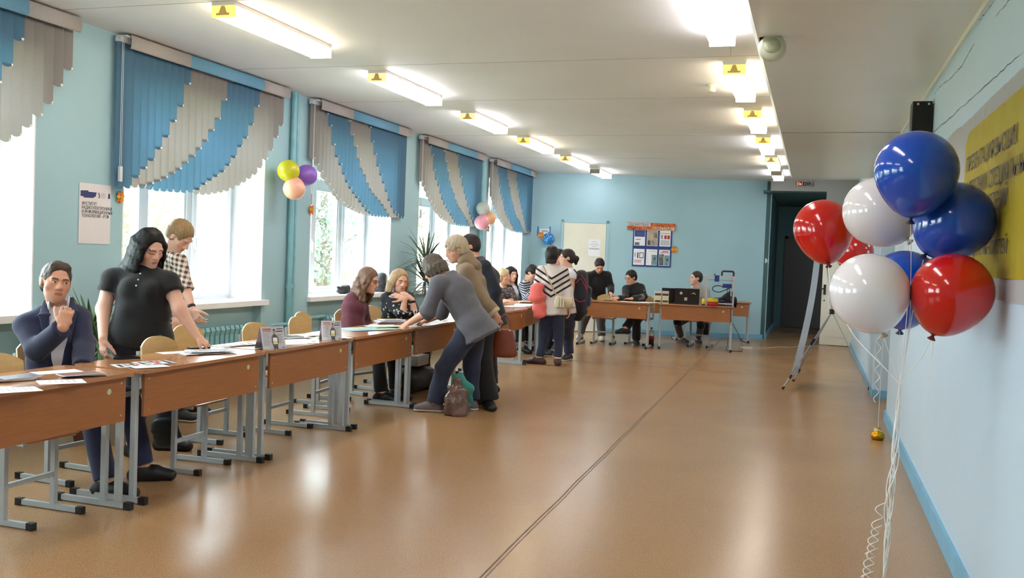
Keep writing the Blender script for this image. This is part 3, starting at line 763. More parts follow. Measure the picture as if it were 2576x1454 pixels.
# strap over one chair back
bm = NB(); prev = None
for (x, y, z) in [(-4.135, 5.335, 0.60), (-4.10, 5.30, 0.66), (-4.108, 5.255, 0.74), (-4.122, 5.215, 0.83), (-4.135, 5.205, 0.848), (-4.15, 5.20, 0.83), (-4.14, 5.18, 0.70)]:
    c = [bm.verts.new((x + q * 0.0, y + q * 0.013, z)) for q in (-1, 1)]
    if prev: bm.faces.new((prev[0], prev[1], c[1], c[0]))
    prev = c
bmesh.ops.solidify(bm, geom=bm.faces[:], thickness=0.003)
tag(obj('bag_strap', bm, mat('strap_webbing', (74, 84, 104), 0.8)), 'dark blue-grey strap hanging over a plywood chair back', 'strap')

# ================================================================ PAPERS AND CARDS
def sheet(name, label, cat, x, y, w, h, rot, z=ZT, th=0.0012, base=PAPER, prints=(), group=None, curl=0.0):
    """sheet of size w (local x) by h (local y); prints: (u0,u1,v0,v1,material) in 0..1"""
    t = thing(name, label, cat, (x, y, z + 0.0004), math.radians(rot), group)
    bm = NB(); n = 6; T = []; B = []
    for i in range(n + 1):
        u = i / n; zz = curl * (2 * abs(u - 0.5)) ** 3
        T.append([bm.verts.new(((u - 0.5) * w, s * h / 2, zz + th)) for s in (-1, 1)]); B.append([bm.verts.new(((u - 0.5) * w, s * h / 2, zz)) for s in (-1, 1)])
    for i in range(n):
        bm.faces.new((T[i][0], T[i + 1][0], T[i + 1][1], T[i][1])); bm.faces.new((B[i][0], B[i][1], B[i + 1][1], B[i + 1][0]))
        for s in (0, 1): bm.faces.new((T[i][s], B[i][s], B[i + 1][s], T[i + 1][s]))
    for i in (0, n): bm.faces.new((T[i][0], T[i][1], B[i][1], B[i][0]))
    obj('leaf', bm, base, t)
    bym = {}
    for u0, u1, v0, v1, m in prints: bym.setdefault(m.name, []).append((u0, u1, v0, v1, m))
    for k, L in bym.items():
        bm = NB()
        for u0, u1, v0, v1, m in L:
            za = curl * (2 * abs(u0 - 0.5)) ** 3; zb = curl * (2 * abs(u1 - 0.5)) ** 3
            vs = [bm.verts.new(((u - 0.5) * w, (v - 0.5) * h, zq + th + 0.0004)) for u, v, zq in ((u0, v0, za), (u1, v0, zb), (u1, v1, zb), (u0, v1, za))]
            bm.faces.new(vs)
        obj('print', bm, L[0][4], t)
    return t
MAPB = mat('map_blue', (140, 178, 196), 0.5, var=0.2, vscale=30); MAPG = mat('map_green', (176, 196, 160), 0.5, var=0.2, vscale=30)
PHOTO = mat('photo_brown', (150, 112, 100), 0.35, var=0.5, vscale=26); PHOTOG = mat('photo_grey', (112, 112, 124), 0.35, var=0.5, vscale=26)
LILAC = mat('paper_lilac', (196, 186, 198), 0.5, var=0.1, vscale=20); YEL = mat('print_yellow', (222, 200, 80), 0.5)
PAPG = mat('paper_grey', (198, 198, 204), 0.55)
def textlines(u0, u1, v0, v1, n, m=INKG, seedv=0):
    r = random.Random(seedv); out = []
    for k in range(n):
        v = v1 - (v1 - v0) * (k + 0.5) / n; out.append((u0, u0 + (u1 - u0) * r.uniform(0.6, 1.0), v - (v1 - v0) / n * 0.10, v + (v1 - v0) / n * 0.10, m))
    return out
G1 = 'papers on the nearest desk'
sheet('paper_sheet', 'blank white strip of paper beside the nearest chair back', 'paper', -3.80, 3.97, 0.115, 0.235, -22, group=G1)
sheet('paper_sheet', 'white sheet with faint print in front of the brown photo leaflets', 'paper', -3.525, 3.71, 0.15, 0.21, -38, prints=textlines(.15, .8, .2, .85, 5), group=G1)
sheet('paper_sheet', 'white printed sheet at the bottom left edge of the photo', 'paper', -3.50, 3.40, 0.15, 0.21, -30, prints=textlines(.1, .9, .1, .9, 7, INKG, 3), group=G1)
for k in range(6):
    r = random.Random(k)
    sheet('photo_leaflet', ['top', 'second', 'third', 'fourth', 'fifth', 'lowest'][5 - k] + ' brown photo leaflet of the fanned stack on the nearest desk', 'leaflet', -3.60 + 0.006 * k, 3.945 - 0.012 * k, 0.10, 0.21, -18 - 5 * (5 - k), z=ZT + 0.003 * k, th=0.0022, base=PAPER, prints=[(0.02, 0.98, 0.03, 0.97, PHOTO)], group='fanned photo leaflets', curl=0.003)
for k in range(5):
    sheet('photo_leaflet', ['top', 'second', 'third', 'fourth', 'lowest'][4 - k] + ' grey photo leaflet of the pile beside the nearest chair back', 'leaflet', -3.755 + 0.004 * k, 3.60 + 0.012 * k, 0.105, 0.22, -26 + 5 * k, z=ZT + 0.003 * k, th=0.0022, prints=[(0.02, 0.98, 0.03, 0.97, PHOTOG)], group='grey photo leaflets', curl=0.004)
# second desk
def phone(x, y, rot, label, z=ZT):
    t = thing('smartphone', label, 'phone', (x, y, z), math.radians(rot))
    bm = NB(); prism(bm, rrect(0.072, 0.145, 0.012), 0.0005, 0.009); obj('body', bm, BLACK, t, bevel=0.002)
    bm = NB(); prism(bm, rrect(0.064, 0.126, 0.004), 0.0088, 0.0094); obj('screen', bm, mat('phone_glass', (12, 13, 16), 0.08), t)
phone(-3.915, 4.635, -20, 'black smartphone lying below the hanging hand of the black-haired woman')
phone(-3.915, 5.33, -25, 'black smartphone under the fingertips of the black-haired woman', z=ZT + 0.004)
rb = [(0.05, 0.95, 0.80, 0.93, INKB), (0.08, 0.5, 0.62, 0.74, INKR), (0.08, 0.4, 0.45, 0.58, INK), (0.5, 0.9, 0.45, 0.6, INKR), (0.1, 0.7, 0.28, 0.4, INKG), (0.2, 0.85, 0.1, 0.2, INK)]
sheet('leaflet', 'leaflet with red and navy blocks, nearer of the two overlapping', 'leaflet', -3.68, 4.41, 0.15, 0.21, -32, prints=rb, group='red and navy leaflets')
sheet('leaflet', 'leaflet with red and navy blocks, farther of the two overlapping', 'leaflet', -3.66, 4.56, 0.15, 0.21, -26, z=ZT + 0.0018, prints=rb, group='red and navy leaflets')
sheet('paper_sheet', 'blank white card at the front left corner of the second desk', 'paper', -3.555, 4.395, 0.105, 0.20, -28, z=ZT + 0.0036)
sheet('paper_sheet', 'plain off-white sheet beside the chair with the strap', 'paper', -3.90, 5.06, 0.11, 0.21, -24, prints=textlines(.2, .8, .3, .6, 2))
for k, (dx, dy, r) in enumerate([(0, 0, -30), (0.02, 0.05, -22), (-0.02, 0.09, -36), (0.03, 0.12, -28)]):
    sheet('newspaper', ['lowest', 'third', 'second', 'top'][k] + ' loose printed sheet of the crumpled pile by the reaching hand', 'newspaper', -3.735 + dx, 5.10 + dy, 0.16, 0.24, r, z=ZT + 0.0025 * k, base=PAPG if k % 2 else PAPER, prints=textlines(.06, .46, .1, .9, 6, INKG, k) + textlines(.54, .94, .1, .9, 6, INKG, k + 9) + [(0.08, 0.4, 0.7, 0.9, PHOTOG)], group='crumpled printed sheets', curl=0.006)
# third desk
for k, (x, y, r) in enumerate([(-3.86, 5.70, -14), (-3.83, 5.76, -26)]):
    sheet('brochure', ('white brochure lying left of the nearer tent card', 'open white brochure lying behind the nearer tent card')[k], 'brochure', x, y, 0.15, 0.25, r, z=ZT + 0.002 * k, prints=textlines(.1, .9, .1, .5, 5, INKG, k) + [(.1, .9, .62, .66, INK)], curl=0.004)
for k, (x, y, r, lab) in enumerate([
    (-3.64, 6.02, -40, 'white sheet with dark lines right of the nearer tent card'),
    (-3.62, 6.12, -34, 'white sheet overlapping the dark-lined one between the tent cards'),
    (-3.70, 6.22, -30, 'large white folder sheet left of the farther tent card'),
    (-3.84, 6.42, -20, 'white sheet under the grey tablet at the back of the third desk'),
    (-3.86, 6.62, -16, 'long white sheet behind the farther tent card'),
    (-3.58, 6.58, -30, 'white sheet at the front corner beside the farther tent card')]):
    sheet('paper_sheet', lab, 'paper', x, y, 0.17, 0.24, r, z=ZT + 0.0016 * k, prints=textlines(.1, .85, .15, .85, 6, INK if k == 0 else INKG, k), group='white sheets between the tent cards')
t = thing('tablet', 'flat grey tablet on white sheets behind the tent cards', 'tablet', (-3.84, 6.38, ZT + 0.008), math.radians(-25))
bm = NB(); prism(bm, rrect(0.10, 0.17, 0.01), 0, 0.008); obj('body', bm, PAPG, t, bevel=0.002)
bm = NB(); prism(bm, rrect(0.085, 0.14, 0.004), 0.0078, 0.0085); obj('screen', bm, mat('tablet_screen', (90, 92, 100), 0.15), t)
def tent(x, y, rot, w, hgt, label):
    t = thing('tent_card', label, 'tent card', (x, y, ZT), math.radians(rot))
    lean = 0.045
    def pan(name, pts, m):
        bm = NB(); v = [bm.verts.new(p) for p in pts]; bm.faces.new(v); bmesh.ops.solidify(bm, geom=bm.faces[:], thickness=0.0012); return obj(name, bm, m, t)
    f = pan('front_panel', [(lean, -w / 2, 0.001), (lean, w / 2, 0.001), (0, w / 2, hgt), (0, -w / 2, hgt)], PAPER)
    pan('back_panel', [(-lean * 1.3, -w / 2, 0.001), (0, -w / 2, hgt), (0, w / 2, hgt), (-lean * 1.3, w / 2, 0.001)], LILAC)
    pan('base_flap', [(lean, -w / 2, 0.0012), (-lean, -w / 2, 0.0012), (-lean, w / 2, 0.0012), (lean, w / 2, 0.0012)], PAPER)
    bm = NB(); v = [bm.verts.new(p) for p in [(-lean * 1.3 - .002, -w / 2, 0.004), (-lean * .9 - .003, -w / 2, hgt * 0.3), (-lean * .9 - .003, w / 2, hgt * 0.3), (-lean * 1.3 - .002, w / 2, 0.004)]]; bm.faces.new(v); obj('back_band', bm, INKB, t)
    d = Vector((-lean, 0, hgt)); nrm = Vector((hgt, 0, lean)).normalized()
    def P(u, v): return Vector((lean, (u - 0.5) * w, 0.001)) + d * v + nrm * 0.0022
    def quad(bm, u0, u1, v0, v1):
        bm.faces.new([bm.verts.new(P(u, v)) for u, v in ((u0, v0), (u1, v0), (u1, v1), (u0, v1))])
    bm = NB()
    for k in range(9): quad(bm, .06, .34 + .06 * (k % 3 == 0), .70 - k * .065, .72 - k * .065)
    for k in range(7): quad(bm, .68, .93 - .08 * (k % 2), .62 - k * .06, .64 - k * .06)
    obj('text_lines', bm, INKG, f)
    bm = NB(); quad(bm, .07, .44, .86, .90); quad(bm, .07, .44, .79, .815); obj('red_heading', bm, INKR, f)
    bm = NB(); quad(bm, .68, .95, .86, .89); quad(bm, .64, .93, .75, .79); obj('black_heading', bm, INK, f)
    bm = NB(); quad(bm, .84, .95, .05, .08); obj('small_mark', bm, INK, f)
    def poly(name, pts, m, off):
        bm = NB(); bm.faces.new([bm.verts.new(P(u, v) + nrm * off) for u, v in pts]); obj(name, bm, m, f)
    poly('figure_coat', [(.47, .60), (.43, .5), (.42, .3), (.47, .14), (.66, .14), (.71, .3), (.70, .5), (.65, .60), (.57, .66), (.54, .66)], mat('print_coat', (92, 90, 86), 0.6), 0.0004)
    poly('figure_legs', [(.48, .14), (.50, .01), (.56, .01), (.57, .1), (.60, .01), (.67, .01), (.65, .14)], mat('print_trousers', (60, 62, 66), 0.6), 0.0004)
    poly('figure_head', [(.52, .68), (.52, .80), (.55, .84), (.59, .82), (.60, .70), (.57, .66)], mat('print_skin', (190, 140, 118), 0.6), 0.0005)
    poly('figure_hair', [(.515, .79), (.52, .86), (.56, .88), (.605, .85), (.60, .79), (.56, .82)], INK, 0.0006)
    poly('figure_papers', [(.47, .22), (.47, .50), (.66, .50), (.66, .22)], PAPER, 0.0006)
    poly('figure_papers', [(.48, .26), (.48, .34), (.65, .34), (.65, .26)], YEL, 0.0008)
tent(-3.555, 5.64, -25, 0.185, 0.155, 'folded tent card printed with a standing man, nearer of the two')
tent(-3.545, 6.46, -48, 0.155, 0.15, 'folded tent card printed with a standing man, turned away, farther of the two')
# fourth desk: map, magazines
sheet('map', 'unfolded blue-green map on the desk of the girl in burgundy', 'map', -3.76, 7.55, 0.30, 0.56, -26, base=MAPB, prints=[(.1, .5, .2, .5, MAPG), (.3, .8, .6, .9, MAPG), (.0, 1, .49, .51, PAPER)], curl=0.004)
sheet('map', 'pale yellow-green map sheet overlapping the blue map', 'map', -3.75, 7.86, 0.20, 0.34, -26, z=ZT + 0.003, base=MAPG, prints=[(.0, .25, 0, 1, PAPER)], curl=0.005)
for k in range(4):
    sheet('magazine', ['lowest', 'third', 'second', 'top'][k] + ' lilac magazine of the pile by the girl in the spotted dress', 'magazine', -3.93 + .006 * k, 8.33 - .008 * k, 0.20, 0.27, -55 + 4 * k, z=ZT + 0.006 * k, th=0.0055, base=LILAC, prints=[(.3, .9, .1, .9, PHOTOG)] if k == 3 else (), group='pile of lilac magazines')
sheet('magazine', 'white magazine with a yellow corner on the lilac pile', 'magazine', -3.94, 8.40, 0.17, 0.24, -40, z=ZT + 0.025, th=0.004, prints=[(.0, .3, .0, .8, YEL), (.4, .95, .1, .9, PHOTOG)])
sheet('paper_sheet', 'white sheet under the hand of the woman in grey', 'paper', -3.66, 8.10, 0.16, 0.22, -30, prints=textlines(.1, .8, .1, .8, 5))
for k, (x, y) in enumerate([(-3.70, 8.62), (-3.62, 8.75), (-3.72, 8.95)]):
    sheet('paper_sheet', ('white sheet at the front of the shaded desk', 'white sheet overhanging the shaded desk edge', 'white sheet at the back of the shaded desk')[k], 'paper', x, y, 0.2, 0.28, -20 + 14 * k, z=ZT + .0015 * k, prints=textlines(.1, .9, .1, .9, 7, INKG, k), group='white sheets on the shaded desk')
# far row: papers of the floral woman
for k in range(5):
    sheet('paper_sheet', ['lowest', 'fourth', 'third', 'second', 'top'][k] + ' white leaflet of the spread before the woman in a floral blouse', 'leaflet', -3.92 + .02 * (k % 3), 12.25 + .15 * k, 0.24, 0.3, -30 + 17 * k, z=ZT + .0016 * k, prints=textlines(.1, .9, .1, .9, 6, INKG, k), group='leaflets before the woman in a floral blouse')
sheet('open_book', 'open cream book in front of the boy in a striped shirt', 'book', -4.05, 13.45, 0.22, 0.34, -60, th=0.008, base=mat('book_cream', (226, 222, 196), 0.6), prints=textlines(.1, .45, .1, .9, 8) + textlines(.55, .9, .1, .9, 8, INKG, 2), curl=0.012)
# man in glasses
for k, (x, y, r) in enumerate([(-2.95, 15.5, 80), (-2.72, 15.46, 100), (-2.62, 15.58, 70)]):
    sheet('paper_sheet', ('white sheet under the hands of the man in glasses', 'white sheet at the right end of the desk with the man in glasses', 'white sheet overlapping at the desk end by the boxes')[k], 'paper', x, y, 0.21, 0.297, r, z=ZT + .0015 * k, group='sheets by the man in glasses')
phone(-3.28, 15.52, 80, 'black phone on the desk in front of the empty pale chair')
# ================================================================ IMPLICIT-SURFACE MODELLING (bodies, clothes, hair, soft things)
def V3(v): return np.array([float(v[0]), float(v[1]), float(v[2])])
def nrm(v): v = V3(v); return v / (np.linalg.norm(v) + 1e-12)
def cone(a, b, ra, rb, clip=None): return dict(k='c', a=V3(a), b=V3(b), ra=ra, rb=rb, clip=clip)
def econe(a, b, side, ra, rb, clip=None):          # ra=(side radius, front radius) at a, rb at b
    return dict(k='e', a=V3(a), b=V3(b), s=nrm(side), ra=ra, rb=rb, clip=clip)
def ball(c, r): return dict(k='c', a=V3(c), b=V3(c) + 1e-5, ra=r, rb=r, clip=None)
def ell(c, ax, r): return dict(k='l', c=V3(c), ax=[nrm(x) for x in ax], r=r, clip=None)
def bbox(p):
    if p['k'] == 'c':
        r = max(p['ra'], p['rb']); return np.minimum(p['a'], p['b']) - r, np.maximum(p['a'], p['b']) + r
    if p['k'] == 'e':
        r = max(*p['ra'], *p['rb']); return np.minimum(p['a'], p['b']) - r, np.maximum(p['a'], p['b']) + r
    r = max(p['r']); return p['c'] - r, p['c'] + r
def pdist(p, X, Y, Z):
    if p['k'] == 'c':
        d = p['b'] - p['a']; L = max(d.dot(d), 1e-12); x, y, z = X - p['a'][0], Y - p['a'][1], Z - p['a'][2]
        t = np.clip((x * d[0] + y * d[1] + z * d[2]) / L, 0, 1)
        r = np.sqrt((x - t * d[0]) ** 2 + (y - t * d[1]) ** 2 + (z - t * d[2]) ** 2) - (p['ra'] + (p['rb'] - p['ra']) * t)
    elif p['k'] == 'e':
        d = p['b'] - p['a']; L = max(d.dot(d), 1e-12); x, y, z = X - p['a'][0], Y - p['a'][1], Z - p['a'][2]
        t = np.clip((x * d[0] + y * d[1] + z * d[2]) / L, 0, 1)
        x, y, z = x - t * d[0], y - t * d[1], z - t * d[2]
        dn = d / math.sqrt(L); s = p['s'] - dn * p['s'].dot(dn); s = s / (np.linalg.norm(s) + 1e-9); f = np.cross(dn, s)
        rs = p['ra'][0] + (p['rb'][0] - p['ra'][0]) * t; rf = p['ra'][1] + (p['rb'][1] - p['ra'][1]) * t
        qs = x * s[0] + y * s[1] + z * s[2]; qf = x * f[0] + y * f[1] + z * f[2]; qa = x * dn[0] + y * dn[1] + z * dn[2]
        e = np.sqrt((qs / rs) ** 2 + (qf / rf) ** 2 + (qa / rf) ** 2); r = (e - 1) * np.minimum(rs, rf)
    else:
        x, y, z = X - p['c'][0], Y - p['c'][1], Z - p['c'][2]; e = 0
        for a, q in zip(p['ax'], p['r']): e = e + ((x * a[0] + y * a[1] + z * a[2]) / q) ** 2
        r = (np.sqrt(e) - 1) * min(p['r'])
    if p['clip']:
        for c, n in p['clip']:
            r = np.maximum(r, (X - c[0]) * n[0] + (Y - c[1]) * n[1] + (Z - c[2]) * n[2])
    return r
def axis_pts(lo, hi, base, fine):
    out = [lo]; x = lo
    while x < hi:
        s = base
        for a, b, r in fine:
            if a - base < x < b + r: s = min(s, r if x > a - r else base * 0.7)
        x += s; out.append(x)
    return np.array(out)
class Field:
    def __init__(self, prims, base=0.013, fine=(), pad=0.035, k=0.02, add=None):
        bb = [bbox(p) for p in prims]; lo = np.min([b[0] for b in bb], 0) - pad; hi = np.max([b[1] for b in bb], 0) + pad
        self.ax = [axis_pts(lo[i], hi[i], base, [(f[0][i], f[1][i], f[2]) for f in fine]) for i in range(3)]
        self.F = np.full([len(a) for a in self.ax], 0.2); self.k = k
        for p in (prims if add is None else add): self.add(p, p.get('kk', k))
    def sl(self, p, m):
        lo, hi = bbox(p); s = []
        for i in range(3):
            a = self.ax[i]; s.append(slice(max(0, np.searchsorted(a, lo[i] - m) - 1), min(len(a), np.searchsorted(a, hi[i] + m) + 1)))
        return tuple(s)
    def grid(self, s): return self.ax[0][s[0], None, None], self.ax[1][None, s[1], None], self.ax[2][None, None, s[2]]
    def add(self, p, k=None):
        k = self.k if k is None else k; s = self.sl(p, k + 0.04); d = pdist(p, *self.grid(s)); f = self.F[s]
        h = np.maximum(k - np.abs(f - d), 0) / max(k, 1e-6); self.F[s] = np.minimum(f, d) - h * h * k * 0.25
    def sub(self, p, k=0.01):
        s = self.sl(p, k + 0.01); d = -pdist(p, *self.grid(s)); f = self.F[s]
        h = np.maximum(k - np.abs(f - d), 0) / max(k, 1e-6); self.F[s] = np.maximum(f, d) + h * h * k * 0.25
    def cut(self, c, n):                # keep the side where (p-c).n < 0
        X, Y, Z = self.grid((slice(None),) * 3); self.F = np.maximum(self.F, (X - c[0]) * n[0] + (Y - c[1]) * n[1] + (Z - c[2]) * n[2])
    def folds(self, amp, scale, seed=0):
        r = np.random.RandomState(seed); X, Y, Z = self.grid((slice(None),) * 3); n = 0
        for i in range(5):
            d = r.normal(size=3); d /= np.linalg.norm(d); d *= scale * r.uniform(0.6, 1.6); n = n + np.sin(X * d[0] + Y * d[1] + Z * d[2] + r.uniform(0, 6.28))
        self.F = self.F + amp * n * 0.45
    def mesh(self, name, origin=(0, 0, 0)):
        F = self.F; S = F < 0; nx, ny, nz = F.shape
        c = np.zeros((nx - 1, ny - 1, nz - 1), np.int8)
        for i in (0, 1):
            for j in (0, 1):
                for k in (0, 1): c += S[i:nx - 1 + i, j:ny - 1 + j, k:nz - 1 + k]
        m = (c > 0) & (c < 8); I = np.argwhere(m); idx = np.full(m.shape, -1, np.int64); idx[m] = np.arange(len(I))
        acc = np.zeros((len(I), 3)); cnt = np.zeros(len(I)); A = self.ax
        for ax in range(3):
            o = [(1, 0, 0), (0, 1, 0), (0, 0, 1)][ax]; others = [q for q in range(3) if q != ax]
            for u in (0, 1):
                for v in (0, 1):
                    b = I.copy(); b[:, others[0]] += u; b[:, others[1]] += v; e = b + o
                    f0 = F[b[:, 0], b[:, 1], b[:, 2]]; f1 = F[e[:, 0], e[:, 1], e[:, 2]]; x = (f0 < 0) != (f1 < 0)
                    t = f0[x] / (f0[x] - f1[x])
                    for q in range(3):
                        p0 = A[q][b[x, q]]; p1 = A[q][e[x, q]]; acc[x, q] += p0 + (p1 - p0) * t
                    cnt[x] += 1
        P = acc / np.maximum(cnt, 1)[:, None]
        Q = []
        for ax in range(3):
            o = [(1, 0, 0), (0, 1, 0), (0, 0, 1)][ax]; u, v = [(1, 2), (2, 0), (0, 1)][ax]
            s0 = S[tuple(slice(0, -1) if q == ax else slice(1, -1) for q in range(3))]; s1 = S[tuple(slice(1, None) if q == ax else slice(1, -1) for q in range(3))]
            E = np.argwhere(s0 != s1); 
            if not len(E): continue
            inside = s0[E[:, 0], E[:, 1], E[:, 2]]
            E = E + np.array([0 if q == ax else 1 for q in range(3)])
            def cell(du, dv):
                q = E.copy(); q[:, u] -= du; q[:, v] -= dv; return idx[q[:, 0], q[:, 1], q[:, 2]]
            q = np.stack([cell(1, 1), cell(0, 1), cell(0, 0), cell(1, 0)], 1); q[~inside] = q[~inside][:, ::-1]; Q.append(q)
        Q = np.concatenate(Q) if Q else np.zeros((0, 4), int); Q = Q[(Q >= 0).all(1)]
        # relax a little, tangentially blind but small
        nb = np.zeros_like(P); nc = np.zeros(len(P))
        for i in range(4):
            a, b = Q[:, i], Q[:, (i + 1) % 4]; np.add.at(nb, a, P[b]); np.add.at(nc, a, 1); np.add.at(nb, b, P[a]); np.add.at(nc, b, 1)
        P2 = P + 0.35 * (nb / np.maximum(nc, 1)[:, None] - P)
        me = bpy.data.meshes.new(name); n = len(P2)
        if n == 0: return me, P2
        me.vertices.add(n); me.vertices.foreach_set('co', (P2 - V3(origin)).astype(np.float32).ravel())
        me.loops.add(Q.size); me.loops.foreach_set('vertex_index', Q.astype(np.int32).ravel())
        me.polygons.add(len(Q)); me.polygons.foreach_set('loop_start', np.arange(0, Q.size, 4, dtype=np.int32)); me.polygons.foreach_set('loop_total', np.full(len(Q), 4, np.int32))
        me.polygons.foreach_set('use_smooth', np.ones(len(Q), bool)); me.update(calc_edges=True)
        return me, P2
def soft(name, prims, m, parent=None, base=0.012, k=0.02, folds=None, cuts=(), subs=(), origin=(0, 0, 0), fine=()):
    f = Field(prims, base, fine, 0.03, k)
    for p, kk in subs: f.sub(p, kk)
    for c, n in cuts: f.cut(c, n)
    if folds: f.folds(*folds)
    me, _ = f.mesh(name, origin); return mesh_obj(name, me, m, parent)

# ================================================================ PEOPLE
def skin_mat(name, col):
    m = mat(name, col, 0.5, sss=0.12, spec=0.35)
    nt = m.node_tree; p = nt.nodes['Principled BSDF']; at = nt.nodes.new('ShaderNodeAttribute'); at.attribute_name = 'tint'
    mx = nt.nodes.new('ShaderNodeMixRGB'); mx.blend_type = 'MULTIPLY'; mx.inputs[0].default_value = 1; mx.inputs[1].default_value = srgb(*col)
    nt.links.new(at.outputs['Color'], mx.inputs[2]); nt.links.new(mx.outputs[0], p.inputs['Base Color']); return m
SKIN = {k: skin_mat('skin_' + k, c) for k, c in dict(fair=(226, 176, 152), warm=(214, 160, 134), tan=(206, 152, 124)).items()}
def hair_mat(name, col, var=0.35, rough=0.45, bump=0.3):
    return mat(name, col, rough, var=var, vscale=10, stretch=(16, 16, 1.6), bump=bump, bscale=14, spec=0.3)
def cloth(name, col, var=0.06, rough=0.85, bump=0.15): return mat(name, col, rough, var=var, vscale=14, bump=bump, bscale=220, sheen=0.15)
EYEW = mat('eye_white', (226, 222, 216), 0.2); IRIS = mat('eye_iris', (52, 44, 38), 0.15)
CAMR = RC[0].copy(); CAMR[2] = 0; CAMR /= np.linalg.norm(CAMR)         # rightwards along the floor
def facing(pos, yaw, pitch=0.0):
    """direction of a face: yaw 0 looks at the camera, + turns to the right, pitch + looks down"""
    to = -V3(pos); to[2] = 0; to /= np.linalg.norm(to); r = np.array([-to[1], to[0], 0]); r = r if r.dot(CAMR) > 0 else -r
    y, p = math.radians(yaw), math.radians(pitch); h = to * math.cos(y) + r * math.sin(y)
    return h * math.cos(p) - np.array([0, 0, math.sin(p)])
def head_frame(pos, yaw, pitch, roll):
    f = facing(pos, yaw, pitch); up = np.array([0, 0, 1.0]); s = nrm(np.cross(up, f)); u = np.cross(f, s)
    a = math.radians(roll); s2 = s * math.cos(a) + u * math.sin(a); return f, s2, np.cross(f, s2)
def hand_prims(wr, d, back, side, curl=0.35, spread=1.0, sc=1.0, thumb=0.6):
    """wr wrist, d pointing direction, back = outwards normal of the back of the hand, side=+1 puts the thumb on d x back"""
    wr, d = V3(wr), nrm(d); back = nrm(V3(back) - d * np.dot(back, d)); w = np.cross(d, back) * side; P = []
    P.append(econe(wr - d * 0.01, wr + d * 0.03 * sc, w, (0.026 * sc, 0.019 * sc), (0.036 * sc, 0.017 * sc)))
    P.append(econe(wr + d * 0.03 * sc, wr + d * 0.078 * sc, w, (0.037 * sc, 0.016 * sc), (0.039 * sc, 0.012 * sc)))
    def rot(v, ang): return v * math.cos(ang) - back * math.sin(ang)
    for i, (o, L) in enumerate(((0.030, 0.074), (0.010, 0.083), (-0.010, 0.077), (-0.029, 0.060))):
        p = wr + d * (0.082 - 0.004 * abs(i - 1)) * sc + w * o * sc * (0.9 + 0.25 * spread); ang = curl * 0.55; r = 0.0088 * sc
        fd = nrm(d + w * o * 3.0 * spread)
        for fr in (0.46, 0.31, 0.23):
            v = fd * math.cos(ang) - back * math.sin(ang); q = p + v * L * fr * sc; P.append(dict(cone(p, q, r, r * 0.92), kk=0.006)); p = q; ang += curl * 1.05; r *= 0.92
    p = wr + d * 0.025 * sc + w * 0.026 * sc; v = nrm(d * 0.75 + w * thumb - back * 0.35)
    for L, r in ((0.045, 0.0125), (0.032, 0.0105), (0.026, 0.009)):
        q = p + v * L * sc; P.append(dict(cone(p, q, r * sc, r * 0.9 * sc), kk=0.008)); p = q; v = nrm(v + d * 0.35 - back * 0.25 * curl)
    return P
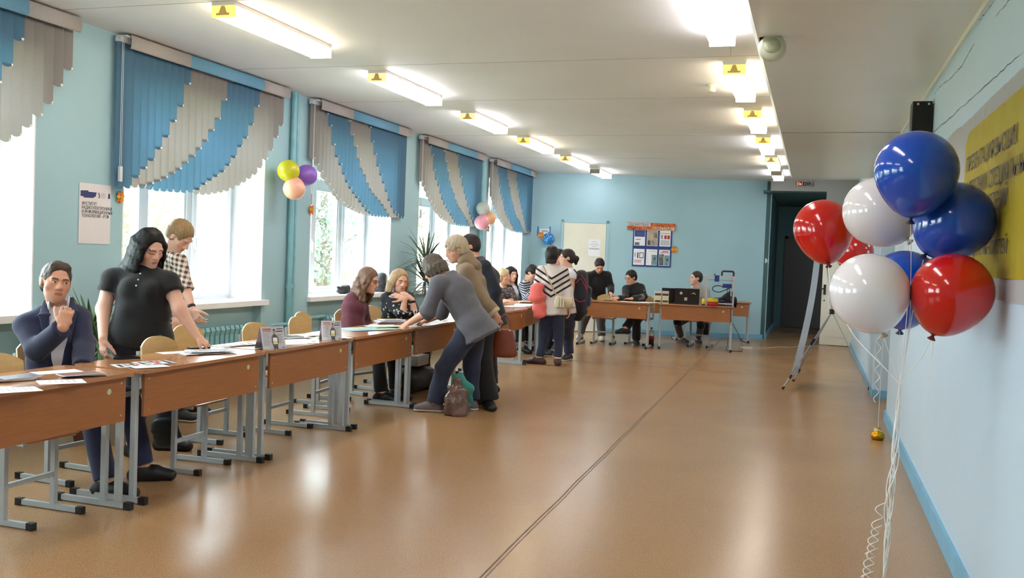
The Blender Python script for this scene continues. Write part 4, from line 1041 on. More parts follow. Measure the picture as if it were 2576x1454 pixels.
class Person:
    def __init__(s, label, d0, J, head, byaw, girth=1.0, female=True, skin='fair', res=(0.014, 0.0055, 0.007), hands=None, pitchback=0, headsize=1.0, lids=False, gaze=0.0, brow=(70, 52, 40), face=True, legs=True, hipw=None, shw=None, age=0, waistr=None, bust=1.0):
        s.res = res; s.female = female; g = girth
        def pt(v): return V3(v) if len(v) == 3 and abs(v[0]) < 30 else V3(atd(v[0], v[1], d0 + v[2]))
        J = {k: pt(v) for k, v in J.items()}; s.J = J
        s.bf = facing(J['pel'], byaw); s.bs = nrm(np.cross([0, 0, 1], s.bf))
        up = nrm(J['neck'] - J['pel'])
        cf = facing(J['chest'] if 'chest' in J else J['neck'], byaw); 
        if 'chest' not in J: J['chest'] = J['pel'] + (J['neck'] - J['pel']) * 0.66
        cs = nrm(np.cross(up, cf)) if abs(up.dot(cf)) < 0.95 else s.bs
        if 'shL' in J and 'shR' in J: cs = nrm(J['shL'] - J['shR'])
        s.cs = cs; s.cf = nrm(np.cross(cs, up)); s.up = up
        sw = shw or (0.165 if female else 0.185); hw = hipw or 0.078
        for q, sg in (('L', 1), ('R', -1)):
            J.setdefault('sh' + q, J['neck'] - up * 0.055 + cs * sg * sw)
            J.setdefault('hip' + q, J['pel'] + s.bs * sg * hw * g - np.array([0, 0, 0.02]))
            if 'kn' + q in J:
                J.setdefault('toe' + q, J['an' + q] + s.bf * 0.17)
        s.hc = pt(head[:3]); s.hf, s.hs, s.hu = head_frame(s.hc, *head[3:6]); s.hz = headsize
        base = J['pel'].copy(); base[2] = 0
        if 'anL' in J: base[:2] = (J['anL'][:2] + J['anR'][:2]) / 2
        s.o = base
        waist = J['pel'] + (J['chest'] - J['pel']) * 0.5; s.waist = waist
        wr_ = waistr or (0.118 if female else 0.132) * g
        s.T = dict(
            torso=[econe(J['pel'], waist, s.bs, (0.158 * g, 0.112 * g), (wr_ + 0.012, 0.098 * g)), econe(waist, J['chest'], cs, (wr_ + 0.012, 0.098 * g), (0.142 * g, 0.110 * g)),
                   econe(J['chest'], J['neck'] - up * 0.035, cs, (0.142 * g, 0.108 * g), (0.085, 0.058))],
            shl=[cone(J['neck'] - up * 0.035, J['shL'], 0.044, 0.046 * g), cone(J['neck'] - up * 0.035, J['shR'], 0.044, 0.046 * g)],
            hip=[cone(J['hipL'], J['hipR'], 0.100 * g, 0.100 * g)])
        if female and age < 2:
            bu = J['chest'] + up * 0.01 + s.cf * 0.075 * g
            s.T['torso'] += [ball(bu + cs * 0.06 * g, 0.050 * g * bust), ball(bu - cs * 0.06 * g, 0.050 * g * bust)]
        s.neckp = [cone(J['neck'] - up * 0.04, s.hc - s.hu * 0.06 - s.hf * 0.02, 0.054, 0.046 if female else 0.052)]
        s.limb = {}
        for q in 'LR':
            if 'el' + q in J:
                s.limb['ua' + q] = (J['sh' + q], J['el' + q], 0.047 * g, 0.040 * g); s.limb['fa' + q] = (J['el' + q], J['wr' + q], 0.041 * g, 0.028)
            if 'kn' + q in J:
                s.limb['th' + q] = (J['hip' + q], J['kn' + q], 0.092 * g, 0.060 * g); s.limb['shn' + q] = (J['kn' + q], J['an' + q], 0.056 * g, 0.040)
        s.hands = hands or {}; s.handp = []
        for q, h in s.hands.items():
            s.handp += hand_prims(J['wr' + q], h[0], h[1], h[2] if len(h) > 2 else (1 if q == 'L' else -1), *(h[3:] if len(h) > 3 else ()))
        s.label = label; s.skin = skin; s.lids = lids; s.brow = brow; s.gaze = gaze
        s.build_body()
    def H(s, f, l, u): return s.hc + (s.hf * f + s.hs * l + s.hu * u) * s.hz
    def ax(s): return (s.hf, s.hs, s.hu)
    def build_body(s):
        z = s.hz; H = s.H; A = s.ax(); E = lambda c, r: ell(H(*c), A, tuple(q * z for q in r))
        P = list(s.neckp)
        for k in ('torso', 'shl', 'hip'): P += s.T[k]
        for (a, b, ra, rb) in s.limb.values(): P.append(cone(a, b, ra, rb))
        for q in 'LR':
            if 'an' + q in s.J: P += s.foot(q, 0.0)
        fa = 0.94 if s.female else 1.0
        hd = [E((-0.014, 0, 0.030), (0.098, 0.077, 0.090)), E((0.028, 0, -0.030), (0.066, 0.061 * fa, 0.086)), E((0.034, 0, -0.066), (0.055, 0.050 * fa, 0.045)), ball(H(0.074, 0, -0.097), 0.021 * z * fa)]
        det = [cone(H(0.088, 0, 0.016), H(0.110, 0, -0.026), 0.0075 * z, 0.0125 * z), ball(H(0.097, 0.012, -0.030), 0.009 * z), ball(H(0.097, -0.012, -0.030), 0.009 * z),
               cone(H(0.082, -0.038, 0.023), H(0.082, 0.038, 0.023), 0.012 * z, 0.012 * z), cone(H(0.089, -0.019, -0.0585), H(0.0945, 0, -0.0565), 0.005 * z, 0.007 * z), cone(H(0.089, 0.019, -0.0585), H(0.0945, 0, -0.0565), 0.005 * z, 0.007 * z),
               cone(H(0.087, -0.015, -0.067), H(0.087, 0.015, -0.067), 0.0075 * z, 0.0075 * z),
               ball(H(0.052, 0.044, -0.028), 0.026 * z), ball(H(0.052, -0.044, -0.028), 0.026 * z)]
        ears = [E((-0.008, 0.079, -0.006), (0.019, 0.008, 0.031)), E((-0.008, -0.079, -0.006), (0.019, 0.008, 0.031))]
        hb = (s.hc - 0.15, s.hc + 0.15, s.res[1]); fine = [hb]
        for q in s.hands:
            w = s.J['wr' + q]; d = nrm(s.hands[q][0]); c = w + d * 0.08; fine.append((c - 0.11, c + 0.11, s.res[2]))
        fl = Field(P + hd + s.handp, s.res[0], fine, 0.04, 0.028, P)
        for p in hd: fl.add(p, 0.03)
        for p in det: fl.add(p, 0.012 * z)
        for sg in (1, -1):
            fl.sub(ball(H(0.1035, 0.031 * sg, 0.005), 0.0165 * z), 0.012)
            fl.add(ball(H(0.0745, 0.031 * sg, 0.006), 0.0135 * z), 0.004)
            if not s.lids: fl.sub(ell(H(0.0885, 0.031 * sg, 0.004), A, (0.007, 0.0125, 0.0048)), 0.003)
        for p in ears: fl.add(p, 0.006)
        for p in s.handp: fl.add(p, p.get('kk', 0.012))
        me, P_ = fl.mesh('person', s.o)
        # lips, brows, cheeks: colour of the skin itself
        rel = (P_ - s.hc) / z; f, l, u = rel @ s.hf, rel @ s.hs, rel @ s.hu; t = np.ones((len(P_), 4))
        lip = (f > 0.076) & (np.abs(l) < 0.021 - 0.5 * np.maximum(0, u + 0.0585)) & (u > -0.0725) & (u < -0.0535); t[lip, :3] = (0.86, 0.60, 0.60)
        ln = (f > 0.07) & (np.abs(l) < 0.022) & (np.abs(u + 0.0625) < 0.0021); t[ln, :3] = (0.50, 0.30, 0.30)
        ck = np.exp(-(((np.abs(l) - 0.042) / 0.02) ** 2 + ((u + 0.03) / 0.022) ** 2)) * (f > 0.03); t[:, 1] *= 1 - 0.16 * ck; t[:, 2] *= 1 - 0.16 * ck
        br = (f > 0.062) & (np.abs(l) > 0.012) & (np.abs(l) < 0.05) & (np.abs(u - (0.0275 - 0.25 * np.abs(np.abs(l) - 0.034))) < 0.0042)
        bc = np.array(srgb(*s.brow)[:3]) / np.array(srgb(226, 176, 152)[:3]); t[br, :3] = np.clip(bc, 0, 1) * 0.75 + 0.25 * t[br, :3] * 0.5
        if s.lids:
            ls = (f > 0.068) & (np.abs(np.abs(l) - 0.031) < 0.0145) & (np.abs(u + 0.0045) < 0.0026); t[ls, :3] = (0.22, 0.16, 0.14)
        at = me.color_attributes.new('tint', 'FLOAT_COLOR', 'POINT'); at.data.foreach_set('color', t.astype(np.float32).ravel())
        s.body = mesh_obj('person', me, SKIN[s.skin]); s.body.location = s.o; tag(s.body, s.label, 'person')
        if not s.lids:
            for sg in (1, -1):
                bm = NB(); bmesh.ops.create_uvsphere(bm, u_segments=14, v_segments=10, radius=0.0122 * z); c = H(0.0755, 0.031 * sg, 0.005) - s.o
                for v in bm.verts: v.co += Vector(c)
                e = obj('eye', bm, EYEW, s.body, True)
                gd = nrm(s.hf + s.hs * s.gaze); bm = NB(); bmesh.ops.create_uvsphere(bm, u_segments=12, v_segments=8, radius=0.0062 * z)
                for v in bm.verts: v.co += Vector(c + gd * 0.0082 * z)
                obj('iris', bm, IRIS, e, True)
    def foot(s, q, inf):
        a = s.J['an' + q]; t = s.J['toe' + q].copy(); fd = t - a; fd[2] = 0; fd = nrm(fd); sd = np.cross([0, 0, 1], fd); bz = min(a[2] - 0.085, t[2] - 0.03) if a[2] > 0.16 else 0.0
        tilt = np.array([0, 0, (t[2] - 0.03 - (a[2] - 0.085)) if a[2] > 0.16 else 0.0])
        hl = a - fd * 0.045; hl[2] = a[2] - 0.055; tp = a + fd * 0.165 + tilt; tp[2] = a[2] - 0.058 + tilt[2]; md = a + fd * 0.07 + tilt * 0.5; md[2] = a[2] - 0.042 + tilt[2] * 0.5
        return [cone(a, hl, 0.038 + inf, 0.034 + inf), econe(hl, md, sd, (0.034 + inf, 0.034 + inf), (0.042 + inf, 0.040 + inf)), econe(md, tp, sd, (0.043 + inf, 0.036 + inf), (0.038 + inf, 0.026 + inf))]
    # -------- clothes
    def lim(s, key, t0, t1, inf, flare=0.0):
        a, b, ra, rb = s.limb[key]; A = a + (b - a) * t0; B = a + (b - a) * t1; d = nrm(b - a)
        r0, r1 = ra + (rb - ra) * t0 + inf, ra + (rb - ra) * t1 + inf + flare
        return cone(A, B, r0, r1, clip=[(B + d * 0.004, d)] if t1 < 0.999 or True else None)
    def top(s, name, m, inf=0.012, hem=0.06, neck=0.0, ua=1.0, fa=0.0, flare=0.0, hemflare=0.012, folds=0.0025, fscale=38, subs=(), extra=(), open_front=None, k=0.03, sleeveflare=0.006):
        """hem: how far below the pelvis centre the garment reaches (m); neck: height of the collar edge above the neck base"""
        J = s.J; ax = nrm(J['pel'] - s.waist); he = J['pel'] + ax * hem; P = []
        tc = [(J['neck'] + s.up * neck, s.up)]
        for p in s.T['torso'] + s.T['shl']:
            p = dict(p); 
            if p['k'] == 'c': p['ra'] += inf; p['rb'] += inf
            else: p['ra'] = (p['ra'][0] + inf, p['ra'][1] + inf); p['rb'] = (p['rb'][0] + inf, p['rb'][1] + inf)
            p['clip'] = [(he, ax)] + tc; P.append(p)
        for p in s.T['hip']: P.append(cone(p['a'], p['b'], p['ra'] + inf + 0.004, p['rb'] + inf + 0.004, clip=[(he, ax)]))
        rr = s.T['torso'][0]['ra']
        P.append(dict(econe(J['pel'], he, s.bs, (rr[0] + inf, rr[1] + inf), (rr[0] + inf + hemflare, rr[1] + inf + hemflare)), clip=[(he, ax)]))
        for q in 'LR':
            if 'ua' + q in s.limb and ua > 0:
                fa_q = fa[q] if isinstance(fa, dict) else fa
                P.append(s.lim('ua' + q, 0, 1.0 if fa_q > 0 else ua, inf, sleeveflare if fa_q == 0 else 0))
                if fa_q > 0: P.append(s.lim('fa' + q, 0, fa_q, inf, sleeveflare))
        P += list(extra)
        return s.wear(name, P, m, k, folds, fscale, subs)
    def bottom(s, name, m, inf=0.012, th=1.0, sh=0.96, waist=0.045, folds=0.003, flare=0.012, k=0.03, fscale=34):
        J = s.J; ax = nrm(s.waist - J['pel']); P = []; wp = J['pel'] + ax * waist
        for p in s.T['hip']: P.append(cone(p['a'], p['b'], p['ra'] + inf, p['rb'] + inf, clip=[(wp, ax)]))
        p = s.T['torso'][0]; P.append(econe(p['a'], p['b'], p['s'], (p['ra'][0] + inf, p['ra'][1] + inf), (p['rb'][0] + inf, p['rb'][1] + inf), clip=[(wp, ax)]))
        for q in 'LR':
            if 'th' + q in s.limb:
                P.append(s.lim('th' + q, 0, th, inf)); 
                if sh > 0: P.append(s.lim('shn' + q, 0, sh, inf, flare))
        return s.wear(name, P, m, k, folds, fscale)
    def wear(s, name, P, m, k=0.03, folds=0.002, fscale=38, subs=(), base=None):
        f = Field(P, base or s.res[0] * 0.85, (), 0.035, k)
        for p, kk in subs: f.sub(p, kk)
        if folds: f.folds(folds, fscale, len(s.label))
        me, _ = f.mesh(name, s.o); return mesh_obj(name, me, m, s.body)
    def shoes(s, m, sole=None, inf=0.008, name='shoe'):
        for q in 'LR':
            if 'an' + q not in s.J: continue
            P = s.foot(q, inf); a = s.J['an' + q]; f = Field(P, 0.009 if s.res[0] < 0.0145 else 0.012, (), 0.03, 0.02); f.cut(a + np.array([0, 0, 0.01]), np.array([0, 0, 1.0]))
            if a[2] <= 0.16: f.cut(np.array([0, 0, 0.001]), np.array([0, 0, -1.0]))
            me, _ = f.mesh(name, s.o); o = mesh_obj(name, me, m, s.body)
            if sole is not None and a[2] <= 0.16:
                f = Field(s.foot(q, inf + 0.004), 0.009, (), 0.03, 0.02); f.cut(np.array([0, 0, 0.024]), np.array([0, 0, 1.0])); f.cut(np.array([0, 0, 0.0005]), np.array([0, 0, -1.0]))
                me, _ = f.mesh('sole', s.o); mesh_obj('sole', me, sole, o)
    def hair(s, m, style='short', locks=(), vol=0.0, hairline=0.055, nape=-0.055, front=0.05, noise=0.0015, name='hair', base=None, extra_subs=()):
        z = s.hz; H = s.H; A = s.ax(); E = lambda c, r: ell(H(*c), A, tuple(q * z for q in r))
        v = vol
        P = [E((-0.018, 0, 0.034), (0.104 + v, 0.085 + v, 0.096 + v)), E((-0.04, 0, -0.01), (0.076 + v, 0.081 + v, 0.08 + v))] + [dict(cone(H(*a), H(*b), ra * z, rb * z), kk=kk) for a, b, ra, rb, kk in locks]
        f = Field(P, base or s.res[1] * 1.15, (), 0.025, 0.02)
        # open the face: a big smooth cut in front below the hairline, and the nape
        for p in extra_subs: f.sub(p, 0.01)
        if style != 'none':
            f2 = [E((0.105, 0, hairline - 0.118), (0.075, 0.082, 0.118)), E((0.075, 0, -0.10), (0.085, 0.09, 0.06))]
            for p in f2: f.sub(p, 0.012)
        if style in ('short',):
            c = H(-0.02, 0, nape); n = nrm(-s.hu * 0.9 + s.hf * 0.45); f.cut(c, n)
            for sg in (1, -1): f.sub(E((0.012, 0.085 * sg, -0.012), (0.032, 0.02, 0.03)), 0.008)
        f.folds(noise, 240, 3)
        me, _ = f.mesh(name, s.o); return mesh_obj(name, me, m, s.body)
# ---------------------------------------------------------------- patterned cloth
def pattern(name, c0, c1, build, rough=0.85):
    m = mat(name, c0, rough, sheen=0.1); nt = m.node_tree; p = nt.nodes['Principled BSDF']
    tc = nt.nodes.new('ShaderNodeTexCoord'); vec = tc.outputs['Object']
    def Mth(op, a, b=None):
        n = nt.nodes.new('ShaderNodeMath'); n.operation = op
        for i, x in enumerate((a, b)):
            if x is None: continue
            if isinstance(x, (int, float)): n.inputs[i].default_value = x
            else: nt.links.new(x, n.inputs[i])
        return n.outputs[0]
    def dot(v):
        n = nt.nodes.new('ShaderNodeVectorMath'); n.operation = 'DOT_PRODUCT'; nt.links.new(vec, n.inputs[0]); n.inputs[1].default_value = tuple(v); return n.outputs['Value']
    def vor(scale, feat='Distance'):
        n = nt.nodes.new('ShaderNodeTexVoronoi'); n.inputs['Scale'].default_value = scale; nt.links.new(vec, n.inputs['Vector']); return n.outputs[feat]
    fac = build(Mth, dot, vor)
    mx = nt.nodes.new('ShaderNodeMixRGB'); mx.inputs[1].default_value = srgb(*c0); mx.inputs[2].default_value = srgb(*c1)
    nt.links.new(fac, mx.inputs[0]); nt.links.new(mx.outputs[0], p.inputs['Base Color']); return m
def WX(px, X, z):
    lo, hi = 0.5, 40.0
    for _ in range(50):
        y = (lo + hi) / 2; q = RC @ np.array([X, y, z - CAMH]); x = CX + FPX * q[0] / q[2]
        if x < px: lo = y
        else: hi = y
    return np.array([X, y, z])
U = np.array([0, 0, 1.0]); RT = CAMR; TC = np.array([-RC[2][0], -RC[2][1], 0]); TC /= np.linalg.norm(TC)
def seated(pel, byaw, spread=0.13, reach=0.40, ank=0.06, kz=0.50):
    pel = V3(pel); f = facing(pel, byaw); s = nrm(np.cross(U, f)); J = {}
    for q, sg in (('L', 1), ('R', -1)):
        k = pel + f * reach + s * sg * spread; k[2] = kz; a = k + f * ank; a[2] = 0.09; J['kn' + q] = k; J['an' + q] = a; J['toe' + q] = a + f * 0.17
    return J
def floor_an(px, py, up=0.09): v = V3(onz(px, py)); v[2] = up; return v
NEAR = (0.0135, 0.005, 0.006); MID = (0.016, 0.0065, 0.0075); FAR = (0.019, 0.0085, 0.010)
DENIM = cloth('jeans_navy', (34, 42, 66), 0.15); DENIMD = cloth('jeans_dark', (28, 34, 52), 0.15); BLK = cloth('cloth_black', (15, 15, 18), 0.1)
BLKK = cloth('knit_black', (14, 14, 16), 0.1); SHOEB = mat('shoe_black', (22, 21, 22), 0.5); SOLEW = mat('sole_white', (216, 212, 204), 0.6); SOLEG = mat('sole_grey', (120, 116, 112), 0.7)
NAVY = cloth('suit_navy', (30, 36, 66), 0.08); SHIRTW = cloth('shirt_white', (222, 220, 228), 0.03)

# ---- 1 seated man in a navy jacket
pel = WX(146, -4.32, 0.57); J = dict(pel=pel, neck=(147, 768, 5.66 - 5.63), shR=(68, 818, -0.06), shL=(197, 803, 0.06), elR=(92, 884, -0.16), wrR=(159, 822, -0.25), elL=(214, 868, -0.02), wrL=(205, 930, -0.25)); J.update(knR=np.array([-3.93, 4.36, 0.50]), anR=np.array([-3.79, 4.34, 0.09]), toeR=np.array([-3.62, 4.38, 0.03]), knL=np.array([-3.96, 4.72, 0.50]), anL=np.array([-3.86, 4.73, 0.09]), toeL=np.array([-3.70, 4.83, 0.03]))
p = Person('seated young man in a navy jacket and white shirt pulling at his collar', 5.63, J, (141, 710, -0.02, 13, 2, -7), 22, 0.97, False, 'tan', NEAR,
           {'R': (U * 0.95 + RT * 0.12 - TC * 0.15, TC + RT * 0.25, -1, 1.05, 0.4, 1.0), 'L': (TC * 0.7 - U * 0.6, U, 1, 0.3)}, gaze=0.45, brow=(66, 50, 38))
N = p.J['neck']; fr = p.cf; up = p.up
shirt = p.top('shirt', SHIRTW, 0.009, 0.05, 0.035, 1.0, 0.9, folds=0.0015)
wl = [N + up * 0.04 + fr * 0.075, p.J['chest'] + fr * 0.135 + up * 0.03, p.waist + fr * 0.14, p.J['pel'] + fr * 0.16]
jk = p.top('jacket', NAVY, 0.024, 0.14, -0.005, 1.0, 0.93, hemflare=0.03, folds=0.0045, fscale=26, subs=[(cone(wl[0], wl[1], 0.075, 0.05), 0.01), (cone(wl[1], wl[3], 0.05, 0.045), 0.01)])
for sg in (1, -1):      # lapels and shirt collar points
    side = p.cs * sg
    a = N + up * 0.035 + side * 0.07 + fr * 0.0; b = p.J['chest'] + fr * 0.15 + side * 0.06 + up * 0.04
    m_ = (a + b) / 2 + side * 0.012 + fr * 0.028
    p.wear('lapel', [econe(a, m_, p.cs, (0.016, 0.007), (0.03, 0.008)), econe(m_, b - up * 0.1, p.cs, (0.03, 0.008), (0.008, 0.006))], NAVY, 0.01, 0, base=0.005)
    c0 = N + up * 0.03 + side * 0.058 + fr * 0.0; c1 = N - up * 0.005 + side * 0.05 + fr * 0.075
    p.wear('collar', [econe(c0, c1, up * 0.8 + fr * 0.3, (0.026, 0.007), (0.034, 0.007))], SHIRTW, 0.008, 0, base=0.005)
p.bottom('trousers', NAVY, 0.012); p.shoes(SHOEB)
p.hair(hair_mat('hair_ash_brown', (74, 58, 46)), 'short', vol=0.0, hairline=0.090, nape=-0.05, locks=[((0.03, 0.04, 0.098), (0.05, -0.04, 0.096), 0.018, 0.016, 0.03)])
# ---- 2 standing woman with long black hair
J = dict(pel=(353, 846, 0), neck=(366, 676, 0.0), shR=(282, 701, -0.02), shL=(424, 709, 0.0), elR=(260, 778, -0.06), wrR=(259, 850, -0.20), elL=(452, 778, -0.06), wrL=(495, 846, -0.04))
J['anR'] = np.array([-4.34, 5.22, 0.09]); J['anL'] = np.array([-4.30, 5.50, 0.09]); J['toeR'] = J['anR'] + np.array([0.15, -0.06, 0]); J['toeL'] = J['anL'] + np.array([0.15, 0.04, 0])
J['knR'] = np.array([-4.32, 5.25, 0.46]); J['knL'] = np.array([-4.30, 5.47, 0.46])
p = Person('standing woman with long black hair in a black polo shirt reaching to the desk', 6.34, J, (376, 623, -0.03, 34, 26, 4), 18, 1.15, True, 'fair', NEAR,
           {'R': (-U + RT * 0.06, -RT * 0.5 + TC * 0.8, -1, 0.4, 0.4), 'L': (RT * 0.75 - U * 0.62 - TC * 0.2, U * 0.7 + RT * 0.55 + TC * 0.2, 1, 0.75, 0.5)}, lids=True, brow=(26, 22, 22), waistr=0.15, bust=0.95)
p.top('polo_shirt', BLKK, 0.016, 0.055, 0.03, 0.42, 0, hemflare=0.02, folds=0.0035, fscale=30, sleeveflare=0.014)
p.bottom('jeans', DENIMD, 0.010, flare=0.004); p.shoes(SHOEB)
for i, dz in enumerate((-0.035, -0.075, -0.115)):
    c = p.J['neck'] + p.up * dz + p.cf * (0.085 + 0.03 * i + 0.012) - p.o; bm = NB(); bmesh.ops.create_uvsphere(bm, u_segments=8, v_segments=6, radius=0.006)
    for v in bm.verts: v.co += Vector(c)
    obj('button', bm, SOLEW, p.body, True)
HB = hair_mat('hair_black', (12, 11, 13), 0.3, 0.5, 0.12)
lk = []
for sg in (1, -1):
    for i in range(7):
        a_ = i / 6; f0 = 0.052 - 0.135 * a_; l0 = (0.070 + 0.016 * math.sin(a_ * 3.1)) * sg; fl_ = 1.12 if sg > 0 else 1.30
        lk += [((f0 * 0.55, l0 * 0.45, 0.105), (f0 * 0.95, l0 * 1.06, 0.03), 0.016, 0.020, 0.02), ((f0 * 0.95, l0 * 1.06, 0.03), (f0, l0 * 1.14, -0.05), 0.020, 0.022, 0.016), ((f0, l0 * 1.14, -0.05), (f0 - 0.005, l0 * 1.2, -0.14), 0.022, 0.022, 0.016), ((f0 - 0.005, l0 * 1.2, -0.14), (f0 - 0.03 - 0.03 * a_, l0 * fl_ * 1.08, -0.25 + 0.008 * (i % 3)), 0.022, 0.012, 0.014)]
p.hair(HB, 'long', lk, 0.003, 0.088, noise=0.0008)
# ---- 3 man in a plaid shirt behind her
J = dict(pel=(434, 800, 0.1), neck=(430, 640, 0.0), shR=(450, 656, -0.13), shL=(414, 652, 0.17), elR=(466, 722, -0.2), wrR=(483, 778, -0.24), elL=(428, 738, 0.12), wrL=(441, 812, -0.05))
J['anR'] = np.array([-4.94, 6.44, 0.09]); J['anL'] = np.array([-5.05, 6.74, 0.09]); J['toeR'] = J['anR'] + np.array([0.17, 0.0, 0]); J['toeL'] = J['anL'] + np.array([0.15, 0.05, 0]); J['knR'] = np.array([-4.93, 6.47, 0.5]); J['knL'] = np.array([-5.0, 6.7, 0.5])
p = Person('fair-haired man in a plaid shirt looking down behind the black-haired woman', 7.5, J, (453, 593, -0.06, 58, 46, 6), 58, 0.98, False, 'fair', NEAR,
           {'R': (RT * 0.55 - U * 0.8 + TC * 0.1, TC * 0.7 - RT * 0.4, -1, 0.55), 'L': (RT * 0.5 - U * 0.8, TC * 0.5 + RT * 0.3, 1, 0.5)}, lids=True, brow=(150, 116, 80))
PLAID = pattern('plaid_cloth', (226, 206, 190), (42, 30, 34), lambda M, D, Vv: M('MULTIPLY', M('MAXIMUM', M('GREATER_THAN', M('FRACT', M('MULTIPLY', D((RT[0], RT[1], 0)), 26.0)), 0.5), M('GREATER_THAN', M('FRACT', M('MULTIPLY', D((0.2, 0.1, 1)), 26.0)), 0.5)), M('ADD', 0.45, M('MULTIPLY', 0.5, M('MULTIPLY', M('GREATER_THAN', M('FRACT', M('MULTIPLY', D((RT[0], RT[1], 0)), 26.0)), 0.5), M('GREATER_THAN', M('FRACT', M('MULTIPLY', D((0.2, 0.1, 1)), 26.0)), 0.5))))))
p.top('plaid_shirt', PLAID, 0.016, 0.12, 0.02, 1.0, 0.14, folds=0.0035, fscale=30, sleeveflare=0.012)
p.bottom('trousers', BLK, 0.014); p.shoes(SHOEB, SOLEW)
p.hair(hair_mat('hair_sandy', (150, 120, 84)), 'short', vol=0.003, hairline=0.076, nape=-0.06)
wr = p.J['wrR']; d = nrm(p.J['elR'] - wr); p.wear('wristwatch', [cone(wr + d * 0.012, wr + d * 0.036, 0.034, 0.035, clip=[(wr + d * 0.038, d), (wr + d * 0.012, -d)])], BLACK, 0.004, 0, base=0.006)
# ---- 4 seated girl in burgundy, wavy hair, glasses
pel = WX(884, -4.36, 0.57); J = dict(pel=pel, neck=(893, 742, 0.0), shR=(884, 757, -0.10), shL=(908, 756, 0.18), elR=(882, 822, -0.02), wrR=(922, 838, -0.12), elL=(922, 818, 0.22), wrL=(948, 836, 0.1)); J.update(seated(pel, 55))
p = Person('seated girl with long wavy brown hair and glasses in a burgundy sweater', 9.5, J, (927, 705, -0.04, 66, 14, 0), 62, 0.97, True, 'fair', MID,
           {'R': (RT, U, -1, 0.4), 'L': (RT, U, 1, 0.4)}, lids=True, brow=(70, 50, 40))
p.top('sweater', cloth('knit_burgundy', (92, 38, 52), 0.08), 0.016, 0.08, 0.03, 1.0, 0.95, folds=0.0035, fscale=28)
p.bottom('trousers', BLK, 0.012); p.shoes(SHOEB)
HW = hair_mat('hair_wavy_brown', (120, 92, 74), 0.45)
lk = []; r_ = random.Random(4)
for i in range(15):
    ph = -2.15 + 4.3 * i / 14; f0 = -math.cos(ph) * 0.085 - 0.02; l0 = math.sin(ph) * 0.09
    pts = [(f0 * 0.7, l0 * 0.75, 0.06)]
    for j in range(1, 7): pts.append((f0 * (1 + 0.05 * j) + 0.014 * math.sin(j * 1.9 + i), l0 * (1 + 0.03 * j) + 0.014 * math.cos(j * 2.1 + i * 1.7), 0.06 - 0.065 * j))
    for j in range(6): lk.append((pts[j], pts[j + 1], 0.024 - 0.002 * j, 0.022 - 0.002 * j, 0.012))
p.hair(HW, 'long', lk, 0.005, 0.078)
def glasses(p, m):
    bm = NB()
    for sg in (1, -1):
        tube(bm, [Vector(p.H(0.100, 0.032 * sg + 0.021 * math.cos(a_), 0.005 + 0.017 * math.sin(a_)) - p.o) for a_ in [k * PI / 6 for k in range(13)]], 0.002, 5, caps=False)
        tube(bm, [Vector(p.H(0.098, 0.053 * sg, 0.01) - p.o), Vector(p.H(0.0, 0.082 * sg, 0.012) - p.o), Vector(p.H(-0.02, 0.082 * sg, -0.005) - p.o)], 0.002, 5)
    tube(bm, [Vector(p.H(0.102, 0.011, 0.009) - p.o), Vector(p.H(0.102, -0.011, 0.009) - p.o)], 0.002, 5)
    obj('glasses', bm, m, p.body)
glasses(p, BLACK)
# ---- 5 seated blonde girl resting her chin on her hands
pel = WX(992, -4.40, 0.57); J = dict(pel=pel, neck=(1000, 741, 0.0), shR=(973, 751, -0.02), shL=(1027, 749, 0.03), elR=(1013, 792, -0.24), wrR=(1018, 753, -0.24), elL=(1043, 791, -0.20), wrL=(1036, 753, -0.20)); J.update(seated(pel, 30))
p = Person('seated blonde girl in a dark spotted dress resting her chin on her hands', 10.25, J, (1005, 706, -0.05, 27, 13, -3), 22, 1.02, True, 'fair', MID,
           {'R': (-RT * 0.85 + U * 0.35 + TC * 0.1, TC * 0.6 + U * 0.7, -1, 0.25, 0.6), 'L': (-RT * 0.75 + U * 0.6, TC * 0.3 + U * 0.6 + RT * 0.3, 1, 0.5, 0.5)}, lids=True, brow=(96, 72, 52))
SPOT = pattern('spotted_cloth', (20, 21, 30), (206, 206, 202), lambda M, D, Vv: M('LESS_THAN', Vv(21.0), 0.27))
p.top('dress_top', SPOT, 0.020, 0.10, 0.015, 1.0, 0.12, folds=0.003, fscale=28, sleeveflare=0.02)
p.bottom('skirt', BLK, 0.014, sh=0.9); p.shoes(SHOEB)
BLOND = hair_mat('hair_blond', (176, 142, 104), 0.4)
lk = []
for sg in (1, -1):
    for i in range(6):
        a_ = i / 5; f0 = 0.035 - 0.115 * a_; l0 = (0.075 + 0.012 * math.sin(a_ * 3.1)) * sg
        lk += [((f0 * .8, l0 * .75, .07), (f0, l0 * 1.1, -.02), .02, .022, .012), ((f0, l0 * 1.1, -.02), (f0 - .012, l0 * 1.25, -.125 - 0.03 * a_), .022, .012, .012)]
p.hair(BLOND, 'long', lk, 0.002, 0.084)
wr = p.J['wrL']; d = nrm(p.J['elL'] - wr); p.wear('wristband', [cone(wr + d * 0.015, wr + d * 0.04, 0.035, 0.036, clip=[(wr + d * 0.042, d), (wr + d * 0.013, -d)])], BLACK, 0.004, 0, base=0.007)
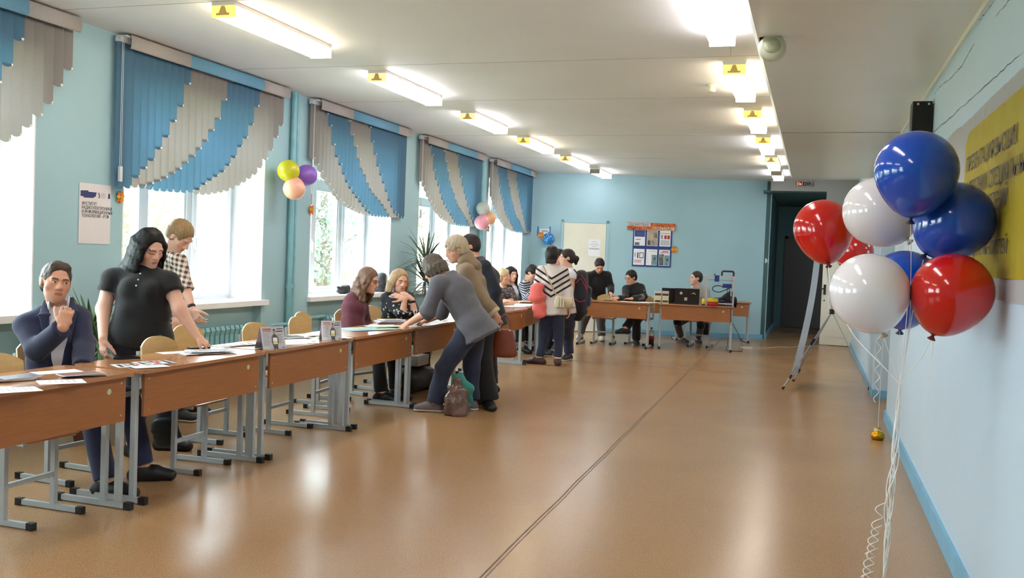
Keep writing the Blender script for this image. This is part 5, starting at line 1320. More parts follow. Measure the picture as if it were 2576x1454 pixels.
# ---- 6 woman in grey bending over the desk
J = dict(pel=(1192, 812, 0.0), neck=(1126, 690, 0.05), chest=(1150, 734, 0.02), shL=(1104, 714, -0.12), shR=(1136, 712, 0.2), elL=(1074, 786, -0.08), wrL=(1030, 812, 0.0), elR=(1108, 788, 0.32), wrR=(1074, 806, 0.42))
J['anL'] = floor_an(1094, 1036); J['anR'] = floor_an(1184, 1030); J['knL'] = V3(atd(1114, 930, depth_of(J['anL']) - 0.03)); J['knR'] = V3(atd(1186, 928, depth_of(J['anR']) + 0.02))
J['toeL'] = J['anL'] - RT * 0.16; J['toeR'] = J['anR'] - RT * 0.10 - TC * 0.12
p = Person('woman in a grey top and jeans bending over the desk, seen from behind', 8.62, J, (1090, 675, 0.06, -118, 40, 0), -95, 1.13, True, 'warm', MID,
           {'L': (-RT * 0.7 - U * 0.45 + TC * 0.1, U * 0.6 - RT * 0.4 + TC * 0.4, 1, 0.45), 'R': (-RT * 0.8 - U * 0.3, U, -1, 0.4)}, lids=True, age=2)
GREYT = cloth('jersey_grey', (96, 96, 104), 0.08)
p.top('grey_top', GREYT, 0.026, 0.16, 0.0, 1.0, 0.10, hemflare=0.05, folds=0.004, fscale=24, sleeveflare=0.006)
p.bottom('jeans', DENIM, 0.014, flare=0.03, sh=0.99); p.shoes(mat('shoe_taupe', (110, 98, 100), 0.7), SOLEW)
lk = []
for i in range(12):
    ph = -2.3 + 4.6 * i / 11; f0 = -math.cos(ph) * 0.088 - 0.015; l0 = math.sin(ph) * 0.085
    lk += [((f0 * .7, l0 * .75, .07), (f0 * 1.1, l0 * 1.12, -.02), .022, .024, .012), ((f0 * 1.1, l0 * 1.12, -.02), (f0 * 1.05, l0 * 1.05, -.095), .024, .014, .012)]
p.hair(hair_mat('hair_grey_brown', (92, 82, 72), 0.5), 'long', lk, 0.006, 0.06)
# ---- 7 older woman in a beige hooded jacket
J = dict(pel=(1212, 803, 0.0), neck=(1168, 664, 0.02), chest=(1186, 712, 0.0), shL=(1174, 684, -0.14), shR=(1190, 682, 0.2), elL=(1207, 748, -0.16), wrL=(1247, 792, -0.17), elR=(1200, 750, 0.25), wrR=(1180, 790, 0.25))
J['anL'] = floor_an(1226, 1028); J['anR'] = floor_an(1200, 1018); J['knL'] = V3(atd(1218, 915, depth_of(J['anL']))); J['knR'] = V3(atd(1204, 912, depth_of(J['anR']) + 0.03)); J['toeL'] = J['anL'] + RT * 0.05 + TC * 0.15; J['toeR'] = J['anR'] - RT * 0.1 + TC * 0.1
p = Person('older woman with short pale hair in a beige hooded jacket leaning forward', 9.15, J, (1147, 627, 0.0, -74, 22, 0), -82, 1.0, True, 'warm', MID,
           {'L': (RT * 0.35 - U * 0.9, TC * 0.8, 1, 0.8), 'R': (-U, -RT, -1, 0.5)}, lids=True, age=2, brow=(150, 130, 110))
BEI = cloth('suede_beige', (142, 120, 96), 0.06); N = p.J['neck']
p.top('jacket', BEI, 0.030, 0.13, 0.01, 1.0, 0.9, hemflare=0.02, folds=0.0045, fscale=24, sleeveflare=0.012, extra=[])
p.wear('hood', [econe(N - p.cf * 0.05 + p.up * 0.03, N - p.cf * 0.10 - p.up * 0.05, p.cs, (0.10, 0.06), (0.11, 0.055)), cone(N + p.cs * 0.085 + p.up * 0.03, N + p.cf * 0.07 - p.up * 0.04 + p.cs * 0.04, 0.036, 0.028), cone(N - p.cs * 0.085 + p.up * 0.03, N + p.cf * 0.07 - p.up * 0.04 - p.cs * 0.04, 0.036, 0.028), cone(N + p.cs * 0.085 + p.up * 0.03, N - p.cf * 0.06 + p.up * 0.06, 0.036, 0.04), cone(N - p.cs * 0.085 + p.up * 0.03, N - p.cf * 0.06 + p.up * 0.06, 0.036, 0.04)], BEI, 0.03, 0.005, 30)
p.wear('cuff', [s_ for s_ in [p.lim('faL', 0.80, 0.93, 0.042)]], cloth('cuff_cream', (206, 186, 150)), 0.01, 0.002)
p.bottom('trousers', BLK, 0.02, flare=0.05, sh=0.99); p.shoes(SHOEB)
p.hair(hair_mat('hair_pale_blond', (188, 170, 146), 0.3), 'short', vol=0.012, hairline=0.058, nape=-0.06, noise=0.003, locks=[((0.06, 0.03, 0.085), (0.085, -0.02, 0.06), 0.022, 0.014, 0.02), ((0.04, -0.05, 0.09), (0.07, -0.05, 0.045), 0.02, 0.013, 0.02)])
# ---- 8 person in navy behind her
J = dict(pel=(1238, 792, 0.0), neck=(1203, 652, 0.0), chest=(1222, 700, 0.0), shL=(1218, 672, -0.14), shR=(1212, 668, 0.2), elL=(1246, 735, -0.14), wrL=(1228, 784, -0.1), elR=(1222, 735, 0.22), wrR=(1200, 780, 0.2))
b_ = V3(atd(1238, 792, 10.0)); J['anL'] = np.array([b_[0] + 0.06, b_[1] - 0.1, 0.09]); J['anR'] = np.array([b_[0] - 0.05, b_[1] + 0.12, 0.09]); J['knL'] = np.array([b_[0] + 0.03, b_[1] - 0.1, 0.5]); J['knR'] = np.array([b_[0] - 0.05, b_[1] + 0.1, 0.5])
J['toeL'] = J['anL'] - RT * 0.17; J['toeR'] = J['anR'] - RT * 0.17
p = Person('dark-haired person in a navy jacket standing behind the beige jacket', 10.0, J, (1181, 619, 0.0, -82, 12, 0), -85, 1.05, False, 'warm', MID, {'L': (-U, TC, 1, 0.5), 'R': (-U, -TC, -1, 0.5)}, lids=True)
p.top('jacket', cloth('jacket_navy', (32, 36, 50)), 0.026, 0.12, 0.02, 1.0, 0.93, folds=0.004, fscale=26); p.bottom('trousers', BLK, 0.014); p.shoes(SHOEB)
p.hair(hair_mat('hair_dark_brown', (48, 36, 34)), 'short', vol=0.004, hairline=0.06, nape=-0.06)
# ---- 9 older woman in a floral blouse
pel = WX(1264, -4.52, 0.57); d9 = depth_of(pel)
J = dict(pel=pel, neck=(1266, 725, 0.0), shR=(1253, 733, -0.12), shL=(1283, 733, 0.14), elR=(1258, 757, -0.22), wrR=(1285, 760, -0.36), elL=(1294, 754, -0.05), wrL=(1272, 761, -0.36)); J.update(seated(pel, 55))
p = Person('older blonde woman in a floral blouse with folded arms on the desk', d9, J, (1267, 697, -0.03, 62, -6, 0), 50, 1.08, True, 'warm', FAR, {'R': (RT, U + TC * .4, -1, 0.3), 'L': (-RT, U + TC * .4, 1, 0.3)}, age=1, brow=(150, 120, 90))
FLOR = pattern('floral_cloth', (150, 132, 128), (58, 52, 62), lambda M, D, Vv: M('GREATER_THAN', Vv(30.0), 0.36))
p.top('blouse', FLOR, 0.018, 0.10, 0.0, 1.0, 0.3, sleeveflare=0.012); p.bottom('skirt', BLK, 0.014, sh=0.8); p.shoes(SHOEB)
p.hair(hair_mat('hair_light_blond', (198, 176, 138), 0.3), 'short', vol=0.008, hairline=0.056, nape=-0.06, locks=[((0.05, 0.03, 0.09), (0.08, -0.02, 0.062), 0.024, 0.016, 0.02)])
# ---- 10 woman with long dark hair
pel = WX(1288, -4.66, 0.57); d10 = depth_of(pel)
J = dict(pel=pel, neck=(1289, 719, 0.0), elR=(1276, 752, -0.1), wrR=(1290, 762, -0.3), elL=(1306, 752, -0.05), wrL=(1296, 762, -0.3)); J.update(seated(pel, 40))
p = Person('seated woman with very long dark hair in a black jacket', d10, J, (1286, 690, -0.03, 38, 4, 0), 38, 1.0, True, 'fair', FAR, {'R': (RT, U, -1, 0.3), 'L': (-RT, U, 1, 0.3)}, brow=(50, 38, 34))
p.top('blouse', SHIRTW, 0.008, 0.05, 0.0, 1.0, 0.9)
N = p.J['neck']; p.top('jacket', BLK, 0.022, 0.10, 0.0, 1.0, 0.93, subs=[(cone(N + p.up * .03 + p.cf * .07, p.waist + p.cf * .14, 0.05, 0.03), 0.01)]); p.bottom('trousers', BLK, 0.012); p.shoes(SHOEB)
lk = []
for sg in (1, -1):
    for i in range(6):
        a_ = i / 5; f0 = 0.045 - 0.125 * a_; l0 = 0.078 * sg
        lk += [((f0 * .8, l0 * .75, .07), (f0, l0 * 1.08, -.02), .024, .024, .014), ((f0, l0 * 1.08, -.02), (f0 - .01, l0 * 1.15, -.16), .024, .024, .014), ((f0 - .01, l0 * 1.15, -.16), (f0 + .02, l0 * 1.2, -.34), .024, .012, .012)]
HDK = hair_mat('hair_very_dark', (34, 24, 24)); p.hair(HDK, 'long', lk, 0.004, 0.06)
# ---- 11 boy in a striped shirt
pel = WX(1318, -4.50, 0.57); d11 = depth_of(pel)
J = dict(pel=pel, neck=(1324, 708, -0.04), shR=(1314, 718, -0.14), shL=(1336, 716, 0.12), elR=(1322, 752, -0.25), wrR=(1338, 738, -0.42), elL=(1346, 750, 0.0), wrL=(1348, 736, -0.3)); J.update(seated(pel, 55))
p = Person('dark-haired boy in a striped shirt bowing his head over the desk', d11, J, (1338, 686, -0.10, 62, 38, 0), 55, 0.95, False, 'fair', FAR, {'R': (U * .7 + RT * .6, TC, -1, 0.6), 'L': (U * .7 + RT * .3, TC, 1, 0.6)}, lids=True)
STR = pattern('striped_cloth', (196, 200, 210), (40, 46, 66), lambda M, D, Vv: M('GREATER_THAN', M('FRACT', M('MULTIPLY', D((0.25, -0.2, 0.9)), 34.0)), 0.42))
p.top('striped_shirt', STR, 0.016, 0.10, 0.03, 1.0, 0.9); p.bottom('trousers', BLK, 0.014); p.shoes(SHOEB); p.hair(HDK, 'short', vol=0.004, hairline=0.06, nape=-0.06)
# ---- 12 girl in a chevron sweater, back to the camera
J = dict(pel=(1391, 770, 0.0), neck=(1388, 668, 0.0), shL=(1362, 682, 0.0), shR=(1416, 683, 0.02), elL=(1353, 724, 0.02), wrL=(1352, 742, 0.22), elR=(1430, 732, 0.0), wrR=(1433, 776, -0.03))
J['anL'] = floor_an(1357, 916); J['anR'] = floor_an(1403, 919); d12 = depth_of(J['anL']) 
J['toeL'] = J['anL'] - RT * .13 - TC * 0.06; J['toeR'] = J['anR'] - TC * 0.15; J['knL'] = V3(atd(1368, 848, depth_of(J['anL']) + 0.02)); J['knR'] = V3(atd(1406, 848, depth_of(J['anR']) + 0.02))
p = Person('dark-haired girl seen from behind in a white sweater with black chevrons', 12.68, J, (1389, 643, 0.0, 172, 10, 0), 178, 0.94, True, 'fair', FAR, {'R': (-U, RT, -1, 0.5), 'L': (-TC, U, 1, 0.5)}, shw=0.16)
cx_ = float((p.J['neck'] - p.o) @ RT); zc = float(p.J['neck'][2])
def chev(M, D, Vv):
    z = M('ADD', D((0, 0, 1)), -zc); h = M('ABSOLUTE', M('ADD', D((RT[0], RT[1], 0)), -cx_)); ph = M('SUBTRACT', z, M('MULTIPLY', h, 0.62))
    st = M('GREATER_THAN', M('FRACT', M('MULTIPLY', ph, 12.5)), 0.62); return M('MULTIPLY', st, M('MULTIPLY', M('LESS_THAN', ph, -0.135), M('GREATER_THAN', ph, -0.445)))
CHEV = pattern('chevron_knit', (214, 202, 196), (24, 24, 28), chev)
p.top('chevron_sweater', CHEV, 0.028, 0.12, 0.0, 1.0, {'L': 0.7, 'R': 0.95}, hemflare=0.02, sleeveflare=0.02, folds=0.004, fscale=26)
p.bottom('jeans', DENIM, 0.013, flare=0.0); p.shoes(mat('boot_maroon', (62, 30, 32), 0.45), None, 0.010, 'boot')
p.hair(HDK, 'long', [((-0.05, 0.03 * k, 0.03), (-0.072, 0.033 * k, -0.10), 0.042, 0.024, 0.02) for k in (-1.6, -0.8, 0, 0.8, 1.6)], 0.008, 0.06)
# ---- 13 girl with a bun and a backpack
J = dict(pel=(1432, 778, 0.0), neck=(1432, 676, 0.0), shL=(1440, 690, -0.13), shR=(1438, 688, 0.18), elL=(1436, 722, -0.18), wrL=(1418, 742, -0.1), elR=(1424, 724, 0.22), wrR=(1408, 742, 0.2))
J['anL'] = floor_an(1430, 906); J['anR'] = floor_an(1398, 898); J['knL'] = V3(atd(1430, 846, depth_of(J['anL']))); J['knR'] = V3(atd(1412, 844, depth_of(J['anR']))); J['toeL'] = J['anL'] - RT * .06 + TC * .12; J['toeR'] = J['anR'] - RT * .15
p = Person('girl with dark hair in a bun, white T-shirt and jeans, seen in profile', 13.1, J, (1426, 649, 0.0, -76, 6, 0), -92, 1.04, True, 'fair', FAR, {'L': (-RT * .8 - U * .4, TC, 1, 0.6), 'R': (-RT, -TC, -1, 0.6)}, brow=(60, 44, 38))
p.top('t_shirt', SHIRTW, 0.014, 0.05, 0.0, 0.4, 0, sleeveflare=0.012); p.bottom('jeans', DENIM, 0.012, flare=0.018); p.shoes(mat('sneaker_black', (30, 30, 32), 0.6), SOLEW, name='sneaker')
p.hair(hair_mat('hair_chestnut_dark', (46, 34, 34)), 'short', vol=0.002, hairline=0.064, nape=-0.075, locks=[((-0.09, 0, -0.0), (-0.135, 0, -0.02), 0.03, 0.04, 0.02), ((-0.135, 0, -0.02), (-0.125, 0, -0.09), 0.036, 0.02, 0.02)])
bp = p
# ---- 14 person hidden between the two girls
J = dict(pel=(1402, 778, 0.0), neck=(1404, 674, 0.0)); b_ = V3(atd(1402, 778, 13.75))
for q, sg in (('L', 1), ('R', -1)):
    J['an' + q] = np.array([b_[0], b_[1], 0.09]) + RT * 0.09 * sg - RT * 0.05; J['kn' + q] = np.array([b_[0], b_[1], 0.5]) + RT * 0.07 * sg; J['toe' + q] = J['an' + q] + TC * .15 - RT * .06
    J['el' + q] = (1404 + 24 * sg, 722, 0.02); J['wr' + q] = (1404 + 26 * sg, 764, -0.05)
p = Person('dark-haired person in jeans mostly hidden between the chevron sweater and the backpack girl', 13.75, J, (1405, 648, -0.02, -30, 5, 0), -10, 0.95, False, 'fair', FAR, {'L': (-U, TC, 1, 0.5), 'R': (-U, TC, -1, 0.5)})
p.top('shirt', cloth('shirt_dim_grey', (90, 92, 100)), 0.014, 0.08, 0.0, 1.0, 0.9); p.bottom('jeans', DENIM, 0.012); p.shoes(mat('sneaker_grey', (60, 60, 66), 0.6), SOLEW, name='sneaker'); p.hair(HDK, 'short', vol=0.004, hairline=0.07)
# ---- 15 man in a black shirt leaning on the chair
J = dict(pel=(1496, 766, 0.25), neck=(1504, 684, 0.0), chest=(1502, 712, 0.08), shR=(1480, 694, -0.02), shL=(1528, 692, 0.0), elR=(1472, 722, 0.02), wrR=(1482, 746, -0.22), elL=(1537, 720, 0.06), wrL=(1536, 738, -0.2))
J['anL'] = floor_an(1513, 858); J['anR'] = floor_an(1460, 852); J['knL'] = V3(atd(1511, 808, depth_of(J['anL']) + 0.02)); J['knR'] = V3(atd(1468, 808, depth_of(J['anR']) + 0.02)); J['toeL'] = J['anL'] + TC * 0.17; J['toeR'] = J['anR'] + TC * 0.16 - RT * 0.05
p = Person('man in a black shirt and grey trousers leaning forward with bowed head', 16.42, J, (1508, 668, -0.10, 10, 42, 0), 8, 1.06, False, 'warm', FAR, {'R': (TC * .6 - U * .6, U, -1, 0.4), 'L': (RT * .6 + TC * .5 - U * .3, U, 1, 0.3)}, lids=True)
p.top('shirt', BLK, 0.020, 0.10, 0.03, 1.0, 0.95, folds=0.004, fscale=26); p.bottom('trousers', cloth('trousers_grey', (84, 78, 76)), 0.018); p.shoes(mat('sneaker_white', (196, 190, 184), 0.6), SOLEG, name='sneaker'); p.hair(HDK, 'short', vol=0.002, hairline=0.074)
# ---- 16 seated man in glasses
pel = WX(1606, 0, 0.57) if False else V3(atd(1606, 787, 16.28)); pel[2] = 0.57
J = dict(pel=pel, neck=(1594, 714, -0.02), shR=(1574, 727, -0.08), shL=(1613, 723, 0.02), elR=(1573, 750, -0.28), wrR=(1555, 750, -0.42), elL=(1621, 747, -0.10), wrL=(1588, 752, -0.36))
f_ = facing(pel, -12); J['knL'] = V3(atd(1601, 806, 15.86)); J['anL'] = floor_an(1600, 868); J['toeL'] = J['anL'] + TC * 0.17; J['knR'] = V3(atd(1590, 800, 15.84)); J['anR'] = V3(atd(1574, 826, 15.72)); J['toeR'] = J['anR'] - RT * 0.13 - U * 0.06 + TC * 0.05
p = Person('seated man in glasses and a black sweater with grey sleeve stripes', 16.24, J, (1587, 698, -0.05, -44, 16, 0), -15, 0.97, False, 'warm', FAR, {'R': (-RT * .95 + TC * .2, U, -1, 0.25), 'L': (-RT, U, 1, 0.3)}, lids=True)
p.top('sweater', BLKK, 0.016, 0.08, 0.01, 1.0, 0.93)
GSTR = cloth('stripe_grey', (120, 118, 118)); p.wear('sleeve_stripe', [p.lim('uaL', 0.12, 0.62, 0.0185)], GSTR, 0.01, 0); p.wear('sleeve_stripe', [p.lim('faL', 0.15, 0.8, 0.019)], GSTR, 0.01, 0)
p.bottom('trousers', BLK, 0.014, flare=0.02); p.shoes(mat('sneaker_dark', (36, 36, 38), 0.6), SOLEG, name='sneaker'); p.hair(HDK, 'short', vol=0.004, hairline=0.074); glasses(p, BLACK)
wr = p.J['wrR']; d = nrm(p.J['elR'] - wr); p.wear('wristwatch', [cone(wr + d * 0.01, wr + d * 0.035, 0.034, 0.035)], BLACK, 0.004, 0, base=0.008)
# ---- 17 seated young man by the printer frame
pel = V3(atd(1752, 790, 16.5)); pel[2] = 0.57
J = dict(pel=pel, neck=(1754, 724, 0.0), shR=(1734, 735, -0.06), shL=(1776, 735, 0.0), elR=(1728, 760, -0.22), wrR=(1742, 764, -0.42), elL=(1784, 766, -0.1), wrL=(1768, 768, -0.36), knR=(1704, 812, -0.42), anR=floor_an(1713, 862), knL=(1764, 818, -0.4), anL=floor_an(1756, 864))
J['toeR'] = J['anR'] + RT * .08 + TC * .14; J['toeL'] = J['anL'] + TC * .16
p = Person('seated young man in a grey hoodie looking left behind the laptops', 16.45, J, (1751, 700, -0.02, -66, 2, 0), -12, 0.98, False, 'fair', FAR, {'R': (TC * .5 + RT * .5, U, -1, 0.3), 'L': (TC * .5 - RT * .5, U, 1, 0.3)})
p.top('hoodie', cloth('hoodie_grey', (150, 146, 142)), 0.020, 0.08, 0.015, 1.0, 0.93, folds=0.004, fscale=26); N = p.J['neck']
p.wear('hood', [cone(N + p.cs * .08, N - p.cf * .07 - p.up * .02, 0.035, 0.045), cone(N - p.cs * .08, N - p.cf * .07 - p.up * .02, 0.035, 0.045)], cloth('hood_beige', (186, 176, 158)), 0.03, 0.003)
p.bottom('trousers', BLK, 0.012, sh=0.86, flare=0.0); p.shoes(mat('sneaker_blue_grey', (52, 54, 62), 0.6), SOLEG, name='sneaker'); p.hair(hair_mat('hair_brown_dark', (50, 38, 34)), 'short', vol=0.0, hairline=0.080, nape=-0.05)
# ================================================================ BALLOONS
def gloss(name, col, rough=0.12, sss=0.0):
    m = mat(name, col, rough, spec=0.6, coat=0.25); return m
RIB = mat('ribbon_white', (236, 232, 226), 0.4)
def balloon(c, r, down, m, label, knot_m=None, stretch=1.12, group=None, strings=(), knot_len=1.0, cat='balloon'):
    """c centre, r radius, down = direction to the knot"""
    c = V3(c); dn = nrm(down); t = thing('balloon', label, cat, tuple(c - dn * 0), 0, group)
    u, v = frame_for(Vector(dn)); u, v = V3(u), V3(v)
    prof = []
    for i in range(25):
        a = PI * i / 24; x = math.sin(a); z = math.cos(a)            # z=1 opposite to the knot
        zz = -z * r if z > 0 else -z * r * (1 + (stretch - 1) * 2 * (-z)) ; rr = x * r * (1.0 if z > 0 else 1.0 - 0.10 * (-z) ** 2)
        prof.append((max(rr, 0.0) if i not in (0, 24) else (0 if i == 0 else 0.012 * r / 0.16), zz))
    M = Matrix(((u[0], v[0], dn[0], 0), (u[1], v[1], dn[1], 0), (u[2], v[2], dn[2], 0), (0, 0, 0, 1)))
    bm = NB(); lathe(bm, prof, 36, 0, M); obj('envelope', bm, m, t, True)
    z0 = prof[-1][1]; s = r / 0.16
    bm = NB(); lathe(bm, [(0, z0 - 0.004 * s), (0.011 * s, z0 - 0.002 * s), (0.006 * s, z0 + 0.006 * s), (0.009 * s, z0 + 0.010 * s), (0.018 * s, z0 + 0.02 * s * knot_len), (0.015 * s, z0 + 0.023 * s * knot_len), (0, z0 + 0.02 * s)], 14, 0, M); obj('knot', bm, knot_m or m, t, True)
    kp = c + dn * (z0 + 0.008 * s)
    for pts in strings:
        bm = NB(); P = [Vector(kp - c)] + [Vector(V3(q) - c) for q in pts]
        sm = []
        for i in range(len(P) - 1):
            for k in range(5): sm.append(P[i].lerp(P[i + 1], k / 5))
        sm.append(P[-1])
        for i in range(1, len(sm) - 1): sm[i] = (sm[i - 1] + sm[i] * 2 + sm[i + 1]) / 4
        tube(bm, sm, 0.0016, 5); obj('ribbon', bm, RIB, t)
    return t, kp
BB = gloss('balloon_blue', (16, 72, 178)); BR = gloss('balloon_red', (196, 22, 16)); BW = gloss('balloon_white', (226, 220, 222)); KB = mat('knot_dark_blue', (14, 26, 70), 0.4); KR = mat('knot_dark_red', (110, 12, 14), 0.4)
gather = V3(atd(2264, 968, 3.95)); weight = gather.copy(); weight[2] = 0.0; weight[:2] += np.array([-0.03, -0.05])
def A_(px, py, d): return V3(atd(px, py, d))
GB = 'tricolour balloon bunch by the right wall'
balloon(A_(2305, 430, 3.85), 0.164, A_(2290, 562, 3.9) - A_(2305, 430, 3.85), BB, 'large blue balloon at the top of the bunch', KB, 1.10, GB, [[A_(2292, 650, 3.95), A_(2290, 800, 3.95), gather]])
balloon(A_(2400, 555, 3.98), 0.164, A_(2345, 620, 3.98) - A_(2400, 555, 3.98), BB, 'blue balloon in front of the yellow banner, between a blue and a red one', KB, 1.06, GB, [[A_(2310, 700, 4.05), A_(2285, 850, 4.0), gather]])
balloon(A_(2395, 735, 3.80), 0.158, A_(2344, 850, 3.85) - A_(2395, 735, 3.80), BR, 'large red balloon at the right of the bunch', KR, 1.10, GB, [[A_(2320, 900, 3.9), gather], [A_(2346, 890, 3.85), A_(2334, 935, 3.85), A_(2340, 945, 3.84), A_(2332, 950, 3.84)]])
balloon(A_(2187, 735, 3.92), 0.162, A_(2225, 850, 3.95) - A_(2187, 735, 3.92), BW, 'large white balloon at the lower left of the bunch', mat('knot_cream', (190, 170, 140), 0.5), 1.06, GB, [[A_(2240, 900, 3.95), gather]])
balloon(A_(2275, 722, 4.35), 0.170, A_(2264, 828, 4.4) - A_(2275, 722, 4.35), BB, 'blue balloon half hidden between the white and the red one', KB, 1.10, GB, [[A_(2266, 880, 4.2), gather]])
balloon(A_(2210, 532, 4.55), 0.168, A_(2290, 610, 4.45) - A_(2210, 532, 4.55), BW, 'white balloon behind the topmost blue one', mat('knot_white', (210, 204, 204), 0.5), 1.08, GB, [[A_(2285, 760, 4.2), gather]])
balloon(A_(2071, 575, 5.1), 0.158, A_(2086, 680, 5.0) - A_(2071, 575, 5.1), BR, 'smaller red balloon at the far left of the bunch', KR, 1.16, GB, [[A_(2090, 740, 4.9), A_(2150, 850, 4.5), A_(2230, 930, 4.1), gather], [A_(2086, 730, 5.0), A_(2082, 790, 5.0)]])
# shared tail of the bunch: twisted ribbons down to a weight on the floor
rt = thing('ribbon_tail', 'thick twist of white ribbons hanging below the balloon bunch', 'ribbon', tuple(weight))
rr_ = random.Random(7)
for k in range(9):
    bm = NB(); P = []; n = 26; a0 = rr_.uniform(0, 6.28); sp = rr_.uniform(0.004, 0.02)
    for i in range(n + 1):
        q = gather + (weight + np.array([0, 0, 0.03]) - gather) * (i / n); a = a0 + i * 0.5 * (1 if k % 2 else -1); wv = sp * math.sin(PI * min(1, i / n * 1.1)) + 0.002
        P.append(Vector(q - weight + np.array([math.cos(a) * wv, math.sin(a) * wv, 0])))
    tube(bm, P, 0.0022, 5); obj('ribbon', bm, RIB, rt)
for k in range(4):                                     # curled ends
    bm = NB(); z0 = 0.5 - 0.1 * k; P = []
    for i in range(40):
        a = i * 0.55; P.append(Vector((-0.02 - 0.012 * k + 0.018 * math.cos(a) - 0.001 * i, 0.012 * math.sin(a), z0 - 0.006 * i)))
    tube(bm, P, 0.0022, 5); obj('curled_end', bm, RIB, rt)
GOLD = mat('gold_foil', (206, 150, 30), 0.25, metal=0.9, var=0.2, vscale=30)
bm = NB(); lathe(bm, [(0, 0), (0.05, 0.0), (0.068, 0.03), (0.05, 0.065), (0.016, 0.085), (0.04, 0.11), (0, 0.1)], 16); obj('foil_weight', bm, GOLD, rt, True)
# far balloon on its own gold weight
gw = V3(onz(2207, 1106)); t = thing('balloon_weight', 'small gold foil weight on the floor by the right wall', 'balloon weight', tuple(gw))
bm = NB(); lathe(bm, [(0, 0), (0.045, 0.0), (0.062, 0.03), (0.052, 0.06), (0.018, 0.082), (0.036, 0.104), (0, 0.098)], 14); o = obj('foil_bag', bm, GOLD, t, True)
bm = NB(); tube(bm, [(0.03 * math.cos(a), 0.03 * math.sin(a), 0.082 + 0.006 * math.sin(3 * a)) for a in [k * PI / 8 for k in range(17)]], 0.004, 5); obj('tie', bm, RIB, t)
BRS = pattern('balloon_red_white_marks', (192, 28, 24), (236, 220, 220), lambda M, D, Vv: M('LESS_THAN', Vv(16.0), 0.22), 0.2)
bc = V3(ony(2148, 632, 8.95)); balloon(bc, 0.17, (0.05, 0, -1), BRS, 'red balloon with white marks mostly hidden behind the white ones', KR, 1.1, None, [[np.array([gw[0] + 0.02, gw[1] + 0.1, 1.2]), np.array([gw[0], gw[1], 0.7]), gw + np.array([0, 0, 0.1])]])
bm = NB(); P = [Vector((-0.03 + 0.02 * math.sin(i * 0.9), 0.01 * math.cos(i * 0.9), 0.95 - 0.018 * i)) for i in range(36)]; tube(bm, P, 0.003, 5); obj('curled_ribbon', bm, RIB, t)
# small wall bunches
WY = mat('balloon_yellow_green', (196, 190, 34), 0.3); WP = mat('balloon_purple', (138, 92, 186), 0.4); WO = mat('balloon_peach', (238, 176, 148), 0.3); WPK = mat('balloon_pink', (232, 158, 180), 0.3); WG = mat('balloon_pale_grey', (186, 190, 186), 0.35)
def wb(px, py, X, r, m, lab, dn, st=1.1): balloon(onx(px, py, X), r, dn, m, lab, None, st, 'small balloons on the window wall')
wb(726, 430, -5.16, 0.113, WY, 'yellow-green balloon on the heating pipes', (0.2, 0.3, -0.4), 1.02)
wb(771, 441, -5.16, 0.113, WP, 'purple balloon beside the yellow-green one on the pipes', (0.0, -1, -0.1), 1.12)
wb(740, 475, -5.10, 0.113, WO, 'peach balloon hanging lowest on the heating pipes', (0, 0.1, 1), 1.05)
wb(1215, 525, -5.14, 0.113, WG, 'pale grey balloon above the pink and orange ones', (0.2, 0, -1), 1.03)
wb(1230, 549, -5.14, 0.113, mat('balloon_orange', (240, 178, 130), 0.3), 'light orange balloon between the grey and the pink one', (-0.2, -0.6, -0.2), 1.08)
wb(1212, 560, -5.04, 0.118, WPK, 'pink balloon in front on the farther heating pipes', (0.3, 0.3, 1), 1.08)

# ================================================================ WALL DECORATIONS
OR = mat('petal_orange', (226, 122, 34), 0.6, var=0.15, vscale=30); YG = mat('petal_yellow', (226, 172, 52), 0.6); GRN = mat('leaf_green', (52, 88, 46), 0.6)
def flower(loc, nrmv, s, label, main=OR, green=True):
    n = Vector(nrmv).normalized(); u = Vector((0, 0, 1)).cross(n).normalized(); M = Matrix((u, Vector((0, 0, 1)), n)).transposed().to_4x4(); M.translation = Vector(loc)
    t = thing('paper_flower', label, 'paper flower', loc); M.translation = Vector((0, 0, 0))
    for k in range(7):
        a = 2 * PI * k / 7 + 0.3; bm = NB(); c = Vector((math.cos(a) * s * .5, math.sin(a) * s * .5 - s * .15, 0.012 + 0.006 * (k % 2)))
        pts = [(math.cos(b) * s * .42, math.sin(b) * s * .3) for b in [q * 2 * PI / 10 for q in range(10)]]
        prism(bm, pts, 0, 0.004, 0, M @ Matrix.Translation(c) @ Matrix.Rotation(a, 4, 'Z')); obj('petal', bm, main if k % 3 else YG, t)
    bm = NB(); lathe(bm, [(0, 0.012), (s * .25, 0.012), (s * .2, 0.03), (0, 0.034)], 12, 0, M @ Matrix.Translation((0, -s * .15, 0))); obj('centre', bm, YG, t)
    if green:
        for k in range(5):
            a = PI * (0.15 + 0.7 * k / 4); bm = NB(); prism(bm, [(0, -s * .12), (s * .5, 0), (0, s * .12)], 0, 0.003, 0, M @ Matrix.Translation((math.cos(a) * s * .45, math.sin(a) * s * .45, 0.006)) @ Matrix.Rotation(a, 4, 'Z')); obj('leaf', bm, GRN, t)
q = onx(299, 494, XL); flower((XL + 0.002, q.y, q.z), (1, 0, 0), 0.052, 'orange paper flower with green leaves beside the white poster')
q = onx(781, 526, XL); flower((XL + 0.002, q.y, q.z), (1, 0, 0), 0.062, 'small orange paper leaf cluster under the peach balloon', OR, False)
q = onx(1226, 574, XL); flower((XL + 0.002, q.y, q.z), (1, 0, 0), 0.07, 'small brown paper leaf under the pink balloon', mat('petal_brown', (150, 110, 60), 0.6), False)
def onwall(u, z, off=0.0): v = MB_ @ Vector((u, -off, z)); return v
flower(tuple(onwall(2.84, 1.70, 0.003)), tuple(BN), 0.075, 'orange paper flower at the right side of the noticeboard')
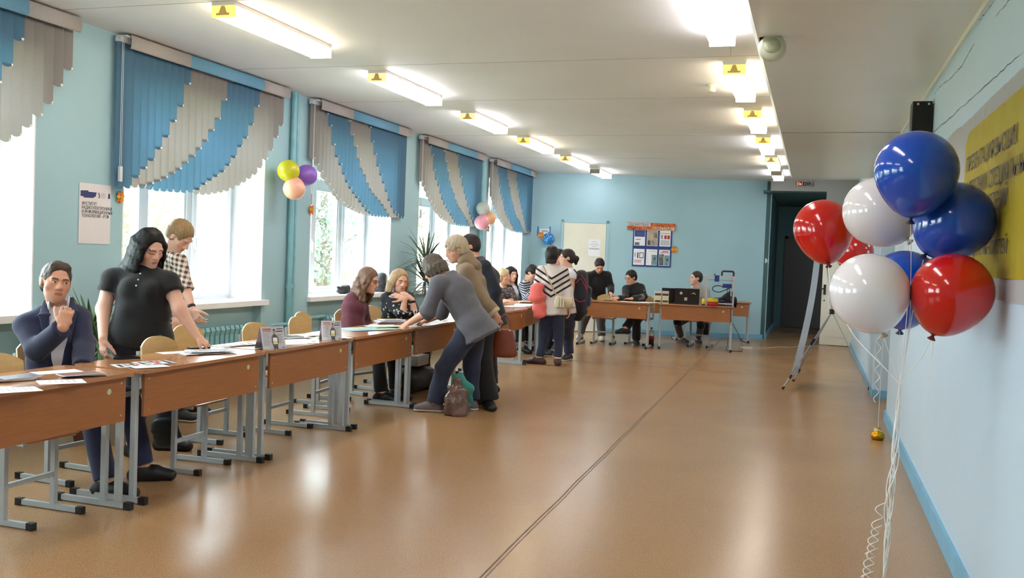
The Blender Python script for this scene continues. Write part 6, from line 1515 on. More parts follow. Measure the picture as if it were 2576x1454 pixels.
flower(tuple(onwall(0.215, 1.88, 0.003)), tuple(BN), 0.08, 'orange paper flower left of the blue dotted balloon', OR, False)
# small hanging sign and blue dotted balloon near the far left corner
BT = Matrix.Translation
t = thing('hanging_sign', 'small white card on two blue ribbons on the far wall', 'sign', tuple(onwall(0.27, 1.93, 0.0)), BA)
bm = NB(); box(bm, -0.09, 0.10, -0.006, -0.002, -0.03, 0.07); obj('card', bm, PAPER, t)
bm = NB(); box(bm, -0.06, 0.08, -0.008, -0.006, 0.03, 0.04); box(bm, -0.05, 0.07, -0.008, -0.006, 0.01, 0.018); obj('print', bm, INKB, t)
RBB = mat('ribbon_blue', (52, 112, 170), 0.5)
for x in (-0.125, 0.11):
    bm = NB(); prism(bm, [(x - 0.012, 0.12), (x + 0.012, 0.12), (x + 0.02, -0.05), (x - 0.02, -0.07)], 0, 0.004, 0, Matrix.Rotation(PI / 2, 4, 'X')); obj('ribbon', bm, RBB, t)
BDOT = pattern('balloon_blue_stars', (32, 116, 186), (214, 232, 242), lambda M, D, Vv: M('LESS_THAN', Vv(26.0), 0.24), 0.2)
balloon(tuple(onwall(0.355, 1.80, 0.135)), 0.122, (0, 0, 1), BDOT, 'blue balloon with white dots on the far wall', RBB, 1.02)
# noticeboard
t = thing('noticeboard', 'blue noticeboard with six notices under an autumn banner', 'noticeboard', tuple(onwall(2.02, 1.335, 0.0)), BA)
NBB = mat('board_blue', (36, 62, 132), 0.5); CLR = mat('pocket_plastic', (200, 205, 215), 0.15)
bm = NB(); box(bm, 0, 0.765, -0.014, -0.001, 0, 0.745); obj('backboard', bm, NBB, t, bevel=0.003)
LEAF1 = mat('banner_autumn', (200, 96, 40), 0.5, var=0.7, vscale=18)
bm = NB(); box(bm, -0.13, 0.82, -0.024, -0.015, 0.72, 0.862); hb = obj('header_banner', bm, LEAF1, t)
bm = NB(); box(bm, -0.125, 0.33, -0.026, -0.024, 0.79, 0.855); obj('header_print', bm, mat('banner_pale', (206, 204, 206), 0.5), hb)
bm = NB(); box(bm, 0.37, 0.80, -0.026, -0.024, 0.722, 0.795); obj('header_print', bm, mat('banner_cream', (222, 196, 160), 0.5), hb)
put_text('Здравствуй', 0.075, mat('banner_grey_ink', (70, 78, 92), 0.5), BT((-0.11, -0.027, 0.802)) @ RX, hb, xs=0.95)
put_text('ШКОЛА!', 0.098, mat('banner_maroon_ink', (120, 24, 26), 0.5), BT((0.375, -0.027, 0.725)) @ RX, hb, xs=0.98)
NIGHT = mat('notice_night', (66, 76, 132), 0.5, var=0.3, vscale=9); SAND = mat('notice_sand', (186, 172, 150), 0.5, var=0.3, vscale=14); SMOKE = mat('notice_smoke', (96, 104, 104), 0.5, var=0.5, vscale=12); TEAL = mat('notice_teal', (116, 160, 166), 0.5, var=0.2, vscale=12)
def notice(ix, iz, bits):
    x0 = 0.022 + ix * 0.25; z0 = 0.03 + iz * 0.38; bm = NB(); box(bm, x0, x0 + 0.215, -0.018, -0.0145, z0, z0 + 0.315); n = obj('notice', bm, PAPER, t)
    by = {}
    for (a, b, c, d, m) in bits: by.setdefault(m.name, (m, []))[1].append((a, b, c, d))
    for m, L in by.values():
        bm = NB()
        for a, b, c, d in L: box(bm, x0 + a * .215, x0 + b * .215, -0.0192, -0.018, z0 + c * .315, z0 + d * .315)
        obj('print', bm, m, n)
notice(0, 1, [(0.03, .97, .55, .97, NIGHT), (.15, .6, .36, .40, INKR), (.08, .5, .03, .2, SMOKE)])
notice(1, 1, [(0.03, .97, .03, .97, SAND), (.55, .95, .5, .78, SMOKE), (.1, .35, .05, .34, SMOKE), (.45, .75, .04, .3, PAPER), (.2, .6, .84, .95, YEL)])
notice(2, 1, [(.08, .9, .8, .83, INKR), (.1, .3, .46, .72, INKG), (.42, .64, .46, .70, INKR), (.7, .93, .46, .70, INKR), (.08, .92, .06, .40, PAPG)])
notice(0, 0, [(.35, .45, .42, .78, INK), (.55, .92, .42, .46, INK), (.55, .92, .74, .78, INK), (.55, .6, .42, .78, INK), (.87, .92, .42, .78, INK), (.1, .2, .5, .75, INKG), (.08, .8, .28, .31, INKR), (.08, .7, .2, .23, INKR), (.08, .75, .12, .14, INKR)])
notice(1, 0, [(.2, .9, .86, .88, INKG), (.1, .14, .7, .73, INK), (.1, .14, .56, .59, INK), (.1, .14, .42, .45, INK), (.1, .14, .22, .25, INK), (.5, .98, .03, .66, TEAL), (.7, .88, .35, .5, INKR), (.76, .86, .04, .22, PAPER)])
notice(2, 0, [(.03, .45, .03, .72, SMOKE), (.14, .2, .5, .74, PAPER), (.3, .36, .54, .74, PAPER), (.5, .97, .03, .66, TEAL), (.3, .85, .88, .93, INKR), (.15, .9, .80, .84, INKR), (.7, .88, .3, .45, INKR), (.68, .84, .04, .24, PAPER)])
# notice on the cream door, switch by the corridor
t = thing('door_notice', 'white paper notice taped to the cream door', 'notice', tuple(onwall(1.15, 1.50, 0.006)), BA)
bm = NB(); box(bm, 0, 0.235, -0.002, 0, 0, 0.33); obj('leaf', bm, PAPER, t)
bm = NB()
for k, (a, b) in enumerate([(0.06, .16), (.04, .18), (.02, .21), (.07, .15)]): box(bm, a, b, -0.003, -0.002, 0.285 - 0.033 * k, 0.292 - 0.033 * k)
obj('print', bm, INKG, t); put_text('НЕ ВХОДИТЬ', 0.034, INK, BT((0.015, -0.0035, 0.135)) @ RX, t, xs=0.9)
t = thing('light_switch', 'small white switch at the end of the far wall', 'switch', tuple(onwall(4.66, 1.5, 0.0)), BA)
bm = NB(); box(bm, -0.03, 0.04, -0.015, 0, 0, 0.09); obj('plate', bm, WHITE, t, bevel=0.004)
bm = NB(); box(bm, -0.012, 0.022, -0.02, -0.015, 0.02, 0.07); obj('rocker', bm, WHITE, t, bevel=0.002)
# white poster on the window-wall pier (reads along +Y)
y0 = onx(198, 540, XL).y; t = thing('poster', 'white institute poster on the pier between two windows', 'poster', (XL + 0.002, 5.765, 1.43))
MP = Matrix(((0, 0, 1, 0), (1, 0, 0, 0), (0, 1, 0, 0), (0, 0, 0, 1)))     # text x -> +Y, text y -> +Z, facing +X
bm = NB(); box(bm, 0, 0.003, 0, 0.335, 0, 0.465); obj('sheet', bm, mat('poster_paper', (228, 222, 224), 0.6), t)
bm = NB(); prism(bm, [(0.012, .405), (.09, .41), (.095, .40), (.18, .40), (.168, .365), (.15, .362), (.145, .355), (.045, .352), (.04, .362), (.012, .362)], 0.0032, 0.0036, 0, MP); obj('brush_block', bm, INKB, t)
bm = NB(); prism(bm, [(.195, .40), (.205, .40), (.217, .375), (.208, .357), (.198, .357), (.206, .374)], 0.0032, 0.0036, 0, MP); prism(bm, [(.302, .36), (.328, .36), (.325, .395), (.318, .402), (.312, .402), (.305, .395)], 0.0032, 0.0036, 0, MP)
obj('emblem', bm, INKB, t)
bm = NB()
for k in range(5): prism(bm, [(.225, .395 - .009 * k), (.225 + .045 + .01 * (k % 2), .395 - .009 * k), (.225 + .045 + .01 * (k % 2), .399 - .009 * k), (.225, .399 - .009 * k)], 0.0032, 0.0036, 0, MP)
obj('small_print', bm, INKG, t)
for k, line in enumerate(['ИНСТИТУТ', 'РАДИОЭЛЕКТРОНИКИ', 'И ИНФОРМАЦИОННЫХ', 'ТЕХНОЛОГИЙ – РТФ']):
    put_text(line, 0.0355, INK, BT((0.0034, 0, 0)) @ MP @ BT((0.027, 0.297 - 0.031 * k, 0)), t, xs=0.80)
# banner on the right wall (reads from far to near)
t = thing('banner', 'yellow and white paper banner on the right wall behind the balloons', 'banner', (XR - 0.002, 6.2, 1.36))
MR = Matrix(((0, 0, -1, 0), (-1, 0, 0, 0), (0, 1, 0, 0), (0, 0, 0, 1)))   # text x -> -Y, y -> Z, facing -X
WHB = mat('banner_white', (228, 224, 224), 0.6); YLB = mat('banner_yellow', (222, 200, 62), 0.55, var=0.05, vscale=5)
def wavy(name, u0, u1, v0, v1, off, m, amp=0.006, rr=0.0):
    bm = NB(); n = 60; top = []; bot = []
    for i in range(n + 1):
        u = u0 + (u1 - u0) * i / n; w_ = off + amp * (0.5 + 0.5 * math.sin(u * 33) * math.sin(u * 7.3 + 1)); e = min(u - u0, u1 - u); tr = rr - math.sqrt(max(0, rr * rr - max(0, rr - e) ** 2)) if rr else 0
        top.append((bm.verts.new(MR @ Vector((u, v1 - tr, w_))))); bot.append(bm.verts.new(MR @ Vector((u, v0, w_ * 0.6))))
    for i in range(n): bm.faces.new((bot[i], bot[i + 1], top[i + 1], top[i])).smooth = True
    bmesh.ops.solidify(bm, geom=bm.faces[:], thickness=0.001); return obj(name, bm, m, t)
for u0, u1, v1 in ((0.0, 0.46, 0.925), (0.44, 1.2, 0.912), (1.17, 3.0, 0.918), (2.96, 4.6, 0.915)): wavy('white_sheet', u0, u1, 0.01, v1, 0.001 + 0.0012 * (u0 > 0.3), WHB, 0.005)
yel = wavy('yellow_field', 0.83, 4.4, 0.10, 0.835, 0.0085, YLB, 0.005, 0.05)
PUR = mat('banner_ink', (72, 62, 70), 0.6)
def line(s, u0, u1, v, size, m):
    me = text_mesh(s, size, 0.0003); xs = [q.co.x for q in me.vertices]; k = (u1 - u0) / (max(xs) - min(xs)); mn = min(xs)
    for q in me.vertices: q.co.x = u0 + (q.co.x - mn) * k; q.co.y += v; q.co.z += 0.0142
    me.transform(MR); mesh_obj('lettering', me, m, yel)
line('ПРЕЗЕНТАЦИЯ ВЫСШИХ', 0.90 + 0.0, 2.165, 0.628, 0.105, PUR); line('И СРЕДНИХ СПЕЦИАЛЬНЫХ', 0.905, 2.42, 0.498, 0.105, PUR); line('УЧЕБНЫХ ЗАВЕДЕНИЙ', 0.905, 2.03, 0.392, 0.105, PUR); line('СПЕЦИАЛЬНОСТЕЙ', 1.0, 2.10, 0.20, 0.085, PUR)
# ================================================================ X-BANNER STAND
f1, f2, f3 = V3(onz(1968, 980)), V3(onz(1995, 960)), V3(onz(2187, 983)); hub = V3(ony(2093, 784, 11.9))
t = thing('banner_stand', 'collapsible banner stand seen edge-on by the dark corridor', 'stand', (0.0, 12.0, 0)); o_ = np.array([0.0, 12.0, 0]); ALU = mat('pole_aluminium', (190, 190, 194), 0.35, metal=0.5)
topA = V3(ony(2043, 640, 11.6)); topB = V3(ony(2056, 640, 12.3)); 
def TB(name, pts, r, m, seg=8):
    bm = NB(); tube(bm, [Vector(V3(q) - o_) for q in pts], r, seg); return obj(name, bm, m, t)
for a in (f1, f2):
    d = nrm(hub - a); TB('leg', [a + np.array([0, 0, 0.012]), hub], 0.008, ALU); TB('foot_tip', [a + np.array([0, 0, 0.01]), a + d * 0.04], 0.014, BLACK); TB('sleeve', [a + d * 0.16, a + d * 0.21], 0.014, BLACK)
m1 = f1 + (hub - f1) * 0.6; TB('joint', [m1 - nrm(hub - f1) * 0.04, m1 + nrm(hub - f1) * 0.05], 0.017, BLACK)
TB('rear_leg', [f3 + np.array([0, 0, 0.012]), hub], 0.006, mat('pole_clear', (190, 196, 200), 0.3)); TB('foot_tip', [f3 + np.array([0, 0, 0.008]), f3 + np.array([0, 0, 0.05])], 0.02, BLACK)
TB('hub', [hub - U * 0.03, hub + U * 0.03], 0.03, BLACK)
ta = V3(ony(2080, 350, 11.75)) ; top1 = V3(ony(2058, 530, 11.6)); top2 = V3(ony(2072, 530, 12.35)); f3[0] -= 0.05
TB('mast', [hub, (top1 + top2) / 2], 0.007, ALU); TB('mast_arm', [(top1 + top2) / 2, top1], 0.006, ALU); TB('mast_arm', [(top1 + top2) / 2, top2], 0.006, ALU)
bm = NB(); n = 16; L0 = f1 + nrm(hub - f1) * 0.17; L1 = f2 + nrm(hub - f2) * 0.17; g = []
for i in range(n + 1):
    k = i / n; bow = np.array([0.10 * math.sin(PI * min(1, k * 1.0)) * 0.6, 0, 0]); g.append((bm.verts.new(Vector(L0 + (top1 - L0) * k + bow - o_)), bm.verts.new(Vector(L1 + (top2 - L1) * k + bow - o_))))
for a, b in zip(g[:-1], g[1:]): bm.faces.new((a[0], a[1], b[1], b[0])).smooth = True
bmesh.ops.solidify(bm, geom=bm.faces[:], thickness=0.002); obj('banner_sheet', bm, WHITE, t)
# extension lead along the floor to the corridor
WC = mat('cable_white', (206, 196, 186), 0.5)
bm = NB(); P = [onz(x, y) for x, y in [(1890, 877), (1925, 876), (1960, 873), (1990, 874), (2015, 871), (2040, 872), (2060, 869), (2100, 868)]]
for q in P: q.z = 0.004
tube(bm, P, 0.004, 6); tag(obj('extension_cord', bm, WC), 'thin white extension cord lying on the floor towards the corridor', 'cord')

# ================================================================ WINDOW-SILL THINGS, PLANTS
bagm = mat('bag_black_nylon', (26, 26, 30), 0.6, var=0.2, vscale=8)
q = V3(onx(864, 735, -5.47)); q[2] = 0.914
o = soft('camera_bag', [econe(q + [0, -.10, .03], q + [0, .10, .035], (1, 0, 0), (.05, .03), (.055, .035)), econe(q + [0, -.03, .07], q + [0, .09, .075], (1, 0, 0), (.04, .03), (.045, .035)), cone(q + [0, -.14, .075], q + [0, -.04, .07], .014, .02)], bagm, None, 0.01, 0.02, (0.004, 60, 1), cuts=[(q, np.array([0, 0, -1.0]))], origin=q)
o.location = q; tag(o, 'crumpled black camera bag on the window sill', 'bag')
q = V3(onx(960, 735, -5.44)); q[2] = 0.914
o = soft('backpack', [econe(q + [0, -.10, .05], q + [0, -.02, .18], (1, 0, 0), (.09, .10), (.07, .08)), econe(q + [0, .14, .05], q + [0, .30, .20], (1, 0, 0), (.08, .10), (.05, .07)), cone(q + [0.03, .28, .20], q + [0.03, .42, .25], .015, .02)], mat('backpack_black_grey', (46, 46, 52), 0.6, var=0.3, vscale=8), None, 0.014, 0.03, (0.006, 40, 2), cuts=[(q, np.array([0, 0, -1.0]))], origin=q)
o.location = q; tag(o, 'dark grey backpack leaning on the window reveal between the two girls', 'backpack')
LEAFD = mat('leaf_dark_green', (66, 78, 58), 0.45, var=0.2, vscale=10); POT = mat('clay_pot', (150, 104, 80), 0.7); SOIL = mat('potting_soil', (52, 42, 34), 0.95); LEAFG = mat('leaf_mid_green', (70, 96, 56), 0.45, var=0.2, vscale=10)
def spiky(loc, h, heads, L, n, lm, label, seedv, droop=0.5, potr=0.13):
    rnd = random.Random(seedv); t = thing('potted_plant', label, 'plant', loc)
    bm = NB(); lathe(bm, [(0, 0), (potr * .75, 0), (potr, potr * 1.7), (potr * 1.08, potr * 1.7), (potr * 1.08, potr * 1.9), (potr * .95, potr * 1.9), (potr * .9, potr * 1.6), (0, potr * 1.6)], 20); obj('pot', bm, POT, t, True)
    bm = NB(); lathe(bm, [(0, potr * 1.66), (potr * .9, potr * 1.66), (potr * .9, potr * 1.6), (0, potr * 1.6)], 16); obj('soil', bm, SOIL, t)
    for (hx, hy, hz) in heads:
        bm = NB(); tube(bm, [(hx * .2, hy * .2, potr * 1.6), (hx * .7, hy * .7, hz * .6), (hx, hy, hz)], [0.016, 0.013, 0.011], 8); obj('stem', bm, BARK, t)
        for k in range(n):
            a = k * 2.4 + rnd.uniform(-.2, .2); el = rnd.uniform(-0.15, 1.35); l = L * rnd.uniform(.75, 1.1); w0 = 0.016; bm = NB(); pv = None; d = Vector((math.cos(a) * math.cos(el), math.sin(a) * math.cos(el), math.sin(el))); sd = d.cross(Vector((0, 0, 1))); sd = sd.normalized() if sd.length > .05 else Vector((1, 0, 0)); p = Vector((hx, hy, hz))
            for i in range(8):
                kk = i / 7; ww = w0 * (1 - kk) ** .6 * (0.6 + 1.2 * min(1, kk * 3)) * .6 + 0.0008; nv = sd.cross(d).normalized()
                c = (bm.verts.new(p - sd * ww), bm.verts.new(p + nv * ww * .35), bm.verts.new(p + sd * ww))
                if pv: bm.faces.new((pv[0], pv[1], c[1], c[0])); bm.faces.new((pv[1], pv[2], c[2], c[1]))
                pv = c; p = p + d * l / 7; d = (d - Vector((0, 0, droop * .16 * (1.4 - abs(d.z))))).normalized()
            obj('leaf', bm, lm, t)
q = WX(1072, -5.02, 1.3); spiky((q[0], q[1], 0), 1.3, [(0.0, 0.0, 1.32), (0.06, 0.08, 0.95), (-0.05, 0.1, 1.05)], 0.52, 34, LEAFD, 'tall spiky dracaena behind the bending woman in grey', 3, 0.7, 0.14)
q = WX(226, -4.98, 0.8); spiky((q[0], q[1], 0), 0.8, [(0.0, 0.0, 0.78), (0.04, 0.05, 0.66), (0.02, -0.03, 0.52)], 0.36, 26, LEAFG, 'spiky green plant between the seated man and the black-haired woman', 5, 0.8, 0.12)
# ================================================================ BAGS AND CLOTHES CARRIED OR PUT DOWN
LEATH = mat('leather_brown', (126, 58, 34), 0.45, var=0.1, vscale=8)
q = V3(atd(1268, 862, 9.02)); t = thing('handbag', 'brown leather handbag held by the woman in the beige jacket', 'handbag', tuple(q - [0, 0, 0.16]))
o_ = q - [0, 0, 0.16]; sd = RT
soft('bag_body', [econe(q - U * 0.10, q + U * 0.12, sd, (0.135, 0.07), (0.085, 0.05))], LEATH, t, 0.012, 0.01, None, cuts=[(q - U * 0.14, -U), (q + U * 0.13, U)], origin=o_)
for off in (0.03, -0.03):
    bm = NB(); P = []
    for i in range(13):
        a = PI * i / 12; P.append(Vector(q + U * (0.13 + 0.14 * math.sin(a)) + sd * 0.055 * math.cos(a) + TC * off - o_))
    tube(bm, P, 0.007, 6); obj('handle', bm, LEATH, t)
for s_ in (-1, 1):
    bm = NB(); bmesh.ops.create_uvsphere(bm, u_segments=8, v_segments=6, radius=0.011)
    for v in bm.verts: v.co += Vector(q + U * 0.12 + sd * 0.05 * s_ + TC * 0.05 - o_)
    obj('ring', bm, CHROME, t, True)
# cream cross-body bag of the chevron girl
q = V3(atd(1419, 755, 12.42)); o_ = q - U * 0.1; t = thing('crossbody_bag', 'small cream tasselled bag on the back of the chevron sweater', 'bag', tuple(o_)); CRM = mat('leather_cream', (206, 190, 162), 0.55)
soft('bag_body', [econe(q - RT * 0.09 - U * 0.03, q + RT * 0.09 - U * 0.03, U, (0.085, 0.04), (0.075, 0.04))], CRM, t, 0.012, 0.01, (0.002, 40, 1), origin=o_)
bm = NB(); P = [V3(atd(1366, 668, 12.5)), V3(atd(1380, 700, 12.46)), V3(atd(1396, 738, 12.43)), q - RT * 0.07 + U * 0.06]; pv = None
for p_ in P:
    c = [bm.verts.new(Vector(p_ - RT * 0.011 - o_)), bm.verts.new(Vector(p_ + RT * 0.011 - o_))]
    if pv: bm.faces.new((pv[0], pv[1], c[1], c[0]))
    pv = c
bmesh.ops.solidify(bm, geom=bm.faces[:], thickness=0.003); obj('strap', bm, CRM, t)
for k in range(3):
    bm = NB(); a = q - RT * (0.08 - 0.035 * k) + TC * 0.055; tube(bm, [Vector(a + U * 0.05 - o_), Vector(a - U * 0.02 - o_), Vector(a - U * 0.09 - o_)], [0.006, 0.012, 0.016], 8); obj('tassel', bm, CRM, t)
# coral jacket over her arm
q = V3(atd(1350, 745, 12.55)); CORAL = cloth('fabric_coral', (226, 106, 98), 0.1)
o = soft('jacket', [econe(q + U * 0.12, q - U * 0.02, RT, (0.075, 0.07), (0.105, 0.075)), econe(q - U * 0.02 + RT * 0.02, q - U * 0.24 + RT * 0.05, RT, (0.10, 0.065), (0.085, 0.05)), cone(q + U * 0.10 - RT * 0.02, q + U * 0.15 + RT * 0.06, 0.055, 0.04)], CORAL, None, 0.014, 0.03, (0.008, 34, 4), origin=q - U * 0.24)
o.location = q - U * 0.24; tag(o, 'coral jacket draped over the arm of the chevron girl', 'jacket')
# navy backpack
q = V3(atd(1460, 733, 13.05)); o_ = q - U * 0.36; t = thing('backpack', 'navy backpack with red piping on the girl with a bun', 'backpack', tuple(o_)); NVB = cloth('backpack_navy', (36, 38, 52), 0.1); PIP = mat('piping_red', (170, 40, 60), 0.6)
soft('main_bag', [econe(q + U * 0.20, q - U * 0.16, TC, (0.14, 0.10), (0.17, 0.13))], NVB, t, 0.016, 0.03, (0.005, 26, 3), origin=o_)
soft('front_pocket', [econe(q + RT * 0.10 + U * 0.02, q + RT * 0.10 - U * 0.16, TC, (0.11, 0.06), (0.12, 0.06))], NVB, t, 0.016, 0.03, (0.004, 26, 5), origin=o_)
soft('lower_bag', [econe(q - U * 0.28 + RT * 0.0, q - U * 0.34 - RT * 0.03, TC, (0.14, 0.11), (0.10, 0.08))], cloth('bag_black_mesh', (24, 24, 28)), t, 0.016, 0.03, (0.008, 40, 6), origin=o_)
for pts in ([(1448, 712), (1462, 700), (1476, 730)], [(1446, 752), (1458, 760), (1474, 756)], [(1462, 690), (1472, 706), (1478, 738)]):
    bm = NB(); tube(bm, [Vector(V3(atd(x, y, 12.88)) - o_) for x, y in pts], 0.006, 6); obj('piping', bm, PIP, t)
bm = NB(); a, b, c = V3(atd(1444, 678, 12.95)), V3(atd(1454, 690, 12.93)), V3(atd(1458, 706, 12.96)); tube(bm, [Vector(x - o_) for x in (a, b, c)], 0.022, 8, flat=0.35); obj('shoulder_strap', bm, NVB, t)
# plastic bag and teal jacket at the feet of the woman in grey
q = V3(onz(1147, 1044)); q[2] = 0.0; PLB = mat('thin_plastic_brown', (112, 84, 76), 0.12, trans=0.15, var=0.5, vscale=9, bump=0.6, bscale=22)
o = soft('plastic_bag', [econe(q + U * 0.06, q + U * 0.20, RT, (0.125, 0.10), (0.085, 0.075)), cone(q + U * 0.20, q + U * 0.31 + RT * 0.01, 0.055, 0.03)], PLB, None, 0.011, 0.03, (0.010, 46, 8), cuts=[(q + U * 0.002, -U)], origin=q)
o.location = q; tag(o, 'crumpled brown plastic bag on the floor by the feet of the woman in grey', 'bag')
q2 = V3(atd(1166, 985, depth_of(q) + 0.10)); TEALC = cloth('fabric_teal', (56, 140, 130), 0.1)
o = soft('folded_jacket', [econe(q2 + U * 0.13 - RT * 0.06, q2 + U * 0.02 + RT * 0.0, RT, (0.06, 0.035), (0.08, 0.045)), econe(q2 + U * 0.02, q2 - U * 0.12 + RT * 0.03, RT, (0.08, 0.045), (0.05, 0.03))], TEALC, None, 0.010, 0.025, (0.009, 44, 9), origin=q2 - U * 0.15)
o.location = q2 - U * 0.15; tag(o, 'teal jacket draped over the plastic bag', 'jacket')
# dark bag hanging by the woman in the polo shirt, box and bags under the desks
q = V3(atd(416, 1085, 6.05)); BKB = mat('bag_black_leather', (24, 26, 26), 0.5)
o = soft('shoulder_bag', [econe(q + U * 0.06 - RT * 0.02, q - U * 0.07 + RT * 0.02, RT, (0.075, 0.03), (0.09, 0.035)), econe(q + U * 0.07 + TC * 0.02, q - U * 0.0 + TC * 0.03, RT, (0.07, 0.02), (0.075, 0.012))], BKB, None, 0.011, 0.02, (0.003, 30, 3), origin=q - U * 0.13); o.location = q - U * 0.13; tag(o, 'black shoulder bag hanging below the chair with the strap', 'bag')
q = V3(onz(316, 1112)); t = thing('cardboard_box', 'plain cardboard box on the floor behind the black-haired woman', 'box', (q[0], q[1], 0), 0.3); CBD = mat('cardboard', (150, 128, 104), 0.8)
bm = NB(); box(bm, -0.17, 0.17, -0.13, 0.13, 0, 0.26); obj('carton', bm, CBD, t, bevel=0.003)
for s_ in (-1, 1):
    bm = NB(); box(bm, -0.17, 0.17, min(0.002 * s_, 0.13 * s_), max(0.002 * s_, 0.13 * s_), 0.261, 0.264); obj('flap', bm, CBD, t)
q = V3(onz(1040, 985)); q[2] = 0
o = soft('duffel_bag', [econe(q + [0, -.22, .14], q + [0, .22, .14], U, (.13, .15), (.13, .15))], BKB, None, 0.016, 0.02, (0.006, 26, 3), cuts=[(q + U * 0.001, -U)], origin=q); o.location = q; tag(o, 'large black bag on the floor under the shaded desk', 'bag')
t = thing('paper_box', 'white cardboard box on the black bag under the shaded desk', 'box', (q[0], q[1], 0.285)); bm = NB(); box(bm, -0.10, 0.10, -0.14, 0.14, 0, 0.10); obj('carton', bm, mat('carton_white', (196, 190, 182), 0.7), t, bevel=0.004)
bm = NB(); box(bm, -0.102, 0.102, -0.142, 0.142, 0.07, 0.104); obj('lid', bm, mat('carton_lid', (210, 204, 198), 0.7), t, bevel=0.003)
# white wallet and dark booklet in the hands of the woman in grey
q = V3(atd(1045, 797, 8.85)); t = thing('wallet', 'white folded wallet held up by the woman in grey', 'wallet', tuple(q), 0.4)
for a_ in (0.25, -0.25):
    bm = NB(); box(bm, -0.006, 0.0, -0.055, 0.055, -0.045, 0.055, 0, Matrix.Rotation(a_, 4, 'Y')); obj('cover', bm, PAPER, t, bevel=0.002)
t = thing('document_roll', 'dark grey curled document folder on the shaded desk edge', 'folder', (-3.66, 8.32, ZT + 0.03), math.radians(25))
bm = NB(); P = [(0.045 * math.cos(a_) - 0.0, 0.03 * math.sin(a_)) for a_ in [k * PI / 8 for k in range(-6, 7)]]; pv = None
for x, z in P:
    c = [bm.verts.new((x, -0.16, z)), bm.verts.new((x, 0.16, z))]
    if pv: bm.faces.new((pv[0], pv[1], c[1], c[0])).smooth = True
    pv = c
bmesh.ops.solidify(bm, geom=bm.faces[:], thickness=0.003); obj('cover', bm, mat('folder_dark', (70, 72, 76), 0.5), t)
bm = NB(); box(bm, -0.02, 0.03, -0.15, 0.15, -0.0275, -0.024); obj('inner_sheet', bm, PAPER, t)
# ================================================================ PRINTER TABLE
BX = Matrix.Rotation(math.radians(11), 4, 'Z'); DK = Vector((-1.86, 15.86, 0))
def dk(px, py, off=0.0):
    """point on the laptop desk: from the pixel column, at desk depth"""
    Y = 15.78 + off; v = ony(px, py, Y); return v
def at_desk(px, off=0.0): v = ony(px, 760, 15.78 + off); return Vector((v.x, v.y + 0.19 * (v.x + 1.86), ZT))
AZ = math.radians(11)
# boxed toys
for i, px in enumerate((1657, 1675)):
    v = at_desk(px, -0.08); t = thing('toy_box', ('cream carton with dark print, left of the two on the laptop desk', 'cream carton with dark print, right of the two on the laptop desk')[i], 'box', tuple(v), AZ, 'cream cartons on the laptop desk')
    bm = NB(); box(bm, -0.055, 0.055, -0.05, 0.05, 0.0005, 0.205); obj('carton', bm, mat('carton_cream', (216, 204, 170), 0.5), t, bevel=0.002)
    bm = NB(); box(bm, -0.05, 0.05, -0.0515, -0.05, 0.13, 0.165); box(bm, -0.045, 0.045, -0.0515, -0.05, 0.02, 0.05); obj('print', bm, mat('carton_print', (62, 56, 60), 0.5), t)
    bm = NB(); box(bm, -0.056, 0.056, -0.052, 0.051, 0.17, 0.206); obj('top_band', bm, mat('carton_band', (206, 190, 190), 0.5), t)
def laptop(v, rz, w, h, d, tilt, label, stickers=()):
    t = thing('laptop', label, 'laptop', tuple(v), rz)
    bm = NB(); box(bm, -w / 2, w / 2, 0.0, d, 0.0005, 0.02); obj('base', bm, BLACK, t, bevel=0.003)
    M = Matrix.Translation((0, 0.005, 0.018)) @ Matrix.Rotation(tilt, 4, 'X'); bm = NB(); box(bm, -w / 2, w / 2, -0.012, 0, 0, h, 0, M); l = obj('lid', bm, mat('laptop_black', (26, 24, 24), 0.35), t, bevel=0.003)
    bm = NB(); box(bm, -w / 2 + .012, w / 2 - .012, 0.0, 0.001, 0.015, h - .012, 0, M); obj('screen', bm, mat('lcd_dark', (30, 34, 44), 0.1, emit=0.3), l)
    for (x, z, sw, sh, c) in stickers:
        bm = NB(); prism(bm, [(x + sw * a, z + sh * b) for a, b in c], -0.0128, -0.012, 0, M @ Matrix(((1, 0, 0, 0), (0, 0, 1, 0), (0, 1, 0, 0), (0, 0, 0, 1)))); obj('sticker', bm, mat('sticker_pale', (190, 188, 186), 0.5), l)
HEX = [(math.cos(a), math.sin(a)) for a in [k * PI / 3 + PI / 6 for k in range(6)]]; SQ = [(-1, -1), (1, -1), (1, 1), (-1, 1)]; ARC = [(-1, -.2), (-.3, .6), (.2, 1), (.7, .4), (1, -.6), (.5, -.2), (.1, .2)]
v = at_desk(1728, -0.10); laptop(v, AZ, 0.40, 0.25, 0.26, 0.12, 'black laptop with stickers on its lid, nearer of the two', [(-0.10, 0.17, 0.026, 0.026, HEX), (0.10, 0.165, 0.04, 0.025, ARC), (-0.02, 0.075, 0.024, 0.026, SQ)])
v = at_desk(1692, 0.20); laptop((v.x, v.y, ZT), AZ + 0.1, 0.36, 0.235, 0.24, 0.10, 'plain black laptop behind the nearer one')
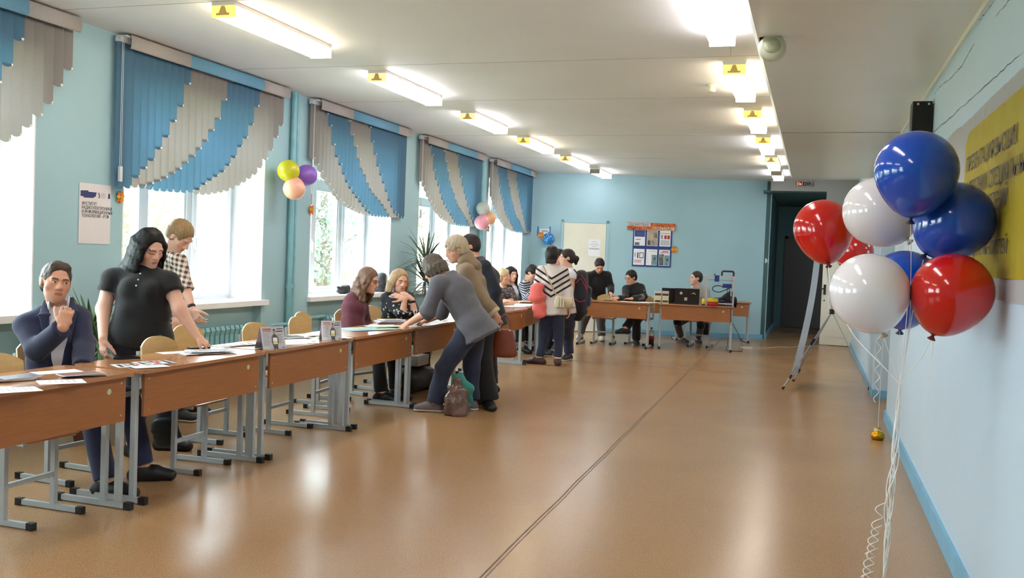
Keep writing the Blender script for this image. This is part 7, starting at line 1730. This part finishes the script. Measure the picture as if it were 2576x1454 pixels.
# printer frame
pa = at_desk(1806, 0.04); t = thing('printer', 'open-frame desktop printer with black carrying handle', 'printer', tuple(pa), AZ)
AL = mat('aluminium_profile', (190, 188, 190), 0.4, metal=0.2); BLP = mat('printed_blue', (38, 54, 128), 0.5)
w_, d_, h_ = 0.44, 0.34, 0.50
for x in (-w_ / 2, w_ / 2):
    for y in (-d_ / 2, d_ / 2):
        bm = NB(); sqbar(bm, (x, y, 0.002), (x, y, h_), 0.022, 0.022, 0, (1, 0, 0)); obj('upright', bm, AL, t)
for z in (h_ - 0.011, 0.04):
    for y in (-d_ / 2, d_ / 2):
        bm = NB(); sqbar(bm, (-w_ / 2 + .012, y, z), (w_ / 2 - .012, y, z), 0.022, 0.022); obj('rail', bm, AL, t)
    for x in (-w_ / 2, w_ / 2):
        bm = NB(); sqbar(bm, (x, -d_ / 2 + .012, z), (x, d_ / 2 - .012, z), 0.022, 0.022); obj('rail', bm, AL, t)
bm = NB(); P = [(0.02, -d_ / 2, h_), (0.02, -d_ / 2, h_ + .055), (0.03, -d_ / 2, h_ + .072), (0.045, -d_ / 2, h_ + .078), (0.185, -d_ / 2, h_ + .078), (0.2, -d_ / 2, h_ + .072), (0.21, -d_ / 2, h_ + .055), (0.21, -d_ / 2, h_)]; tube(bm, P, 0.016, 10); obj('carrying_handle', bm, BLACK, t)
bm = NB(); tube(bm, [(-w_ / 2, -d_ / 2 + .05, h_ - .07), (w_ / 2, -d_ / 2 + .05, h_ - .07)], 0.006, 8); obj('guide_rod', bm, CHROME, t)
bm = NB(); box(bm, -0.09, -0.02, -d_ / 2 - .02, -d_ / 2 + .06, h_ - .10, h_ + .005); obj('print_head', bm, BLP, t, bevel=0.006)
bm = NB(); P = [(-0.085, -d_ / 2 - .02, h_ + .03), (-0.11, -d_ / 2 - .02, h_ + .02), (-0.075, -d_ / 2 - .02, h_ - .02)]; tube(bm, P, 0.007, 6); obj('hose', bm, BLACK, t)
bm = NB(); box(bm, 0.06, 0.20, -0.08, 0.06, h_ - .20, h_ - .135); obj('motor_mount', bm, BLP, t, bevel=0.006)
bm = NB(); P = [(0.12, -.06, h_ - .17)] + [(-0.02 + 0.12 * math.cos(a_) * .8, -.07, h_ - .22 + 0.055 * math.sin(a_)) for a_ in [0.6, 1.2, 1.9, 2.6, 3.2, 3.9, 4.6, 5.2]] + [(0.19, -.06, h_ - .19), (0.2, -.05, 0.3)]; tube(bm, P, 0.008, 6); obj('cable_loop', bm, BLACK, t)
bm = NB(); box(bm, -0.10, 0.10, -0.11, 0.09, 0.075, 0.085); obj('print_bed', bm, mat('bed_blue_grey', (70, 76, 110), 0.4), t)
bm = NB(); tube(bm, [(0.17, 0, 0.05), (0.17, 0, h_ - .13)], 0.006, 8); tube(bm, [(0.14, 0.02, 0.05), (0.14, 0.02, h_ - .13)], 0.006, 8); obj('lead_screw', bm, BLACK, t)
bm = NB(); box(bm, 0.10, 0.21, -d_ / 2 - .01, -d_ / 2 + .04, 0.01, 0.06); obj('control_box', bm, BLP, t, bevel=0.004)
def spool(v, r, hgt, m, label, rz=0, side=False, flange=None):
    t = thing('filament_spool', label, 'spool', tuple(v), rz); M = Matrix.Translation((0, 0, r)) @ Matrix.Rotation(PI / 2, 4, 'Y') @ Matrix.Translation((0, 0, -hgt / 2)) if side else Matrix.Identity(4)
    bm = NB(); lathe(bm, [(0.025, 0.006), (r * .93, 0.006), (r * .93, hgt - .006), (0.025, hgt - .006), (0.025, 0.006)], 28, 0, M); obj('filament', bm, m, t, True)
    for z in (0.0005, hgt - .006):
        bm = NB(); lathe(bm, [(0.02, z), (r, z), (r, z + .005), (0.02, z + .005), (0.02, z)], 28, 0, M); obj('flange', bm, flange or m, t, True)
v = at_desk(1792, -0.16); spool(v, 0.098, 0.065, mat('filament_red', (176, 24, 22), 0.35), 'red filament spool under the yellow one'); spool(v + Vector((0, 0, 0.066)), 0.092, 0.055, mat('filament_yellow', (222, 196, 24), 0.4), 'yellow filament spool on top of the red one')
v = at_desk(1769, -0.15); t = thing('glue_bottle', 'small yellow bottle beside the red spool', 'bottle', tuple(v)); bm = NB(); lathe(bm, [(0, 0.02), (0.026, 0.02), (0.028, 0.03), (0.028, 0.095), (0.02, 0.11), (0, 0.11)], 14); obj('bottle_body', bm, mat('bottle_yellow', (226, 200, 36), 0.4), t, True); bm = NB(); lathe(bm, [(0, 0.0005), (0.029, 0.0005), (0.029, 0.02), (0, 0.02)], 14); obj('cap', bm, BLACK, t, True)
e = V3(ony(1843, 762, 15.9)); t = thing('filament_spool', 'black filament spool hung on the end of the laptop desk', 'spool', tuple(e - [0, 0, 0.08])); M = Matrix.Translation((0, 0, 0.09)) @ Matrix.Rotation(AZ + 0.2, 4, 'Z') @ Matrix.Rotation(PI / 2, 4, 'Y')
bm = NB(); lathe(bm, [(0.02, -.035), (0.075, -.035), (0.075, .035), (0.02, .035), (0.02, -.035)], 24, 0, M); obj('filament', bm, BLACKM, t, True)
for z in (-.045, .04):
    bm = NB(); lathe(bm, [(0.02, z), (0.095, z), (0.095, z + .005), (0.02, z + .005), (0.02, z)], 24, 0, M); obj('flange', bm, BLACK, t, True)
# dark jacket lying behind the printer, power cables, strip, cola bottle
v = V3(at_desk(1812, 0.30)); o = soft('jacket', [econe(v + [-.12, 0, .05], v + [.14, 0, .08], (0, 1, 0), (.10, .06), (.11, .10)), cone(v + [.10, 0, .12], v + [.16, 0, .20], .08, .05)], BLK, None, 0.016, 0.04, (0.007, 30, 5), cuts=[(v + U * 0.002, -U)], origin=v); o.location = v; tag(o, 'black jacket heaped on the desk behind the printer frame', 'jacket')
cb = lambda *pix: [V3(onz(x, y)) for x, y in pix]
bm = NB(); a0 = V3(ony(1838, 775, 15.72)); a1 = V3(ony(1838, 806, 15.72)); g0 = V3(onz(1830, 868)); g1 = V3(onz(1838, 884)); g2 = V3(onz(1866, 885)); g3 = V3(onz(1868, 875)); g4 = V3(onz(1862, 862))
tube(bm, [Vector(x) for x in (a0, a1, (a1 + g0) / 2 + RT * 0.02, g0 + U * 0.04, g0 + U * .008, g1 + U * .006, g2 + U * .006, g3 + U * .02)], 0.005, 6); tag(obj('power_cable', bm, BLACK), 'black cable looping from the laptop desk down to the floor', 'cable')
bm = NB(); tube(bm, [Vector(x) for x in (a1, (a1 + g4) / 2 + RT * 0.03, g4 + U * 0.05, g3 + U * .03)], 0.005, 6); tag(obj('power_cable', bm, BLACK), 'black cable running slanted from the desk to the power strip', 'cable')
q = V3(onz(1880, 878)); t = thing('power_strip', 'white power strip on the floor right of the laptop desk', 'power strip', (q[0], q[1], 0), 0.1); bm = NB(); box(bm, -0.11, 0.09, -0.03, 0.03, 0.0005, 0.035); obj('housing', bm, WHITE, t, bevel=0.006)
for k in range(3):
    bm = NB(); lathe(bm, [(0, 0.035), (0.02, 0.0345), (0.018, 0.0365), (0, 0.0365)], 14, 0, Matrix.Translation((-0.07 + 0.055 * k, 0, 0))); obj('socket', bm, PAPG, t)
q = V3(onz(1637, 870)); t = thing('cola_bottle', 'half-empty plastic bottle of dark cola on the floor', 'bottle', (q[0], q[1], 0))
bm = NB(); lathe(bm, [(0, 0.001), (0.05, 0.001), (0.053, 0.02), (0.05, 0.09), (0.053, 0.16), (0, 0.16)], 18); obj('cola', bm, mat('cola', (36, 14, 12), 0.15), t, True)
bm = NB(); lathe(bm, [(0.0535, 0.10), (0.054, 0.10), (0.054, 0.165), (0.0535, 0.165)], 18); obj('label_band', bm, mat('label_red', (170, 24, 30), 0.4), t, True)
bm = NB(); lathe(bm, [(0.0535, 0.161), (0.05, 0.20), (0.03, 0.26), (0.016, 0.285), (0.015, 0.30), (0, 0.30)], 18); obj('bottle_shell', bm, mat('clear_plastic', (214, 222, 228), 0.08, trans=0.85), t, True)
bm = NB(); lathe(bm, [(0, 0.295), (0.018, 0.295), (0.018, 0.318), (0, 0.318)], 14); obj('cap', bm, BLACK, t, True)
# jacket hanging behind the young man's chair
q = V3(atd(1778, 815, 16.55)); o = soft('jacket', [econe(q + U * 0.10, q - U * 0.20, RT, (0.075, 0.03), (0.05, 0.02))], BLK, None, 0.014, 0.02, (0.006, 30, 7), origin=q - U * 0.22); o.location = q - U * 0.22; tag(o, 'black jacket hanging off the chair of the young man in grey', 'jacket')
